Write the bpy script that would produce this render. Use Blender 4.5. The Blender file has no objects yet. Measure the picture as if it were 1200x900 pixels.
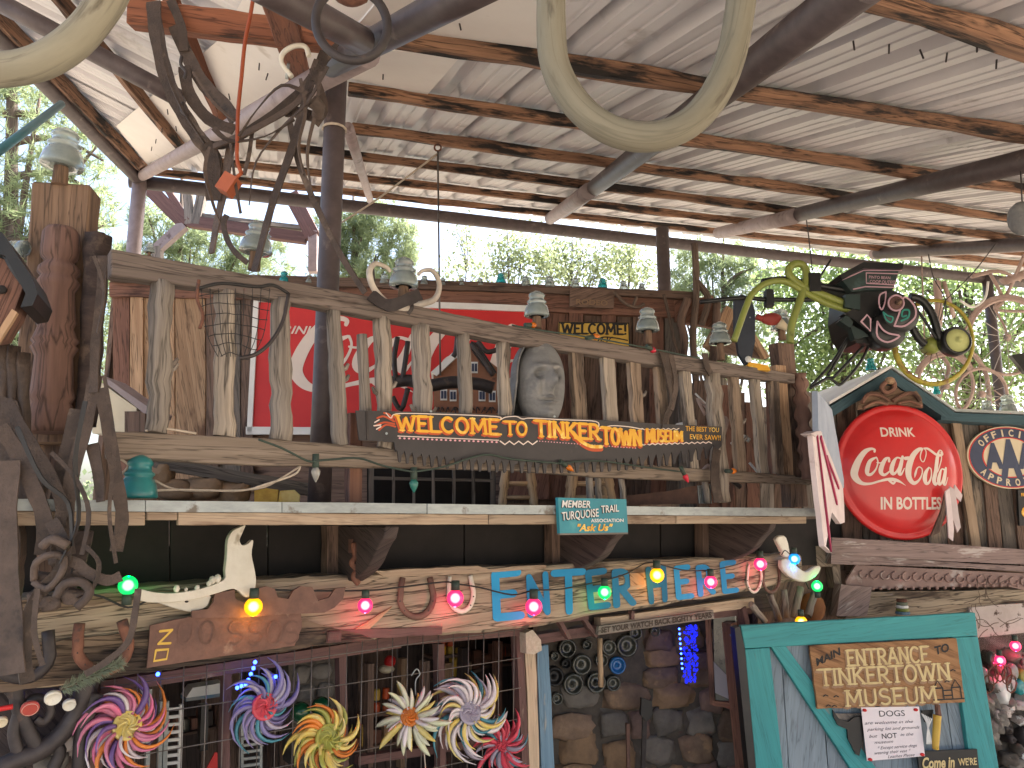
import bpy, bmesh, math, random
import numpy as np
from mathutils import Vector as V, Matrix, noise
R = random.Random(11)
rad = math.radians
S = bpy.context.scene
COL = S.collection
# ---------------------------------------------------------------- camera
CZ = 2.65
PIT = 10.0
cd = bpy.data.cameras.new('camera'); cam = bpy.data.objects.new('camera', cd); COL.objects.link(cam)
cam.location = (0, 0, CZ); cam.rotation_euler = (rad(90 + PIT), 0, 0)
cd.sensor_width = 36; cd.lens = 27; cd.clip_start = .05; cd.clip_end = 2000
S.camera = cam
S.render.resolution_x = 1024; S.render.resolution_y = 768
# ---------------------------------------------------------------- sky, sun, exposure
SUN_EL, SUN_AZ = 50.0, 62.0        # azimuth clockwise from +Y: sun stands ahead and to the right, above the trees
w = bpy.data.worlds.new('World'); S.world = w; w.use_nodes = True
nt = w.node_tree
sky = nt.nodes.new('ShaderNodeTexSky'); sky.sky_type = 'NISHITA'; sky.sun_disc = False
sky.sun_elevation = rad(SUN_EL); sky.sun_rotation = rad(SUN_AZ)
sky.air_density = 1.0; sky.dust_density = 5.0; sky.ozone_density = .7
bg = nt.nodes['Background']; bg.inputs['Strength'].default_value = .15
nt.links.new(sky.outputs[0], bg.inputs[0])
sl = bpy.data.lights.new('sun', 'SUN'); sl.energy = 5.0; sl.angle = rad(1.5); sl.color = (1, .95, .87)
so = bpy.data.objects.new('sun', sl); COL.objects.link(so)
sd = V((math.sin(rad(SUN_AZ)) * math.cos(rad(SUN_EL)), math.cos(rad(SUN_AZ)) * math.cos(rad(SUN_EL)), math.sin(rad(SUN_EL))))
so.rotation_euler = sd.to_track_quat('Z', 'Y').to_euler()
S.view_settings.view_transform = 'Standard'; S.view_settings.look = 'None'
S.view_settings.exposure = 2.1; S.view_settings.gamma = 1
S.view_settings.use_curve_mapping = False
S.cycles.max_bounces = 7; S.cycles.diffuse_bounces = 4; S.cycles.transmission_bounces = 5
# ---------------------------------------------------------------- geometry of the place
CP = V((0, 0, CZ))
sp_, cp_ = math.sin(rad(PIT)), math.cos(rad(PIT))
def ray(px, py):
    u = (px - 600) / 900; v = (450 - py) / 900
    return V((u, cp_ - v * sp_, sp_ + v * cp_))
def W(px, py, Y):
    r = ray(px, py); return CP + r * (Y / r.y)
class Pl:
    def __init__(s, p, n): s.p = V(p); s.n = V(n).normalized()
    def at(s, px, py, off=0):
        r = ray(px, py); k = (s.p + s.n * off - CP).dot(s.n) / r.dot(s.n)
        return CP + r * k
def frontal(px, Y, deg=0):
    """upright plane through pixel column px at distance Y; deg turns its right end away"""
    a = rad(deg); return Pl(W(px, 450, Y), (math.sin(a), -math.cos(a), 0))
FN = V((.590, -.807, 0)).normalized()          # facade faces the viewer's right
FD = V((.807, .590, 0)).normalized()           # and runs off to the right
SHF = Pl(W(600, 450, 3.2), FN)                 # front edge of the balcony shelf
RAIL = Pl(SHF.p - FN * .14, FN)
WALL = Pl(SHF.p - FN * .52, FN)
BEAM = Pl(SHF.p - FN * .40, FN)
REAR = frontal(600, 5.3, 6)
GAB = frontal(1055, 5.6, 3)
GATE = frontal(1000, 4.75, 6)
UP = V((0, 0, 1))

def link(o, parent=None):
    COL.objects.link(o)
    if parent is not None: o.parent = parent
    return o
class MB:
    def __init__(s): s.v = []; s.f = []; s.u = []; s.s = []; s.m = []
    def face(s, idx, uv, sm=False, mi=0): s.f.append(idx); s.u.append(uv); s.s.append(sm); s.m.append(mi)
    def prism(s, P, d, mi=0, sm=False):
        P = [V(p) for p in P]; n = len(P); d = V(d)
        nn = V((0, 0, 0))
        for i in range(n): nn += P[i].cross(P[(i + 1) % n])
        if nn.dot(d) > 0: P = P[::-1]
        best = 0; a = V((1, 0, 0)); c = sum(P, V()) / n
        for p in P:
            if (p - c).length > best: best = (p - c).length; a = (p - c).normalized()
        k = max(range(n), key=lambda i: (P[(i + 1) % n] - P[i]).length)
        e = (P[(k + 1) % n] - P[k])
        if n == 4 and e.length > 1e-6: a = e.normalized()
        b = a.cross(d.normalized()); o = len(s.v); D = d.length
        s.v += P + [p + d for p in P]
        uf = [(p.dot(a), p.dot(b)) for p in P]
        s.face(list(range(o, o + n)), uf, sm, mi)
        s.face(list(range(o + 2 * n - 1, o + n - 1, -1)), uf[::-1], sm, mi)
        for i in range(n):
            j = (i + 1) % n; w_ = (P[j] - P[i]).dot(a)
            s.face([o + i, o + n + i, o + n + j, o + j], [uf[i], (uf[i][0], uf[i][1] + D), (uf[j][0], uf[j][1] + D), uf[j]], False, mi)
        return s
    def beam(s, a, b, w, h, up=UP, jit=0, seg=1, mi=0):
        a = V(a); b = V(b); d = (b - a); L = d.length; d = d / L
        side = d.cross(V(up)).normalized(); u2 = side.cross(d).normalized()
        if not isinstance(w, (tuple, list)): w = (w, w)
        if not isinstance(h, (tuple, list)): h = (h, h)
        o = len(s.v); cs = [(-.5, -.5), (.5, -.5), (.5, .5), (-.5, .5)]
        for k in range(seg + 1):
            t = k / seg; c = a + (b - a) * t; ww = w[0] + (w[1] - w[0]) * t; hh = h[0] + (h[1] - h[0]) * t
            for x, y in cs:
                s.v.append(c + side * (x * ww + R.uniform(-jit, jit)) + u2 * (y * hh + R.uniform(-jit, jit)))
        ww = w[0]; hh = h[0]; vs = [0, ww, ww + hh, 2 * ww + hh, 2 * ww + 2 * hh]
        for k in range(seg):
            for i in range(4):
                j = (i + 1) % 4; A = o + k * 4; B = A + 4
                s.face([A + i, A + j, B + j, B + i], [(L * k / seg, vs[i]), (L * k / seg, vs[i + 1]), (L * (k + 1) / seg, vs[i + 1]), (L * (k + 1) / seg, vs[i])], False, mi)
        q = [(0, 0), (ww, 0), (ww, hh), (0, hh)]
        s.face([o + 3, o + 2, o + 1, o], q, False, mi); A = o + seg * 4
        s.face([A, A + 1, A + 2, A + 3], q, False, mi)
        return s
    def box(s, c, sx, sy, sz, mi=0, rz=0):
        c = V(c); M = Matrix.Rotation(rz, 3, 'Z')
        return s.beam(c - M @ V((sx / 2, 0, 0)), c + M @ V((sx / 2, 0, 0)), sy, sz, UP, mi=mi)
    def tube(s, pts, r, n=10, cap=True, wob=0, mi=0, flat=1.0, up=None, closed=False, sm=True):
        pts = [V(p) for p in pts]; m = len(pts)
        if not isinstance(r, (list, tuple)): r = [r] * m
        elif len(r) == 2 and m > 2: r = [r[0] + (r[1] - r[0]) * i / (m - 1) for i in range(m)]
        o = len(s.v); L = 0; prev = None; us = []
        for i in range(m):
            if closed: t = pts[(i + 1) % m] - pts[i - 1]
            else: t = pts[min(i + 1, m - 1)] - pts[max(i - 1, 0)]
            t = t.normalized() if t.length > 1e-9 else V((0, 0, 1))
            if up is not None: x = t.cross(V(up)); x = x.normalized() if x.length > 1e-4 else t.orthogonal().normalized()
            elif prev is None: x = t.orthogonal().normalized()
            else: x = (prev - t * prev.dot(t)); x = x.normalized() if x.length > 1e-6 else t.orthogonal().normalized()
            prev = x; y = t.cross(x)
            if i: L += (pts[i] - pts[i - 1]).length
            us.append(L)
            for k in range(n):
                a = 2 * math.pi * k / n; rr = r[i] * (1 + (wob * noise.noise(V((math.cos(a) * 1.3 + pts[0].x * 7, math.sin(a) * 1.3, L * 9))) if wob else 0))
                s.v.append(pts[i] + x * (math.cos(a) * rr) + y * (math.sin(a) * rr * flat))
        c = 2 * math.pi * max(r) / n
        for i in range(m if closed else m - 1):
            A = o + i * n; B = o + ((i + 1) % m) * n; u0 = us[i]; u1 = us[i + 1] if i + 1 < m else L + (pts[0] - pts[-1]).length
            for k in range(n):
                j = (k + 1) % n
                s.face([A + k, A + j, B + j, B + k], [(u0, k * c), (u0, (k + 1) * c), (u1, (k + 1) * c), (u1, k * c)], sm, mi)
        if cap and not closed:
            q = [(math.cos(2 * math.pi * k / n) * .02, math.sin(2 * math.pi * k / n) * .02) for k in range(n)]
            s.face(list(range(o + n - 1, o - 1, -1)), q[::-1], False, mi); A = o + (m - 1) * n
            s.face(list(range(A, A + n)), q, False, mi)
        return s
    def lathe(s, prof, M=None, n=20, mi=0, sm=True):
        M = M or Matrix(); o = len(s.v); m = len(prof); L = 0
        for i, (r, z) in enumerate(prof):
            for k in range(n):
                a = 2 * math.pi * k / n; s.v.append(M @ V((r * math.cos(a), r * math.sin(a), z)))
        for i in range(m - 1):
            for k in range(n):
                j = (k + 1) % n; A = o + i * n; B = A + n
                s.face([A + k, A + j, B + j, B + k], [(prof[i][1], k * .01), (prof[i][1], k * .01 + .01), (prof[i + 1][1], k * .01 + .01), (prof[i + 1][1], k * .01)], sm, mi)
        if prof[0][0] > 1e-5: s.face(list(range(o + n - 1, o - 1, -1)), [(0, 0)] * n, False, mi)
        if prof[-1][0] > 1e-5: s.face(list(range(o + (m - 1) * n, o + m * n)), [(0, 0)] * n, False, mi)
        return s
    def ball(s, c, r, n=14, sc=(1, 1, 1), mi=0, rot=None):
        M = Matrix.Translation(V(c)) @ (rot.to_4x4() if rot else Matrix()) @ Matrix.Diagonal((r * sc[0], r * sc[1], r * sc[2], 1))
        h = n // 2
        return s.lathe([(math.sin(math.pi * i / h) + (1e-6), -math.cos(math.pi * i / h)) for i in range(h + 1)], M, n, mi)
    def rock(s, c, ax, ay, az, rx, ry, rz, n=9, amp=.16, mi=0, p=.75):
        """squarish lump: axes ax (across), ay (up), az (towards the viewer)"""
        o = len(s.v); sd_ = R.uniform(0, 90); h = 4
        for i in range(h + 1):
            ph = math.pi / 2 * i / h
            for k in range(n):
                a = 2 * math.pi * k / n
                x, y, z = math.cos(a) * math.cos(ph), math.sin(a) * math.cos(ph), math.sin(ph)
                f = lambda q: math.copysign(abs(q) ** p, q)
                d = 1 + amp * noise.noise(V((x * 1.6 + sd_, y * 1.6, z * 1.6)))
                s.v.append(V(c) + V(ax) * (f(x) * rx * d) + V(ay) * (f(y) * ry * d) + V(az) * ((z ** .6) * rz * d))
        for i in range(h):
            for k in range(n):
                j = (k + 1) % n; A = o + i * n; B = A + n
                s.face([A + k, A + j, B + j, B + k], [(0, 0), (.1, 0), (.1, .1), (0, .1)], True, mi)
        return s
    def build(s, name, mats, parent=None, bevel=0):
        me = bpy.data.meshes.new(name)
        me.from_pydata([tuple(p) for p in s.v], [], s.f)
        if not isinstance(mats, (list, tuple)): mats = [mats]
        for m_ in mats: me.materials.append(m_)
        uvl = me.uv_layers.new(name='UVMap'); fl = [c for f in s.u for q in f for c in q]
        uvl.data.foreach_set('uv', fl)
        me.polygons.foreach_set('use_smooth', s.s); me.polygons.foreach_set('material_index', s.m)
        me.update()
        o = link(bpy.data.objects.new(name, me), parent)
        if bevel:
            b = o.modifiers.new('bevel', 'BEVEL'); b.width = bevel; b.segments = 1; b.limit_method = 'ANGLE'; b.angle_limit = rad(50)
        return o
def thing(name, label, cat, group=None, kind=None):
    o = bpy.data.objects.new(name, None); COL.objects.link(o); o.empty_display_size = .1
    o['label'] = label
    if cat: o['category'] = cat
    if group: o['group'] = group
    if kind: o['kind'] = kind
    return o
def tag(o, label, cat=None, group=None, kind=None):
    if label: o['label'] = label
    if cat: o['category'] = cat
    if group: o['group'] = group
    if kind: o['kind'] = kind
    return o
def settle():
    """put every origin on its own piece: empties at the base of their thing"""
    bpy.context.view_layer.update()
    kids = {}
    for o in COL.objects:
        if o.parent: kids.setdefault(o.parent, []).append(o)
    world = {o: o.matrix_world.copy() for o in COL.objects}
    def pts(o):
        r = []
        if o.type == 'MESH' and len(o.data.vertices):
            a = np.empty(len(o.data.vertices) * 3); o.data.vertices.foreach_get('co', a); a = a.reshape(-1, 3)
            for x in (a.min(0), a.max(0)): r.append(world[o] @ V(x))
        for k in kids.get(o, []): r += pts(k)
        return r
    for o in list(COL.objects):
        if o.type == 'CAMERA' or o.type == 'LIGHT' or o.get('fixed'): continue
        if o.type == 'EMPTY' or (o.type == 'MESH' and o.data.users == 1):
            p = pts(o)
            if not p: continue
            lo = [min(q[i] for q in p) for i in range(3)]; hi = [max(q[i] for q in p) for i in range(3)]
            base = V(((lo[0] + hi[0]) / 2, (lo[1] + hi[1]) / 2, lo[2]))
            if o.type == 'MESH':
                T = Matrix.Translation(-base) @ world[o]; o.data.transform(T)
            world[o] = Matrix.Translation(base)
    for o in COL.objects:
        if o.get('fixed'): continue
        o.matrix_basis = (world[o.parent].inverted() @ world[o]) if o.parent else world[o]
        if o.get('inst'): del o['inst']

# ---------------------------------------------------------------- materials
MATS = {}
def mat(name, c1, c2=None, c3=None, t3=.6, coord='obj', sc=(6, 6, 6), nsc=3., rough=.75, metal=0, bump=.25, rand=.18, trans=0, emit=None, es=0, ior=1.45, coat=0, sheen=0, crack=0, fine=0, det=6):
    m = bpy.data.materials.new(name); m.use_nodes = True; t = m.node_tree; N = t.nodes; Lk = t.links.new
    b = N['Principled BSDF']; tc = N.new('ShaderNodeTexCoord'); oi = N.new('ShaderNodeObjectInfo')
    ad = N.new('ShaderNodeVectorMath'); ad.operation = 'ADD'
    ml = N.new('ShaderNodeMath'); ml.operation = 'MULTIPLY'; ml.inputs[1].default_value = 37.
    Lk(oi.outputs['Random'], ml.inputs[0])
    Lk(tc.outputs['UV' if coord == 'uv' else 'Object'], ad.inputs[0]); Lk(ml.outputs[0], ad.inputs[1])
    mp = N.new('ShaderNodeMapping'); mp.inputs['Scale'].default_value = sc; Lk(ad.outputs[0], mp.inputs[0])
    n1 = N.new('ShaderNodeTexNoise'); n1.inputs['Scale'].default_value = 1; n1.inputs['Detail'].default_value = det; n1.inputs['Roughness'].default_value = .65
    n1.inputs['Distortion'].default_value = .15 if coord == 'uv' else 0
    Lk(mp.outputs[0], n1.inputs['Vector'])
    r1 = N.new('ShaderNodeValToRGB'); r1.color_ramp.elements[0].position = .33; r1.color_ramp.elements[1].position = .68
    r1.color_ramp.elements[0].color = (*(c2 or c1), 1); r1.color_ramp.elements[1].color = (*c1, 1)
    Lk(n1.outputs[0], r1.inputs[0]); out = r1.outputs[0]; hgt = n1.outputs[0]
    if c3 is not None:
        n2 = N.new('ShaderNodeTexNoise'); n2.inputs['Scale'].default_value = nsc; n2.inputs['Detail'].default_value = 5; n2.inputs['Roughness'].default_value = .6
        mp2 = N.new('ShaderNodeMapping'); Lk(ad.outputs[0], mp2.inputs[0])
        if coord == 'uv': mp2.inputs['Scale'].default_value = (.7, 3.2, 1)
        Lk(mp2.outputs[0], n2.inputs['Vector'])
        r2 = N.new('ShaderNodeValToRGB'); r2.color_ramp.elements[0].position = t3 - .035; r2.color_ramp.elements[1].position = t3 + .045
        Lk(n2.outputs[0], r2.inputs[0])
        mx = N.new('ShaderNodeMix'); mx.data_type = 'RGBA'; Lk(r2.outputs[0], mx.inputs[0]); Lk(out, mx.inputs[6]); mx.inputs[7].default_value = (*c3, 1)
        out = mx.outputs[2]
    if crack:      # dark drying cracks along the grain
        mp3 = N.new('ShaderNodeMapping'); mp3.inputs['Scale'].default_value = (1.3, 26, 26); Lk(ad.outputs[0], mp3.inputs[0])
        n3 = N.new('ShaderNodeTexNoise'); n3.inputs['Scale'].default_value = 1.6; n3.inputs['Detail'].default_value = 3; n3.inputs['Distortion'].default_value = .25; Lk(mp3.outputs[0], n3.inputs['Vector'])
        s1 = N.new('ShaderNodeMath'); s1.operation = 'SUBTRACT'; s1.inputs[1].default_value = .5; Lk(n3.outputs[0], s1.inputs[0])
        s2 = N.new('ShaderNodeMath'); s2.operation = 'ABSOLUTE'; Lk(s1.outputs[0], s2.inputs[0])
        r3 = N.new('ShaderNodeValToRGB'); r3.color_ramp.elements[0].position = .0; r3.color_ramp.elements[1].position = .03
        r3.color_ramp.elements[0].color = (1 - crack,) * 3 + (1,); Lk(s2.outputs[0], r3.inputs[0])
        m3 = N.new('ShaderNodeMix'); m3.data_type = 'RGBA'; m3.blend_type = 'MULTIPLY'; m3.inputs[0].default_value = 1
        Lk(out, m3.inputs[6]); Lk(r3.outputs[0], m3.inputs[7]); out = m3.outputs[2]
        m4 = N.new('ShaderNodeMath'); m4.operation = 'MULTIPLY'; Lk(hgt, m4.inputs[0]); Lk(r3.outputs[0], m4.inputs[1]); hgt = m4.outputs[0]
    hs = N.new('ShaderNodeHueSaturation'); mr = N.new('ShaderNodeMapRange'); mr.inputs[3].default_value = 1 - rand; mr.inputs[4].default_value = 1 + rand
    Lk(oi.outputs['Random'], mr.inputs[0]); Lk(mr.outputs[0], hs.inputs['Value']); Lk(out, hs.inputs['Color'])
    Lk(hs.outputs[0], b.inputs['Base Color'])
    b.inputs['Roughness'].default_value = rough; b.inputs['Metallic'].default_value = metal
    b.inputs['IOR'].default_value = ior; b.inputs['Coat Weight'].default_value = coat
    b.inputs['Transmission Weight'].default_value = trans
    if bump:
        bp = N.new('ShaderNodeBump'); bp.inputs['Strength'].default_value = bump; bp.inputs['Distance'].default_value = .006
        if fine:
            nf = N.new('ShaderNodeTexNoise'); nf.inputs['Scale'].default_value = fine; nf.inputs['Detail'].default_value = 3; Lk(tc.outputs['Object'], nf.inputs['Vector'])
            mf = N.new('ShaderNodeMath'); Lk(nf.outputs[0], mf.inputs[0]); Lk(hgt, mf.inputs[1]); hgt = mf.outputs[0]
        Lk(hgt, bp.inputs['Height']); Lk(bp.outputs[0], b.inputs['Normal'])
    if emit: b.inputs['Emission Color'].default_value = (*emit, 1); b.inputs['Emission Strength'].default_value = es
    MATS[name] = m; return m
GR = (1.6, 34, 34)
def wood(name, c1, c2, c3=None, t3=.6, **k):
    k.setdefault('rough', .85); k.setdefault('bump', .55); k.setdefault('crack', .6)
    return mat(name, c1, c2, c3, t3, coord='uv', sc=k.pop('sc', GR), nsc=k.pop('nsc', 2.2), **k)
M_log = wood('weathered_log', (.35, .30, .25), (.15, .125, .105), (.12, .09, .075), .62)
M_log2 = wood('pale_log', (.42, .355, .285), (.20, .16, .125), (.12, .09, .07), .62, crack=.75)
M_log3 = wood('brown_picket', (.33, .245, .175), (.17, .12, .085), (.09, .062, .046), .6, crack=.7)
M_rail = wood('rail_wood', (.235, .185, .155), (.15, .115, .095), (.10, .07, .055), .62)
M_low = wood('bottom_rail_wood', (.30, .235, .18), (.18, .135, .10), (.12, .085, .065), .64)
M_beam = wood('entrance_beam_wood', (.40, .32, .225), (.23, .17, .115), (.10, .068, .048), .62, bump=.9, crack=.8, sc=(1.2, 26, 26))
M_beamd = wood('dark_beam_wood', (.25, .175, .115), (.11, .072, .048), (.05, .034, .025), .56, bump=.9, crack=.8, sc=(1.2, 22, 22))
M_pur = wood('scorched_purlin', (.33, .175, .10), (.11, .058, .036), (.018, .013, .011), .53, nsc=3.3, rand=.25, crack=.8, bump=.9)
M_purr = wood('reddish_rafter', (.27, .10, .05), (.15, .055, .03), (.05, .022, .014), .64, nsc=3)
M_plank = wood('warm_plank', (.50, .33, .20), (.30, .18, .105), (.14, .075, .045), .61)
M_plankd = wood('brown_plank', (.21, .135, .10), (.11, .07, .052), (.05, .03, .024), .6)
M_plankr = wood('reddish_plank', (.25, .125, .085), (.15, .072, .05), (.07, .035, .026), .6)
M_plankg = wood('grey_plank', (.23, .195, .165), (.10, .083, .07), (.34, .27, .2), .64)
M_pine = wood('new_pine', (.56, .40, .25), (.40, .26, .15), None)
M_fasc = wood('shelf_fascia_wood', (.46, .35, .245), (.30, .21, .14), (.2, .13, .085), .64, crack=.35)
M_post = wood('post_wood', (.24, .15, .095), (.13, .08, .05), (.07, .04, .028), .6, rand=.08)
M_turn = wood('turned_newel_wood', (.22, .125, .095), (.12, .065, .05), (.3, .25, .1), .72, nsc=5)
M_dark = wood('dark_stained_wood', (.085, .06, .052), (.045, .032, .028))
M_gatef = wood('turquoise_paint', (.045, .30, .30), (.035, .235, .24), (.16, .22, .2), .70, nsc=5, crack=.25, bump=.25, rough=.6, rand=.04)
M_gateb = wood('blue_grey_paint', (.25, .30, .335), (.175, .215, .245), (.11, .13, .145), .64, nsc=4, crack=.35, bump=.3, rough=.65, rand=.06)
M_blue = wood('faded_blue_paint', (.17, .27, .36), (.11, .19, .27), (.3, .3, .28), .63, nsc=5, crack=.3, bump=.3)
M_trim = wood('slate_blue_trim_paint', (.065, .125, .15), (.045, .09, .11), (.15, .15, .14), .7, nsc=4, crack=.2)
M_mauve = wood('mauve_brown_paint', (.145, .075, .065), (.095, .05, .044), (.2, .14, .11), .68, nsc=6, crack=.3, bump=.3, rand=.1)
M_mauvel = wood('peeling_mauve_paint', (.31, .225, .205), (.21, .15, .135), (.46, .40, .37), .62, nsc=6, crack=.5, bump=.4, rand=.1)
M_pipe = mat('brown_painted_pipe', (.085, .064, .063), (.055, .040, .040), (.14, .11, .10), .66, sc=(14, 14, 14), nsc=9, rough=.5, bump=.12)
M_pipel = mat('dusty_mauve_pipe', (.30, .24, .235), (.22, .17, .165), (.13, .09, .085), .66, sc=(10, 10, 10), nsc=8, rough=.6, bump=.12)
M_pipeb = mat('teal_pipe_paint', (.06, .20, .24), (.045, .15, .18), rough=.4, bump=.05)
M_roof = mat('white_roof_metal', (.60, .575, .58), (.52, .49, .495), (.36, .33, .32), .66, sc=(1.5, 1.5, 1.5), nsc=2.5, rough=.42, bump=.04, rand=.04)
M_board = mat('white_ceiling_board', (.74, .70, .66), (.67, .62, .58), (.5, .44, .38), .7, sc=(2, 2, 2), nsc=2, rough=.7, bump=.05, rand=.03)
M_galv = mat('galvanised_edge', (.40, .43, .42), (.28, .30, .295), (.16, .135, .11), .62, sc=(12, 12, 40), nsc=9, rough=.5, metal=.25, bump=.1)
M_tin = mat('weathered_tin', (.33, .215, .185), (.23, .14, .12), (.46, .38, .35), .61, sc=(9, 9, 9), nsc=6, rough=.6, bump=.2)
M_rust = mat('rusty_iron', (.20, .085, .05), (.10, .042, .028), (.06, .035, .03), .6, sc=(18, 18, 18), nsc=12, rough=.8, bump=.4)
M_rustp = mat('rusty_iron_plate', (.165, .085, .06), (.095, .05, .038), (.23, .15, .11), .66, sc=(14, 14, 14), nsc=8, rough=.7, bump=.3)
M_iron = mat('dark_iron', (.062, .05, .047), (.035, .028, .027), (.12, .08, .06), .68, sc=(16, 16, 16), nsc=9, rough=.55, metal=.3, bump=.2)
M_blk = mat('black_paint', (.018, .017, .017), (.012, .012, .012), (.05, .045, .045), .7, sc=(8, 8, 8), nsc=8, rough=.45, bump=.05)
M_void = mat('recess_shade_board', (.022, .018, .017), (.014, .012, .011), rough=.9)  # near-black colour stands in for the shade inside recesses
M_bow = wood('bent_bow_wood', (.27, .245, .18), (.19, .17, .12), (.12, .10, .07), .60, nsc=6, crack=.22, sc=(3, 14, 14), bump=.3)
M_leath = mat('old_brown_leather', (.075, .050, .037), (.038, .026, .020), (.12, .085, .062), .62, sc=(16, 16, 16), nsc=8, rough=.7, bump=.6, fine=120)
M_leatl = mat('tan_dry_leather', (.115, .08, .062), (.06, .042, .033), (.035, .026, .022), .63, sc=(14, 14, 14), nsc=7, rough=.75, bump=.6, fine=120)
M_bone = mat('dry_bone', (.72, .68, .58), (.60, .55, .45), (.40, .34, .25), .68, sc=(9, 9, 9), nsc=9, rough=.6, bump=.35, fine=60)
M_ant = mat('pale_antler', (.66, .60, .52), (.42, .35, .28), None, sc=(12, 12, 12), rough=.6)
M_glass = mat('cloudy_clear_glass', (.50, .56, .53), (.36, .42, .40), None, rough=.12, trans=.6, bump=.05, sc=(20, 20, 20), rand=.1, coat=.3)
M_aqua = mat('aqua_glass', (.03, .42, .42), (.02, .30, .33), None, rough=.1, trans=.45, bump=.03, coat=.3)
M_teal = mat('dusty_teal_glass', (.03, .27, .26), (.02, .17, .18), (.10, .22, .20), .6, rough=.3, trans=.25, bump=.05, coat=.2)
M_bottle = mat('bottle_base_glass', (.10, .105, .085), (.06, .062, .05), (.02, .02, .018), .62, rough=.18, trans=.2, bump=.05, coat=.4, rand=.4)
M_bblue = mat('blue_bottle_glass', (.02, .17, .45), (.01, .11, .33), None, rough=.15, trans=.1, coat=.5)
M_stone = mat('wall_stone', (.27, .185, .125), (.15, .10, .07), (.34, .22, .13), .6, sc=(9, 9, 9), nsc=6, rough=.9, bump=.7, rand=.35, fine=40)
M_mort = mat('mortar', (.12, .10, .08), (.07, .058, .048), None, sc=(14, 14, 14), rough=.95, bump=.6, fine=60)
M_carv = mat('grey_carved_wood', (.20, .20, .195), (.13, .128, .128), (.24, .23, .215), .62, sc=(5, 5, 16), nsc=5, rough=.75, bump=.55, fine=70)
M_red = mat('red_enamel', (.60, .022, .022), (.50, .016, .018), (.20, .04, .025), .74, sc=(3, 3, 3), nsc=7, rough=.33, bump=.04, rand=.02, coat=.2)
M_redf = mat('flat_red_enamel', (.62, .028, .026), (.55, .02, .022), (.25, .06, .04), .74, sc=(3, 3, 3), nsc=7, rough=.5, bump=.04, rand=.02)
M_cream = mat('cream_lettering', (.78, .66, .58), (.72, .60, .52), (.6, .38, .32), .74, nsc=30, rough=.5, bump=0, rand=0)
M_white = mat('white_paint', (.78, .77, .74), (.66, .65, .62), (.40, .36, .32), .7, nsc=7, rough=.6, bump=.1, rand=.05)
M_wht2 = mat('flaking_white_paint', (.62, .53, .48), (.48, .40, .35), (.10, .06, .045), .62, sc=(8, 8, 8), nsc=16, rough=.8, bump=.4)
M_yel = mat('golden_yellow_paint', (.80, .44, .04), (.72, .34, .02), (.85, .62, .16), .6, sc=(10, 10, 10), nsc=14, rough=.5, bump=0, rand=.04)
M_org = mat('red_orange_paint', (.55, .09, .02), (.44, .06, .015), None, rough=.5, bump=0, rand=.02)
M_sgn = mat('dark_saw_paint', (.050, .042, .042), (.034, .029, .029), (.09, .07, .065), .68, sc=(8, 8, 8), nsc=6, rough=.5, bump=.12)
M_pink = mat('pink_print', (.75, .38, .42), None, rough=.6, bump=0, rand=.02)
M_turq = mat('turquoise_sign_paint', (.03, .25, .30), (.022, .19, .24), (.06, .3, .33), .66, sc=(6, 6, 6), nsc=6, rough=.5, bump=.06, rand=.02)
M_ylw = mat('yellow_sign_board', (.62, .40, .07), (.52, .32, .05), (.35, .22, .06), .68, sc=(8, 8, 8), nsc=6, rough=.6, bump=.1)
M_ink = mat('black_ink', (.015, .013, .012), None, rough=.6, bump=0, rand=0)
M_ebl = wood('blue_letter_paint', (.03, .33, .60), (.02, .23, .46), (.33, .27, .19), .76, nsc=10, crack=.55, bump=.5, rand=.04)
M_sand = mat('pale_carved_paint', (.66, .52, .26), (.52, .38, .17), None, rough=.7, bump=.1, rand=0, sc=(20, 20, 20))
M_swood = wood('varnished_sign_wood', (.38, .20, .09), (.24, .115, .05), (.14, .065, .03), .63, rand=0, crack=.35)
M_paper = mat('paper', (.78, .70, .70), (.74, .65, .66), None, rough=.9, bump=.05, rand=0)
M_navy = mat('navy_enamel', (.05, .065, .12), (.035, .045, .09), (.12, .12, .16), .68, nsc=7, rough=.5, bump=.05, rand=0)
M_ivory = mat('ivory_enamel', (.70, .60, .42), (.62, .52, .35), (.45, .33, .2), .7, nsc=7, rough=.5, bump=.05, rand=0)
M_purp = mat('flag_crimson', (.38, .03, .09), (.28, .02, .07), None, rough=.7, bump=.1)
M_flag = mat('flag_pale_board', (.68, .58, .57), (.55, .45, .45), (.4, .3, .3), .68, nsc=8, rough=.8, bump=.2)
M_fgrey = mat('flag_blue_grey', (.33, .38, .46), (.25, .29, .37), None, rough=.8, bump=.2)
M_lime = mat('olive_yellow_hose', (.25, .28, .06), (.18, .21, .04), (.12, .13, .03), .66, nsc=10, rough=.4, bump=.05)
M_hoop = mat('yellow_rust_hoop', (.42, .36, .04), (.32, .25, .03), (.16, .06, .03), .58, nsc=6, rough=.5, bump=.1)
M_machg = mat('blackish_green_enamel', (.018, .035, .032), (.012, .022, .02), (.035, .06, .055), .64, nsc=7, rough=.4, bump=.06)
M_machb = mat('black_enamel', (.013, .014, .014), (.009, .009, .009), (.03, .03, .03), .66, nsc=7, rough=.35, bump=.06)
M_pnk2 = mat('dusty_pink_line', (.42, .26, .30), None, rough=.5, bump=0, rand=0)
M_grnl = mat('teal_line', (.02, .19, .15), None, rough=.5, bump=0, rand=0)
M_frame = mat('pinkish_tan_bicycle_paint', (.42, .32, .28), (.30, .21, .18), (.5, .42, .38), .66, nsc=6, rough=.7, bump=.2)
M_spk = mat('dull_spoke_wire', (.45, .42, .40), (.3, .27, .25), None, rough=.5, metal=.5, bump=0)
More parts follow.
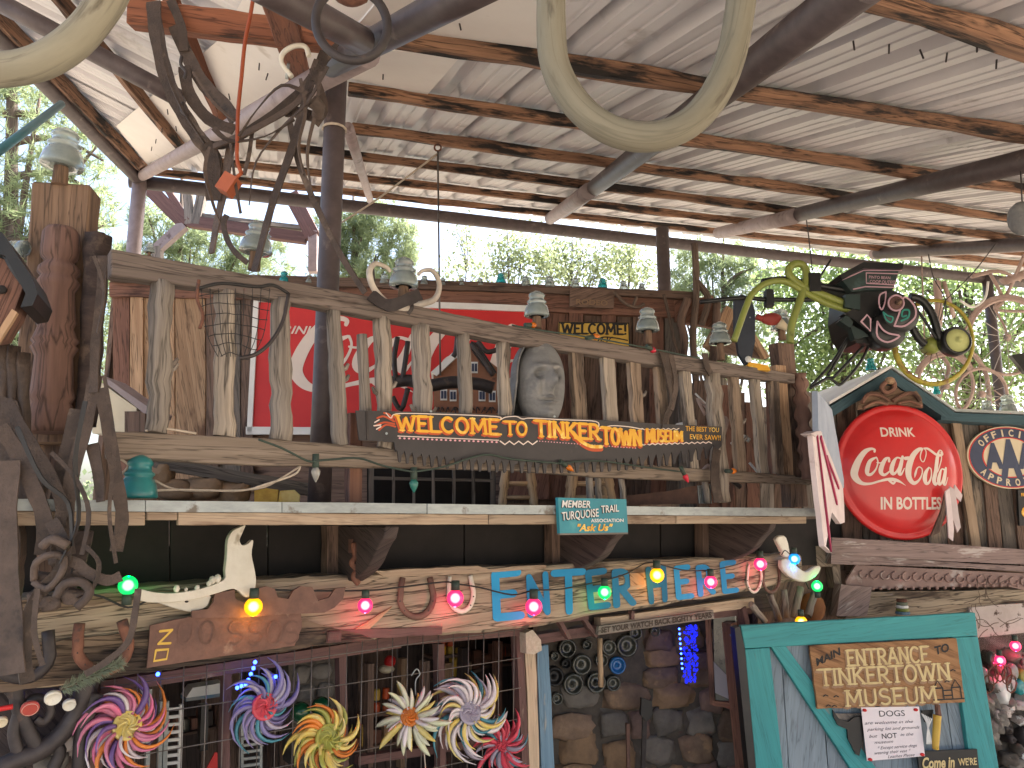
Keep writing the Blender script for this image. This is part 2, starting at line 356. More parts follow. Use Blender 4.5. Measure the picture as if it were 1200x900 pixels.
M_wire = mat('grey_steel_wire', (.20, .175, .155), (.12, .10, .09), None, rough=.5, metal=.5, bump=0)
M_blkw = mat('black_wire', (.02, .018, .017), None, rough=.5, bump=0)
M_grnw = mat('green_cord', (.045, .07, .05), (.03, .045, .035), None, rough=.6, bump=0)
M_rope = mat('pale_cord', (.50, .42, .33), (.38, .31, .24), None, sc=(60, 60, 60), rough=.9, bump=.3)
M_orgc = mat('orange_cord', (.40, .09, .03), (.3, .06, .02), None, rough=.6, bump=0)
M_orgo = mat('orange_plastic_box', (.50, .13, .05), (.38, .09, .035), None, rough=.5, bump=.05)
M_gold = mat('golden_glass', (.80, .50, .07), (.62, .34, .04), (.9, .7, .25), .6, sc=(30, 30, 30), rough=.25, bump=.4)
M_tan = mat('tan_plaster', (.36, .17, .10), (.27, .12, .07), (.14, .07, .05), .66, nsc=9, rough=.9, bump=.4)
M_ground = mat('gravel_ground', (.36, .31, .25), (.26, .22, .175), (.16, .16, .09), .6, sc=(3, 3, 3), nsc=.25, rough=.95, bump=.5, det=10)
M_deck = wood('deck_wood', (.22, .17, .13), (.13, .10, .08))
M_sprig = mat('dry_evergreen_needles', (.16, .20, .13), (.24, .24, .17), None, rough=.8, bump=0, rand=.3)
M_slate = mat('dark_slate_paint', (.045, .055, .075), (.03, .036, .05), (.08, .09, .11), .66, nsc=7, rough=.6, bump=.2)
M_bird = mat('faded_red_paint', (.42, .07, .05), (.3, .045, .035), None, rough=.6, bump=.1)
M_twig = wood('bare_twig', (.17, .12, .09), (.09, .06, .045), None)
M_bark = wood('tree_bark', (.15, .11, .085), (.07, .05, .04), None, sc=(4, 20, 20))
# ---------------------------------------------------------------- lettering
def quad(pl, off, tl, tr, br, bl):
    """maps (u right, v up, h proud) of a sign face, given by its four corners, onto its plane"""
    tl, tr, br, bl = (V(c) for c in (tl, tr, br, bl))
    def q(u, v, h=0):
        p = (bl * (1 - u) + br * u) * (1 - v) + (tl * (1 - u) + tr * u) * v
        return pl.at(p.x, p.y, off) + pl.n * h
    q.n = pl.n
    return q
def sub(q, u0, v0, u1, v1, du=0):
    """a smaller frame inside a sign face (du leans the top)"""
    f = lambda u, v, h=0: q(u0 + (u1 - u0) * u + du * v, v0 + (v1 - v0) * v, h)
    f.n = q.n; return f
_tc = {}
def glyphs(s, bold=0, shear=0):
    k = (s, bold, shear)
    if k not in _tc:
        c = bpy.data.curves.new('t', 'FONT'); c.body = s; c.offset = bold; c.shear = shear; c.resolution_u = 3
        o = bpy.data.objects.new('t', c); COL.objects.link(o)
        bpy.context.view_layer.update()
        me = bpy.data.meshes.new_from_object(o.evaluated_get(bpy.context.evaluated_depsgraph_get()))
        P = [(v.co.x, v.co.y) for v in me.vertices]; F = [list(p.vertices) for p in me.polygons]
        bpy.data.objects.remove(o); bpy.data.curves.remove(c); bpy.data.meshes.remove(me)
        xs = [p[0] for p in P]; x0, x1 = min(xs), max(xs)
        _tc[k] = ([((x - x0) / (x1 - x0), y / .73) for x, y in P], F)
    return _tc[k]
def text(mb, s, q, h=.0015, bold=.02, shear=0, mi=0, warp=None):
    P, F = glyphs(s, bold, shear); o = len(mb.v)
    for x, y in P:
        if warp: x, y = warp(x, y)
        mb.v.append(q(x, y, h))
    for f in F: mb.face([o + i for i in f], [(0, 0)] * len(f), False, mi)
def stroke(mb, q, pts, wd, h=.0015, mi=0, asp=1.0, k=[0]):
    """flat painted stroke with round ends; wd in v units, asp = (metres per u)/(metres per v)"""
    pts = [(p[0], p[1], (p[2] if len(p) > 2 else wd)) for p in pts]
    k[0] = (k[0] + 1) % 12; h = h + k[0] * .00007
    n = len(pts); Lf = []; Rt = []
    for i in range(n):
        a = pts[max(i - 1, 0)]; b = pts[min(i + 1, n - 1)]
        dx = (b[0] - a[0]) * asp; dy = b[1] - a[1]; L = math.hypot(dx, dy) or 1; dx /= L; dy /= L
        w_ = pts[i][2] / 2
        Lf.append((pts[i][0] - dy * w_ / asp, pts[i][1] + dx * w_)); Rt.append((pts[i][0] + dy * w_ / asp, pts[i][1] - dx * w_))
    o = len(mb.v)
    for i in range(n): mb.v.append(q(*Lf[i], h)); mb.v.append(q(*Rt[i], h))
    for i in range(n - 1): A = o + 2 * i; mb.face([A, A + 1, A + 3, A + 2], [(0, 0)] * 4, False, mi)
    for (x, y, w_) in (pts[0], pts[-1]):
        o = len(mb.v); h += .00003
        for j in range(8):
            a = math.pi * j / 4; mb.v.append(q(x + math.cos(a) * w_ / 2 / asp, y + math.sin(a) * w_ / 2, h))
        mb.face(list(range(o, o + 8)), [(0, 0)] * 8, False, mi)
def arc(cx, cy, rx, ry, a0, a1, n=9):
    return [(cx + rx * math.cos(rad(a0 + (a1 - a0) * i / n)), cy + ry * math.sin(rad(a0 + (a1 - a0) * i / n))) for i in range(n + 1)]
FT = {  # hand-painted capitals: width, strokes
 'A': (.8, [[(0, 0), (.4, 1)], [(.4, 1), (.8, 0)], [(.16, .36), (.64, .36)]]),
 'B': (.7, [[(.08, 0), (.08, 1)], [(.08, 1)] + arc(.3, .76, .3, .24, 90, -90) + [(.08, .52)], [(.3, .52)] + arc(.32, .26, .34, .26, 90, -90) + [(.08, 0)]]),
 'C': (.75, [arc(.42, .5, .38, .5, 50, 310, 14)]),
 'D': (.75, [[(.08, 0), (.08, 1)], [(.08, 1)] + arc(.25, .5, .45, .5, 90, -90, 12) + [(.08, 0)]]),
 'E': (.62, [[(.08, 0), (.08, 1)], [(.08, 1), (.6, 1)], [(.08, .52), (.48, .52)], [(.08, 0), (.62, 0)]]),
 'G': (.8, [arc(.42, .5, .38, .5, 50, 340, 14) + [(.5, .42)]]),
 'H': (.75, [[(.08, 0), (.08, 1)], [(.67, 0), (.67, 1)], [(.08, .5), (.67, .5)]]),
 'I': (.2, [[(.1, 0), (.1, 1)]]),
 'K': (.75, [[(.08, 0), (.08, 1)], [(.66, 1), (.1, .45)], [(.26, .58), (.72, 0)]]),
 'L': (.6, [[(.08, 1), (.08, 0)], [(.08, 0), (.6, 0)]]),
 'M': (.95, [[(.06, 0), (.1, 1)], [(.1, 1), (.47, .25)], [(.47, .25), (.85, 1)], [(.85, 1), (.9, 0)]]),
 'N': (.8, [[(.08, 0), (.08, 1)], [(.08, 1), (.72, 0)], [(.72, 0), (.72, 1)]]),
 'O': (.82, [arc(.41, .5, .36, .5, 90, 450, 18)]),
 'R': (.72, [[(.08, 0), (.08, 1)], [(.08, 1)] + arc(.34, .74, .3, .26, 90, -90) + [(.08, .48)], [(.3, .48), (.7, 0)]]),
 'S': (.66, [arc(.33, .75, .27, .25, 40, 250, 10) + arc(.33, .25, .29, .25, 80, -140, 10)]),
 'T': (.75, [[(.38, 0), (.38, 1)], [(0, 1), (.76, 1)]]),
 'U': (.76, [[(.08, 1)] + arc(.38, .32, .3, .32, 180, 360, 10) + [(.68, 1)]]),
 'V': (.78, [[(0, 1), (.38, 0)], [(.38, 0), (.76, 1)]]),
 'W': (1.1, [[(0, 1), (.27, 0)], [(.27, 0), (.54, .85)], [(.54, .85), (.81, 0)], [(.81, 0), (1.08, 1)]]),
 'Y': (.75, [[(0, 1), (.38, .48)], [(.76, 1), (.38, .48)], [(.38, .48), (.38, 0)]]),
 '!': (.24, [[(.12, 1), (.12, .35)], [(.12, .06), (.12, .05)]]), ' ': (.4, []),
}
def paint(mb, s, q, wd=.17, h=.0015, asp=1.0, serif=0, mi=0, gap=.16, d=(0, 0), wob=0, custom=None):
    tot = sum(FT[c][0] + gap for c in s) - gap; x = 0
    for ch in s:
        cw, st = FT[ch]; oy = R.uniform(-wob, wob); sc = 1 + R.uniform(-wob, wob)
        ends = []
        for p in st:
            pp = [((x + a[0]) / tot + d[0], a[1] * sc + oy + d[1]) for a in p]
            stroke(mb, q, pp, wd, h, mi, asp)
            if serif:
                for e in (0, -1):
                    if len(p) < 6 and p[e][1] in (0, 1): ends.append(pp[e])
        for (ex, ey) in ends: stroke(mb, q, [(ex - serif / tot, ey), (ex + serif / tot, ey)], wd * .62, h + .00005, mi, asp)
        x += cw + gap
SCR = [  # the script word, traced as brush strokes (x, y down, width)
 [(322,128,20),(325,108,22),(290,100,26),(230,128,45),(170,200,56),(125,290,66),(112,355,66),(140,410,52),(190,440,32),(260,440,22),(340,418,20),(420,400,26)],
 [(340,418,16),(400,402,22),(470,400,34),(520,410,30),(560,428,16),(604,458,3)],[(440,410,22),(478,440,20),(500,420,20)],
 [(330,185,14),(270,220,34),(236,300,42),(235,345,34),(268,350,26),(318,300,15),(345,230,13),(335,185,14)],[(335,235,11),(372,238,10),(402,212,10)],
 [(456,222,26),(460,190,16),(420,205,32),(378,275,44),(366,330,42),(398,356,26),(448,325,14),(492,285,9)],
 [(578,195,18),(540,188,16),(502,230,36),(474,300,44),(480,342,36),(512,335,22),(552,275,12),(590,190,14)],[(600,178,26),(574,255,38),(548,335,36),(568,350,20),(608,290,7)],
 [(626,195,34),(662,191,34)],
 [(838,92,12),(856,120,10),(850,165,10),(820,222,10),(795,218,10),(786,178,12),(806,125,14),(822,98,18),(780,106,36),(720,155,50),(672,232,60),(645,315,62),(648,385,54),(690,435,38),(742,412,22),(783,355,13),(792,300,12),(765,277,10),(738,295,14),(716,345,22),(705,380,6)],
 [(838,94,14),(880,97,22),(920,122,26),(965,152,24),(1008,160,26),(1042,148,20),(1040,118,12)],
 [(868,282,14),(830,330,36),(812,390,46),(822,435,34),(855,428,22),(886,365,14),(890,300,12),(868,282,12)],
 [(1034,112,10),(1008,116,16),(975,190,38),(938,325,40),(912,408,42),(928,446,30),(962,415,9)],[(1028,128,14),(1022,195,12),(975,300,12),(958,325,12)],
 [(1040,300,18),(1010,298,14),(982,350,32),(964,410,40),(972,445,30),(1002,420,16),(1044,310,12)],[(1062,285,24),(1040,368,36),(1022,432,36),(1044,445,16),(1076,375,6)]]
def smooth(p, n=5):
    o = []
    for i in range(len(p) - 1):
        a, b, c, d = p[max(i - 1, 0)], p[i], p[i + 1], p[min(i + 2, len(p) - 1)]
        for k in range(n):
            t = k / n; o.append(tuple(.5 * ((2 * b[j]) + (c[j] - a[j]) * t + (2 * a[j] - 5 * b[j] + 4 * c[j] - d[j]) * t * t + (3 * b[j] - a[j] - 3 * c[j] + d[j]) * t ** 3) for j in range(len(b))))
    return o + [tuple(p[-1])]
def script(mb, q, asp, h=.0015, mi=0):
    for s in SCR: stroke(mb, q, [((x - 80) / 1000, 1 - (y - 85) / 380, w_ / 380) for x, y, w_ in smooth(s)], .1, h, mi, asp)
def jag(pts, step=12, amp=.7):
    o = []
    for i in range(len(pts)):
        a = V(pts[i]); b = V(pts[(i + 1) % len(pts)]); n = max(1, int((b - a).length / step)); o.append(tuple(a))
        for k in range(1, n):
            p = a.lerp(b, k / n); o.append((p.x + R.uniform(-amp, amp), p.y + R.uniform(-amp, amp)))
    return o
def board(pl, pts, th, off=0, j=.6, step=14, mb=None, mi=0):
    mb = mb or MB(); P = [pl.at(x, y, off) for x, y in (jag(pts, step, j) if j else pts)]
    mb.prism(P, pl.n * -th, mi); return mb
def pxr(pl, x, y, wpx, off=0): return (pl.at(x, y, off) - CP).dot(V((0, cp_, sp_))) * wpx / 900
def bar(pl, a, b, wpx, th, off=0, jit=.002, seg=5, mb=None, mi=0, w2=None):
    """straight piece of timber lying against a plane, wpx pixels wide"""
    mb = mb or MB(); A = pl.at(*a, off) - pl.n * (th / 2); B = pl.at(*b, off) - pl.n * (th / 2)
    return mb.beam(A, B, (pxr(pl, *a, wpx, off), pxr(pl, *b, w2 or wpx, off)), th, pl.n, jit, seg, mi)
def pole(pl, a, b, wa, wb, off=0, n=10, seg=6, wob=.12, mb=None, mi=0):
    mb = mb or MB(); A = pl.at(*a, off); B = pl.at(*b, off); ra = pxr(pl, *a, wa, off) / 2; rb = pxr(pl, *b, wb, off) / 2
    s_ = R.uniform(0, 50)
    P = [A.lerp(B, i / seg) + V((noise.noise(V((s_, i * .7, 0))), noise.noise(V((s_, 9, i * .7))), 0)) * ra * (.25 if wob else 0) for i in range(seg + 1)]
    return mb.tube(P, [ra + (rb - ra) * i / seg for i in range(seg + 1)], n, True, wob, mi)
def cord(pl, pts, r, off=0, n=6, mb=None, sm=4):
    mb = mb or MB(); p = smooth([(x, y) + ((o_[0],) if o_ else (off,)) for x, y, *o_ in pts], sm) if len(pts) > 2 else [(x, y, (o_[0] if o_ else off)) for x, y, *o_ in pts]
    return mb.tube([pl.at(x, y, o) for x, y, o in p], r, n)
def strap(pl, pts, wpx, th=.005, off=0, mb=None, sm=4, mi=0, tw=0):
    """leather strap: flat band following pixels (x, y, off)"""
    mb = mb or MB(); p = smooth([(q[0], q[1], q[2] if len(q) > 2 else off) for q in pts], sm)
    P = [pl.at(x, y, o) for x, y, o in p]; w_ = pxr(pl, pts[0][0], pts[0][1], wpx, off); m = len(P); o = len(mb.v); L = 0
    for i in range(m):
        t = (P[min(i + 1, m - 1)] - P[max(i - 1, 0)]).normalized(); n_ = pl.n.copy()
        if tw: n_ = Matrix.Rotation(tw * i / m, 3, t) @ n_
        sd = t.cross(n_).normalized(); nn = sd.cross(t).normalized()
        if i: L += (P[i] - P[i - 1]).length
        ww = w_ * (1 + .06 * math.sin(i * 1.7))
        for a, b in ((-.5, -.5), (.5, -.5), (.5, .5), (-.5, .5)): mb.v.append(P[i] + sd * (a * ww) + nn * (b * th))
        if i:
            A = o + (i - 1) * 4; B = o + i * 4
            for k in range(4):
                j = (k + 1) % 4; mb.face([A + k, A + j, B + j, B + k], [(L, 0), (L, .03), (L, .03), (L, 0)], False, mi)
    mb.face([o + 3, o + 2, o + 1, o], [(0, 0)] * 4); A = o + 4 * (m - 1); mb.face([A, A + 1, A + 2, A + 3], [(0, 0)] * 4)
    return mb

# ================================================================ SETTING
g = MB(); NG = 40
for i in range(NG + 1):
    for j in range(NG + 1):
        f = lambda k: math.copysign(abs(k) ** 2.2, k) * 600
        x, y = f(2 * i / NG - 1), f(2 * j / NG - 1); g.v.append(V((x, y, .05 * noise.noise(V((x * .2, y * .2, 0))) + (max(0, y - 20) * .012))))
for i in range(NG):
    for j in range(NG): A = i * (NG + 1) + j; g.face([A, A + NG + 1, A + NG + 2, A + 1], [(0, 0)] * 4, True)
gr = g.build('ground', M_ground); gr['kind'] = 'structure'; gr['fixed'] = 1

# ---------------------------------------------------------------- pole shelter (the roof over everything)
K = 1.25
C0 = CP + V((-2.88, 5.58, 2.7)) * K
E = V((.957, .29, 0)).normalized()
G = V((.29, -.957, -.3)).normalized()              # downhill, towards the viewer
RN = E.cross(G).normalized()
if RN.z > 0: RN = -RN
ROOF = Pl(C0, RN)
E2 = CP + V((-2.79, 3.78, 2.7)) * K
HP = ROOF.at(395, 70)
LN = (E2 - C0).cross(HP - C0).normalized()
if LN.z > 0: LN = -LN
LEFT = Pl(C0, LN)
def RC(p): d = p - C0; return d.dot(E), d.dot(G)
def RP(a, b, h=0): return C0 + E * a + G * b + RN * h
ha, hb = RC(HP); HK = hb / ha
shelter = thing('pole_shelter', 'open shelter roof of ribbed white metal on scorched purlins and brown pipes', 'shelter roof')
BMAX = 8.5
def ribs(wd):
    pr = []; x = 0
    base = [(0, 0), (.020, -.045), (.084, -.045), (.104, 0), (.148, 0), (.154, -.005), (.166, -.005), (.172, 0), (.214, 0), (.220, -.005), (.232, -.005), (.238, 0), (.285, 0)]
    while x < wd: pr += [(x + a, b) for a, b in base if x + a <= wd + .001]; x += .285
    return pr
PR = ribs(.855)
a = -.1; k = 0
while a < 11.5:
    for (b0, b1) in ((-.22, 2.75), (2.6, 5.2), (5.05, BMAX)):
        mb = MB(); o = 0; n = len(PR); top = []
        for x, h in PR:
            A = a + x; bt = min(b1, max(b0, A * HK)) if A < BMAX / HK else b1
            top.append((A, h, bt))
        if max(t[2] for t in top) <= b0 + .01: continue
        lift = .004 * ((b0 > 1) + (b0 > 4)) + .003 * (k % 2)
        for A, h, bt in top: mb.v.append(RP(A, b0, h - .0 + lift)); mb.v.append(RP(A, bt, h + lift))
        for i in range(n - 1): mb.face([2 * i, 2 * i + 1, 2 * i + 3, 2 * i + 2], [(0, 0)] * 4, False)
        r_ = mb.build('roof_sheet', M_roof, shelter); sm_ = r_.modifiers.new('solid', 'SOLIDIFY'); sm_.thickness = .0015
    a += .855 - .04; k += 1
# purlins, traced on the roof plane
PURL = [((890, -22), (1215, 64), 36, 44), ((700, -62), (905, -8), 30, 36)]
for (p, q, w0, w1) in [((930, -30), (1230, 62), 38, 46), ((460, 44), (1230, 163), 24, 33), ((408, 104), (1230, 226), 18, 24), ((412, 150), (1230, 262), 15, 20), ((300, 168), (1230, 285), 12, 16), ((240, 188), (1230, 300), 11, 13), ((168, 200), (1230, 312), 9, 11)]:
    A = ROOF.at(*p, .05); B = ROOF.at(*q, .05); A2, B2 = A, B
    if q[0] > 1200: B2 = B + (B - A).normalized() * 2.5
    n = max(6, int((B2 - A2).length / .25))
    wA = pxr(ROOF, p[0], p[1], w0); wB = pxr(ROOF, q[0], q[1], w1)
    MB().beam(A2, B2, .062, .062, RN, .007, n).build('purlin', M_pur, shelter, .004)
for a_ in (5.9, 6.9): pass
for b_ in (7.75,): MB().beam(RP(3.2, b_, .05), RP(11, b_, .05), .08, .065, RN, .004, 20).build('purlin', M_pur, shelter, .004)
# left slope: white boards near the hip, ribbed metal beyond
def lp(x, y, o=0): return LEFT.at(x, y, o)
hipB = RP(BMAX / HK, BMAX)
hd = (HP - C0)
def LC(t, s_):       # t along the hip, s_ out to the left eave direction
    return C0 + hd * t + (E2 - C0) * s_
eL = (E2 - C0).normalized()                           # along the left eave, towards the viewer
gL = LN.cross(eL).normalized()
if gL.x < 0: gL = -gL                                # from the eave towards the hip
hcf = (HP - C0); hL = (hcf.dot(eL), hcf.dot(gL)); hk = hL[1] / hL[0]
x = .0; k = 0
while x < 8.5:
    mb = MB(); top = []
    for u_, h in PR: top.append((x + u_, h, max(0, (x + u_) * hk)))
    for A, h, bt in top: mb.v.append(C0 + eL * A - gL * .15 + LN * h); mb.v.append(C0 + eL * A + gL * bt + LN * (h))
    n = len(top)
    for i in range(n - 1): mb.face([2 * i, 2 * i + 1, 2 * i + 3, 2 * i + 2], [(0, 0)] * 4, False)
    r_ = mb.build('roof_sheet', M_roof, shelter); sm_ = r_.modifiers.new('solid', 'SOLIDIFY'); sm_.thickness = .0015
    x += .815
for P_ in [[(136, 148), (262, 42), (398, 60), (385, 92), (172, 192)], [(262, 40), (300, -30), (560, -40), (440, 20), (396, 62)]]:
    MB().prism([lp(*p, .03) for p in P_], LN * -.008).build('ceiling_board', M_board, shelter)
MB().prism([ROOF.at(*p, .028) for p in [(420, 28), (470, -30), (628, -40), (640, 58), (470, 36)]], RN * -.008).build('ceiling_board', M_board, shelter)
MB().prism([ROOF.at(*p, .028) for p in [(412, 92), (440, 58), (540, 66), (500, 112)]], RN * -.008).build('ceiling_board', M_board, shelter)
for (p, q, w_) in [((-30, -10), (166, 196), .10), ((62, -12), (212, 172), .08), ((188, -30), (262, 145), .07)]:
    MB().beam(lp(*p, .06), lp(*q, .06), w_ * .8, w_ * .9, LN, .004, 14).build('purlin', M_pur if p[0] < 150 else M_purr, shelter, .004)
# the sawn rafter crossing high on the left
MB().beam(ROOF.at(153, 16, .10), ROOF.at(436, 52, .10), .085, .09, RN, .003, 10).build('rafter', M_purr, shelter, .004)
MB().beam(ROOF.at(318, -30, .2), ROOF.at(352, 96, .06), .10, .03, RN, .002, 6).build('rafter', M_purr, shelter, .004)
# pipes
def pipe(a, b, r, m, name='pipe', n=16): 
    MB().tube([a, a.lerp(b, .25), a.lerp(b, .5), a.lerp(b, .75), b], r, n).build(name, m, shelter)
pipe(C0 + RN * .15 - E * .1, C0 + RN * .15 + E * 12, .066, M_pipe, 'eave_pipe')
pipe(C0 + V((0, 0, -.14)), E2 + eL * 1.6 + V((0, 0, -.14)), .066, M_pipe, 'eave_pipe')
pipe(ROOF.at(166, 206, .10), ROOF.at(430, 62, .20), .05, M_pipel, 'hip_pipe')
pipe(ROOF.at(388, 76, .2), ROOF.at(590, -30, .26), .045, M_pipe, 'hip_pipe')
pipe(lp(-10, -2, .22), lp(215, 118, .16), .052, M_pipe)
pipe(ROOF.at(300, -20, .3), ROOF.at(425, 48, .26), .042, M_pipe)
for (a_, b_, r_) in [((1020, -26), (660, 248), .06), ((1240, 180), (848, 272), .058), ((1280, 281), (1028, 297), .06)]:
    pipe(ROOF.at(*a_, .16), ROOF.at(*b_, .10), r_, M_pipe)
for (a_, b_) in [((690, 224), (645, 256)), ((930, 254), (842, 273)), ((1240, 284), (1024, 298))]:
    pipe(ROOF.at(*a_, .15), ROOF.at(*b_, .10), .062, M_pipel, 'pipe_sleeve')
pipe(ROOF.at(408, 150, .1), ROOF.at(434, 235, .12), .034, M_pipel, 'pipe_brace')
# posts
def drop(p, r, m, z0=0, name='post'): pipe(p, V((p.x, p.y, z0)), r, m, name)
pc = C0 + V((0, 0, -.1)); drop(pc, .066, M_pipel)
pp = W(776, 268, 1); t_ = ROOF.at(776, 268, .15)
drop(t_, .066, M_pipe)
MP = W(395, 76, 3.14); mpz = MP.copy()
pipe(MP, W(374, 590, 3.14 + .02), .047, M_pipe, 'post')
MB().tube([MP + V((0, -.0, .01)) + V((math.cos(a), math.sin(a), 0)) * .05 for a in [i * math.pi / 6 for i in range(12)]], .006, 6, closed=True).build('collar', M_rope, shelter).location = (0, 0, -.32)
for a_ in (10.5,): drop(C0 + E * a_ + V((0, 0, -.1)), .066, M_pipe)
# nails poking through the white boards
nb = MB()
for x, y in [(304, 74), (314, 86), (268, 110), (538, 25), (449, 85), (1000, 48), (1042, 52), (1078, 58), (1110, 62), (1145, 50), (1168, 70), (196, 128), (190, 150), (183, 163), (178, 172), (206, 148), (234, 118)]:
    p = ROOF.at(x, y, .02); MB().tube([p, p + V((R.uniform(-.01, .01), 0, -.035))], .0035, 5).build('nail', M_iron, shelter)

# ---------------------------------------------------------------- neighbouring frame beyond the left corner
nf = thing('weathered_gantry', 'small brown timber and pipe frame standing beyond the left roof corner', 'frame')
FR = frontal(280, 8.2, 0)
for a_, b_, w_, m_ in [((172, 218), (216, 262), 16, M_mauve), ((192, 216), (219, 260), 7, M_mauve), ((219, 258), (358, 278), 13, M_mauve), ((180, 292), (214, 262), 11, M_pipel), ((218, 218), (221, 262), 9, M_plankg), ((237, 218), (228, 262), 10, M_plankg), ((340, 226), (366, 276), 17, M_mauve), ((366, 270), (366, 318), 10, M_pipel), ((183, 288), (181, 340), 10, M_plankg)]:
    bar(FR, a_, b_, w_, .09).build('rail', m_, nf)
bar(FR, (219, 250), (352, 266), 5, .3, -.03).build('plank', M_plankg, nf)
# ================================================================ BALCONY
bal = thing('balcony', 'plank balcony with a galvanised front edge, carried by dark scrolled brackets', 'balcony')
FRONT = SHF
# deck boards running back from the edge, dark back wall under them
y_top = 590
def fy(x, a, b): return a + (b - a) * (x - 19) / 941.
dz = SHF.at(600, 604).z
for i in range(26):
    A = SHF.at(-60, 600) + FD * (i * .16); A.z = dz
    L = 3.2
    MB().beam(A - FN * .01, A - FN * 2.0, .152, .03, UP, .001, 4).build('deck_board', M_deck, bal)
xs = [19, 170, 330, 500, 700, 960]
for i in range(len(xs) - 1):
    a, b = xs[i] + (1 if i else 0), xs[i + 1]
    board(SHF, [(a, fy(a, 584.5, 596)), (b, fy(b, 584.5, 596)), (b, fy(b, 598.5, 605)), (a, fy(a, 598.5, 605))], .012, .012, .25, 30).build('galvanised_edge', M_galv, bal)
for a, b in [(19, 170), (172, 208), (209, 572), (573, 792), (793, 945)]:
    o_ = 3 if a == 172 else 0
    board(SHF, [(a, fy(a, 599, 605.5)), (b, fy(b, 599, 605.5)), (b, fy(b, 616, 613.5) - o_ * 2), (a, fy(a, 616, 613.5) - o_ * 2)], .03, .002, .3, 22).build('fascia_board', M_fasc, bal, .002)
# scrolled brackets: plates standing at right angles to the wall
def bracket(x, ytop, ybot):
    A = WALL.at(x, ytop, .03); B = WALL.at(x, ybot, .03); h = A.z - B.z; d = .47
    P = [A, A + FN * d]
    for t in range(1, 13):
        s_ = t / 12; P.append(A + FN * (d * (1 - s_ ** 1.5 * .62 - .05 * math.sin(s_ * 6.28))) - UP * (h * (.13 + .87 * s_)))
    P.append(B)
    q = MB(); q.prism(P, FD * .055); q.build('bracket', M_dark, bal, .004)
    MB().beam(A + FD * -.02 + FN * .01, B + FD * -.02 + FN * .01, .06, .06, FN, .002, 3).build('bracket_post', M_plankd, bal)
for x, a, b in [(64, 620, 690), (392, 616, 678), (650, 614, 664), (824, 612, 655)]: bracket(x, a, b)
# wall boards under the deck, coloured near-black to paint in the recess shade
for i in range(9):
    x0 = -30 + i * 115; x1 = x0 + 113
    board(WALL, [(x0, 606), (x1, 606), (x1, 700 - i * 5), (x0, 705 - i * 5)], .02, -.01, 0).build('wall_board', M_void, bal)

# ---------------------------------------------------------------- log railing
rail = thing('log_railing', 'rustic balcony railing of bare log balusters under a sloping plank handrail', 'railing')
TOPR = [(130, 291, 322), (300, 323, 346), (450, 350, 373), (600, 382, 402), (700, 399, 416), (800, 417, 434), (932, 438, 449)]
BOTR = [(126, 505, 537), (300, 513, 545), (450, 525, 548), (600, 534, 551), (700, 541, 559), (800, 548, 563), (932, 557, 567)]
def railpiece(T, i0, i1, th, off, m, name, j=.4):
    seg = T[i0:i1 + 1]
    board(RAIL, [(x, a) for x, a, b in seg] + [(x, b) for x, a, b in seg[::-1]], th, off, j, 16).build(name, m, rail, .004)
railpiece(TOPR, 0, 6, .07, .06, M_rail, 'top_rail'); railpiece(BOTR, 0, 6, .06, .06, M_low, 'bottom_rail')
def ly(T, x, k):
    for i in range(len(T) - 1):
        if T[i][0] <= x <= T[i + 1][0]:
            t = (x - T[i][0]) / (T[i + 1][0] - T[i][0]); return T[i][k] * (1 - t) + T[i + 1][k] * t
    return T[-1][k]
BAL = [(190, 184, 24, 18), (264, 263, 23, 0), (329, 329, 25, 0), (391, 398, 18, 0), (448, 452, 19, 0), (492, 498, 21, 0), (543, 547, 16, 0), (589, 593, 15, 0), (677, 686, 18, 0), (714, 722, 18, 0), (745, 753, 17, 0), (775, 783, 14, 0), (805, 815, 14, 0), (835, 846, 18, 1), (862, 871, 15, 0), (887, 897, 15, 0), (909, 915, 14, 0)]
for i, (xt, xb, w_, fl) in enumerate(BAL):
    yt = ly(TOPR, xt, 2) + 2; yb = ly(BOTR, xb, 1) + 1
    if fl == 1: yb = 588
    front = fl == 18
    if i >= 8 and i not in (13,): o = bar(RAIL, (xt, yt - 2), (xb, yb), w_, .035, .045, .0035, 9, w2=w_ * 1.05).build('baluster', (M_log3, M_log2)[i % 3 == 0], rail, .003)
    else: o = pole(RAIL, (xt, yt - 2), (xb, yb), w_ * R.uniform(.95, 1.04), w_ * R.uniform(1.02, 1.14), .03, 12, 12, .34).build('baluster', (M_log, M_log2, M_log)[i % 3], rail)
    if i in (0, 3, 4, 5, 10, 14):
        for k in range(2):
            t = R.uniform(.25, .8); p = RAIL.at(xt + (xb - xt) * t, yt + (yb - yt) * t, .03); s_ = R.choice((-1, 1))
            r_ = pxr(RAIL, xt, yt, w_) / 2
            MB().tube([p + FD * s_ * r_ * .6, p + FD * s_ * r_ * 1.3 + UP * .012, p + FD * s_ * r_ * 1.6 + UP * .03], [.011, .009, .006], 7).build('branch_stub', M_log, o)
stub = pole(RAIL, (424, 392), (430, 500), 12, 14, .05, 10, 6, .2).build('baluster', M_log, rail)
for x, w_ in [(690, 9), (728, 7), (826, 8), (700, 8)]:
    pole(RAIL, (x, ly(BOTR, x, 2) - 2), (x + 3, 590), w_, w_, -.02, 8, 4, .2).build('lower_stake', M_log, rail)

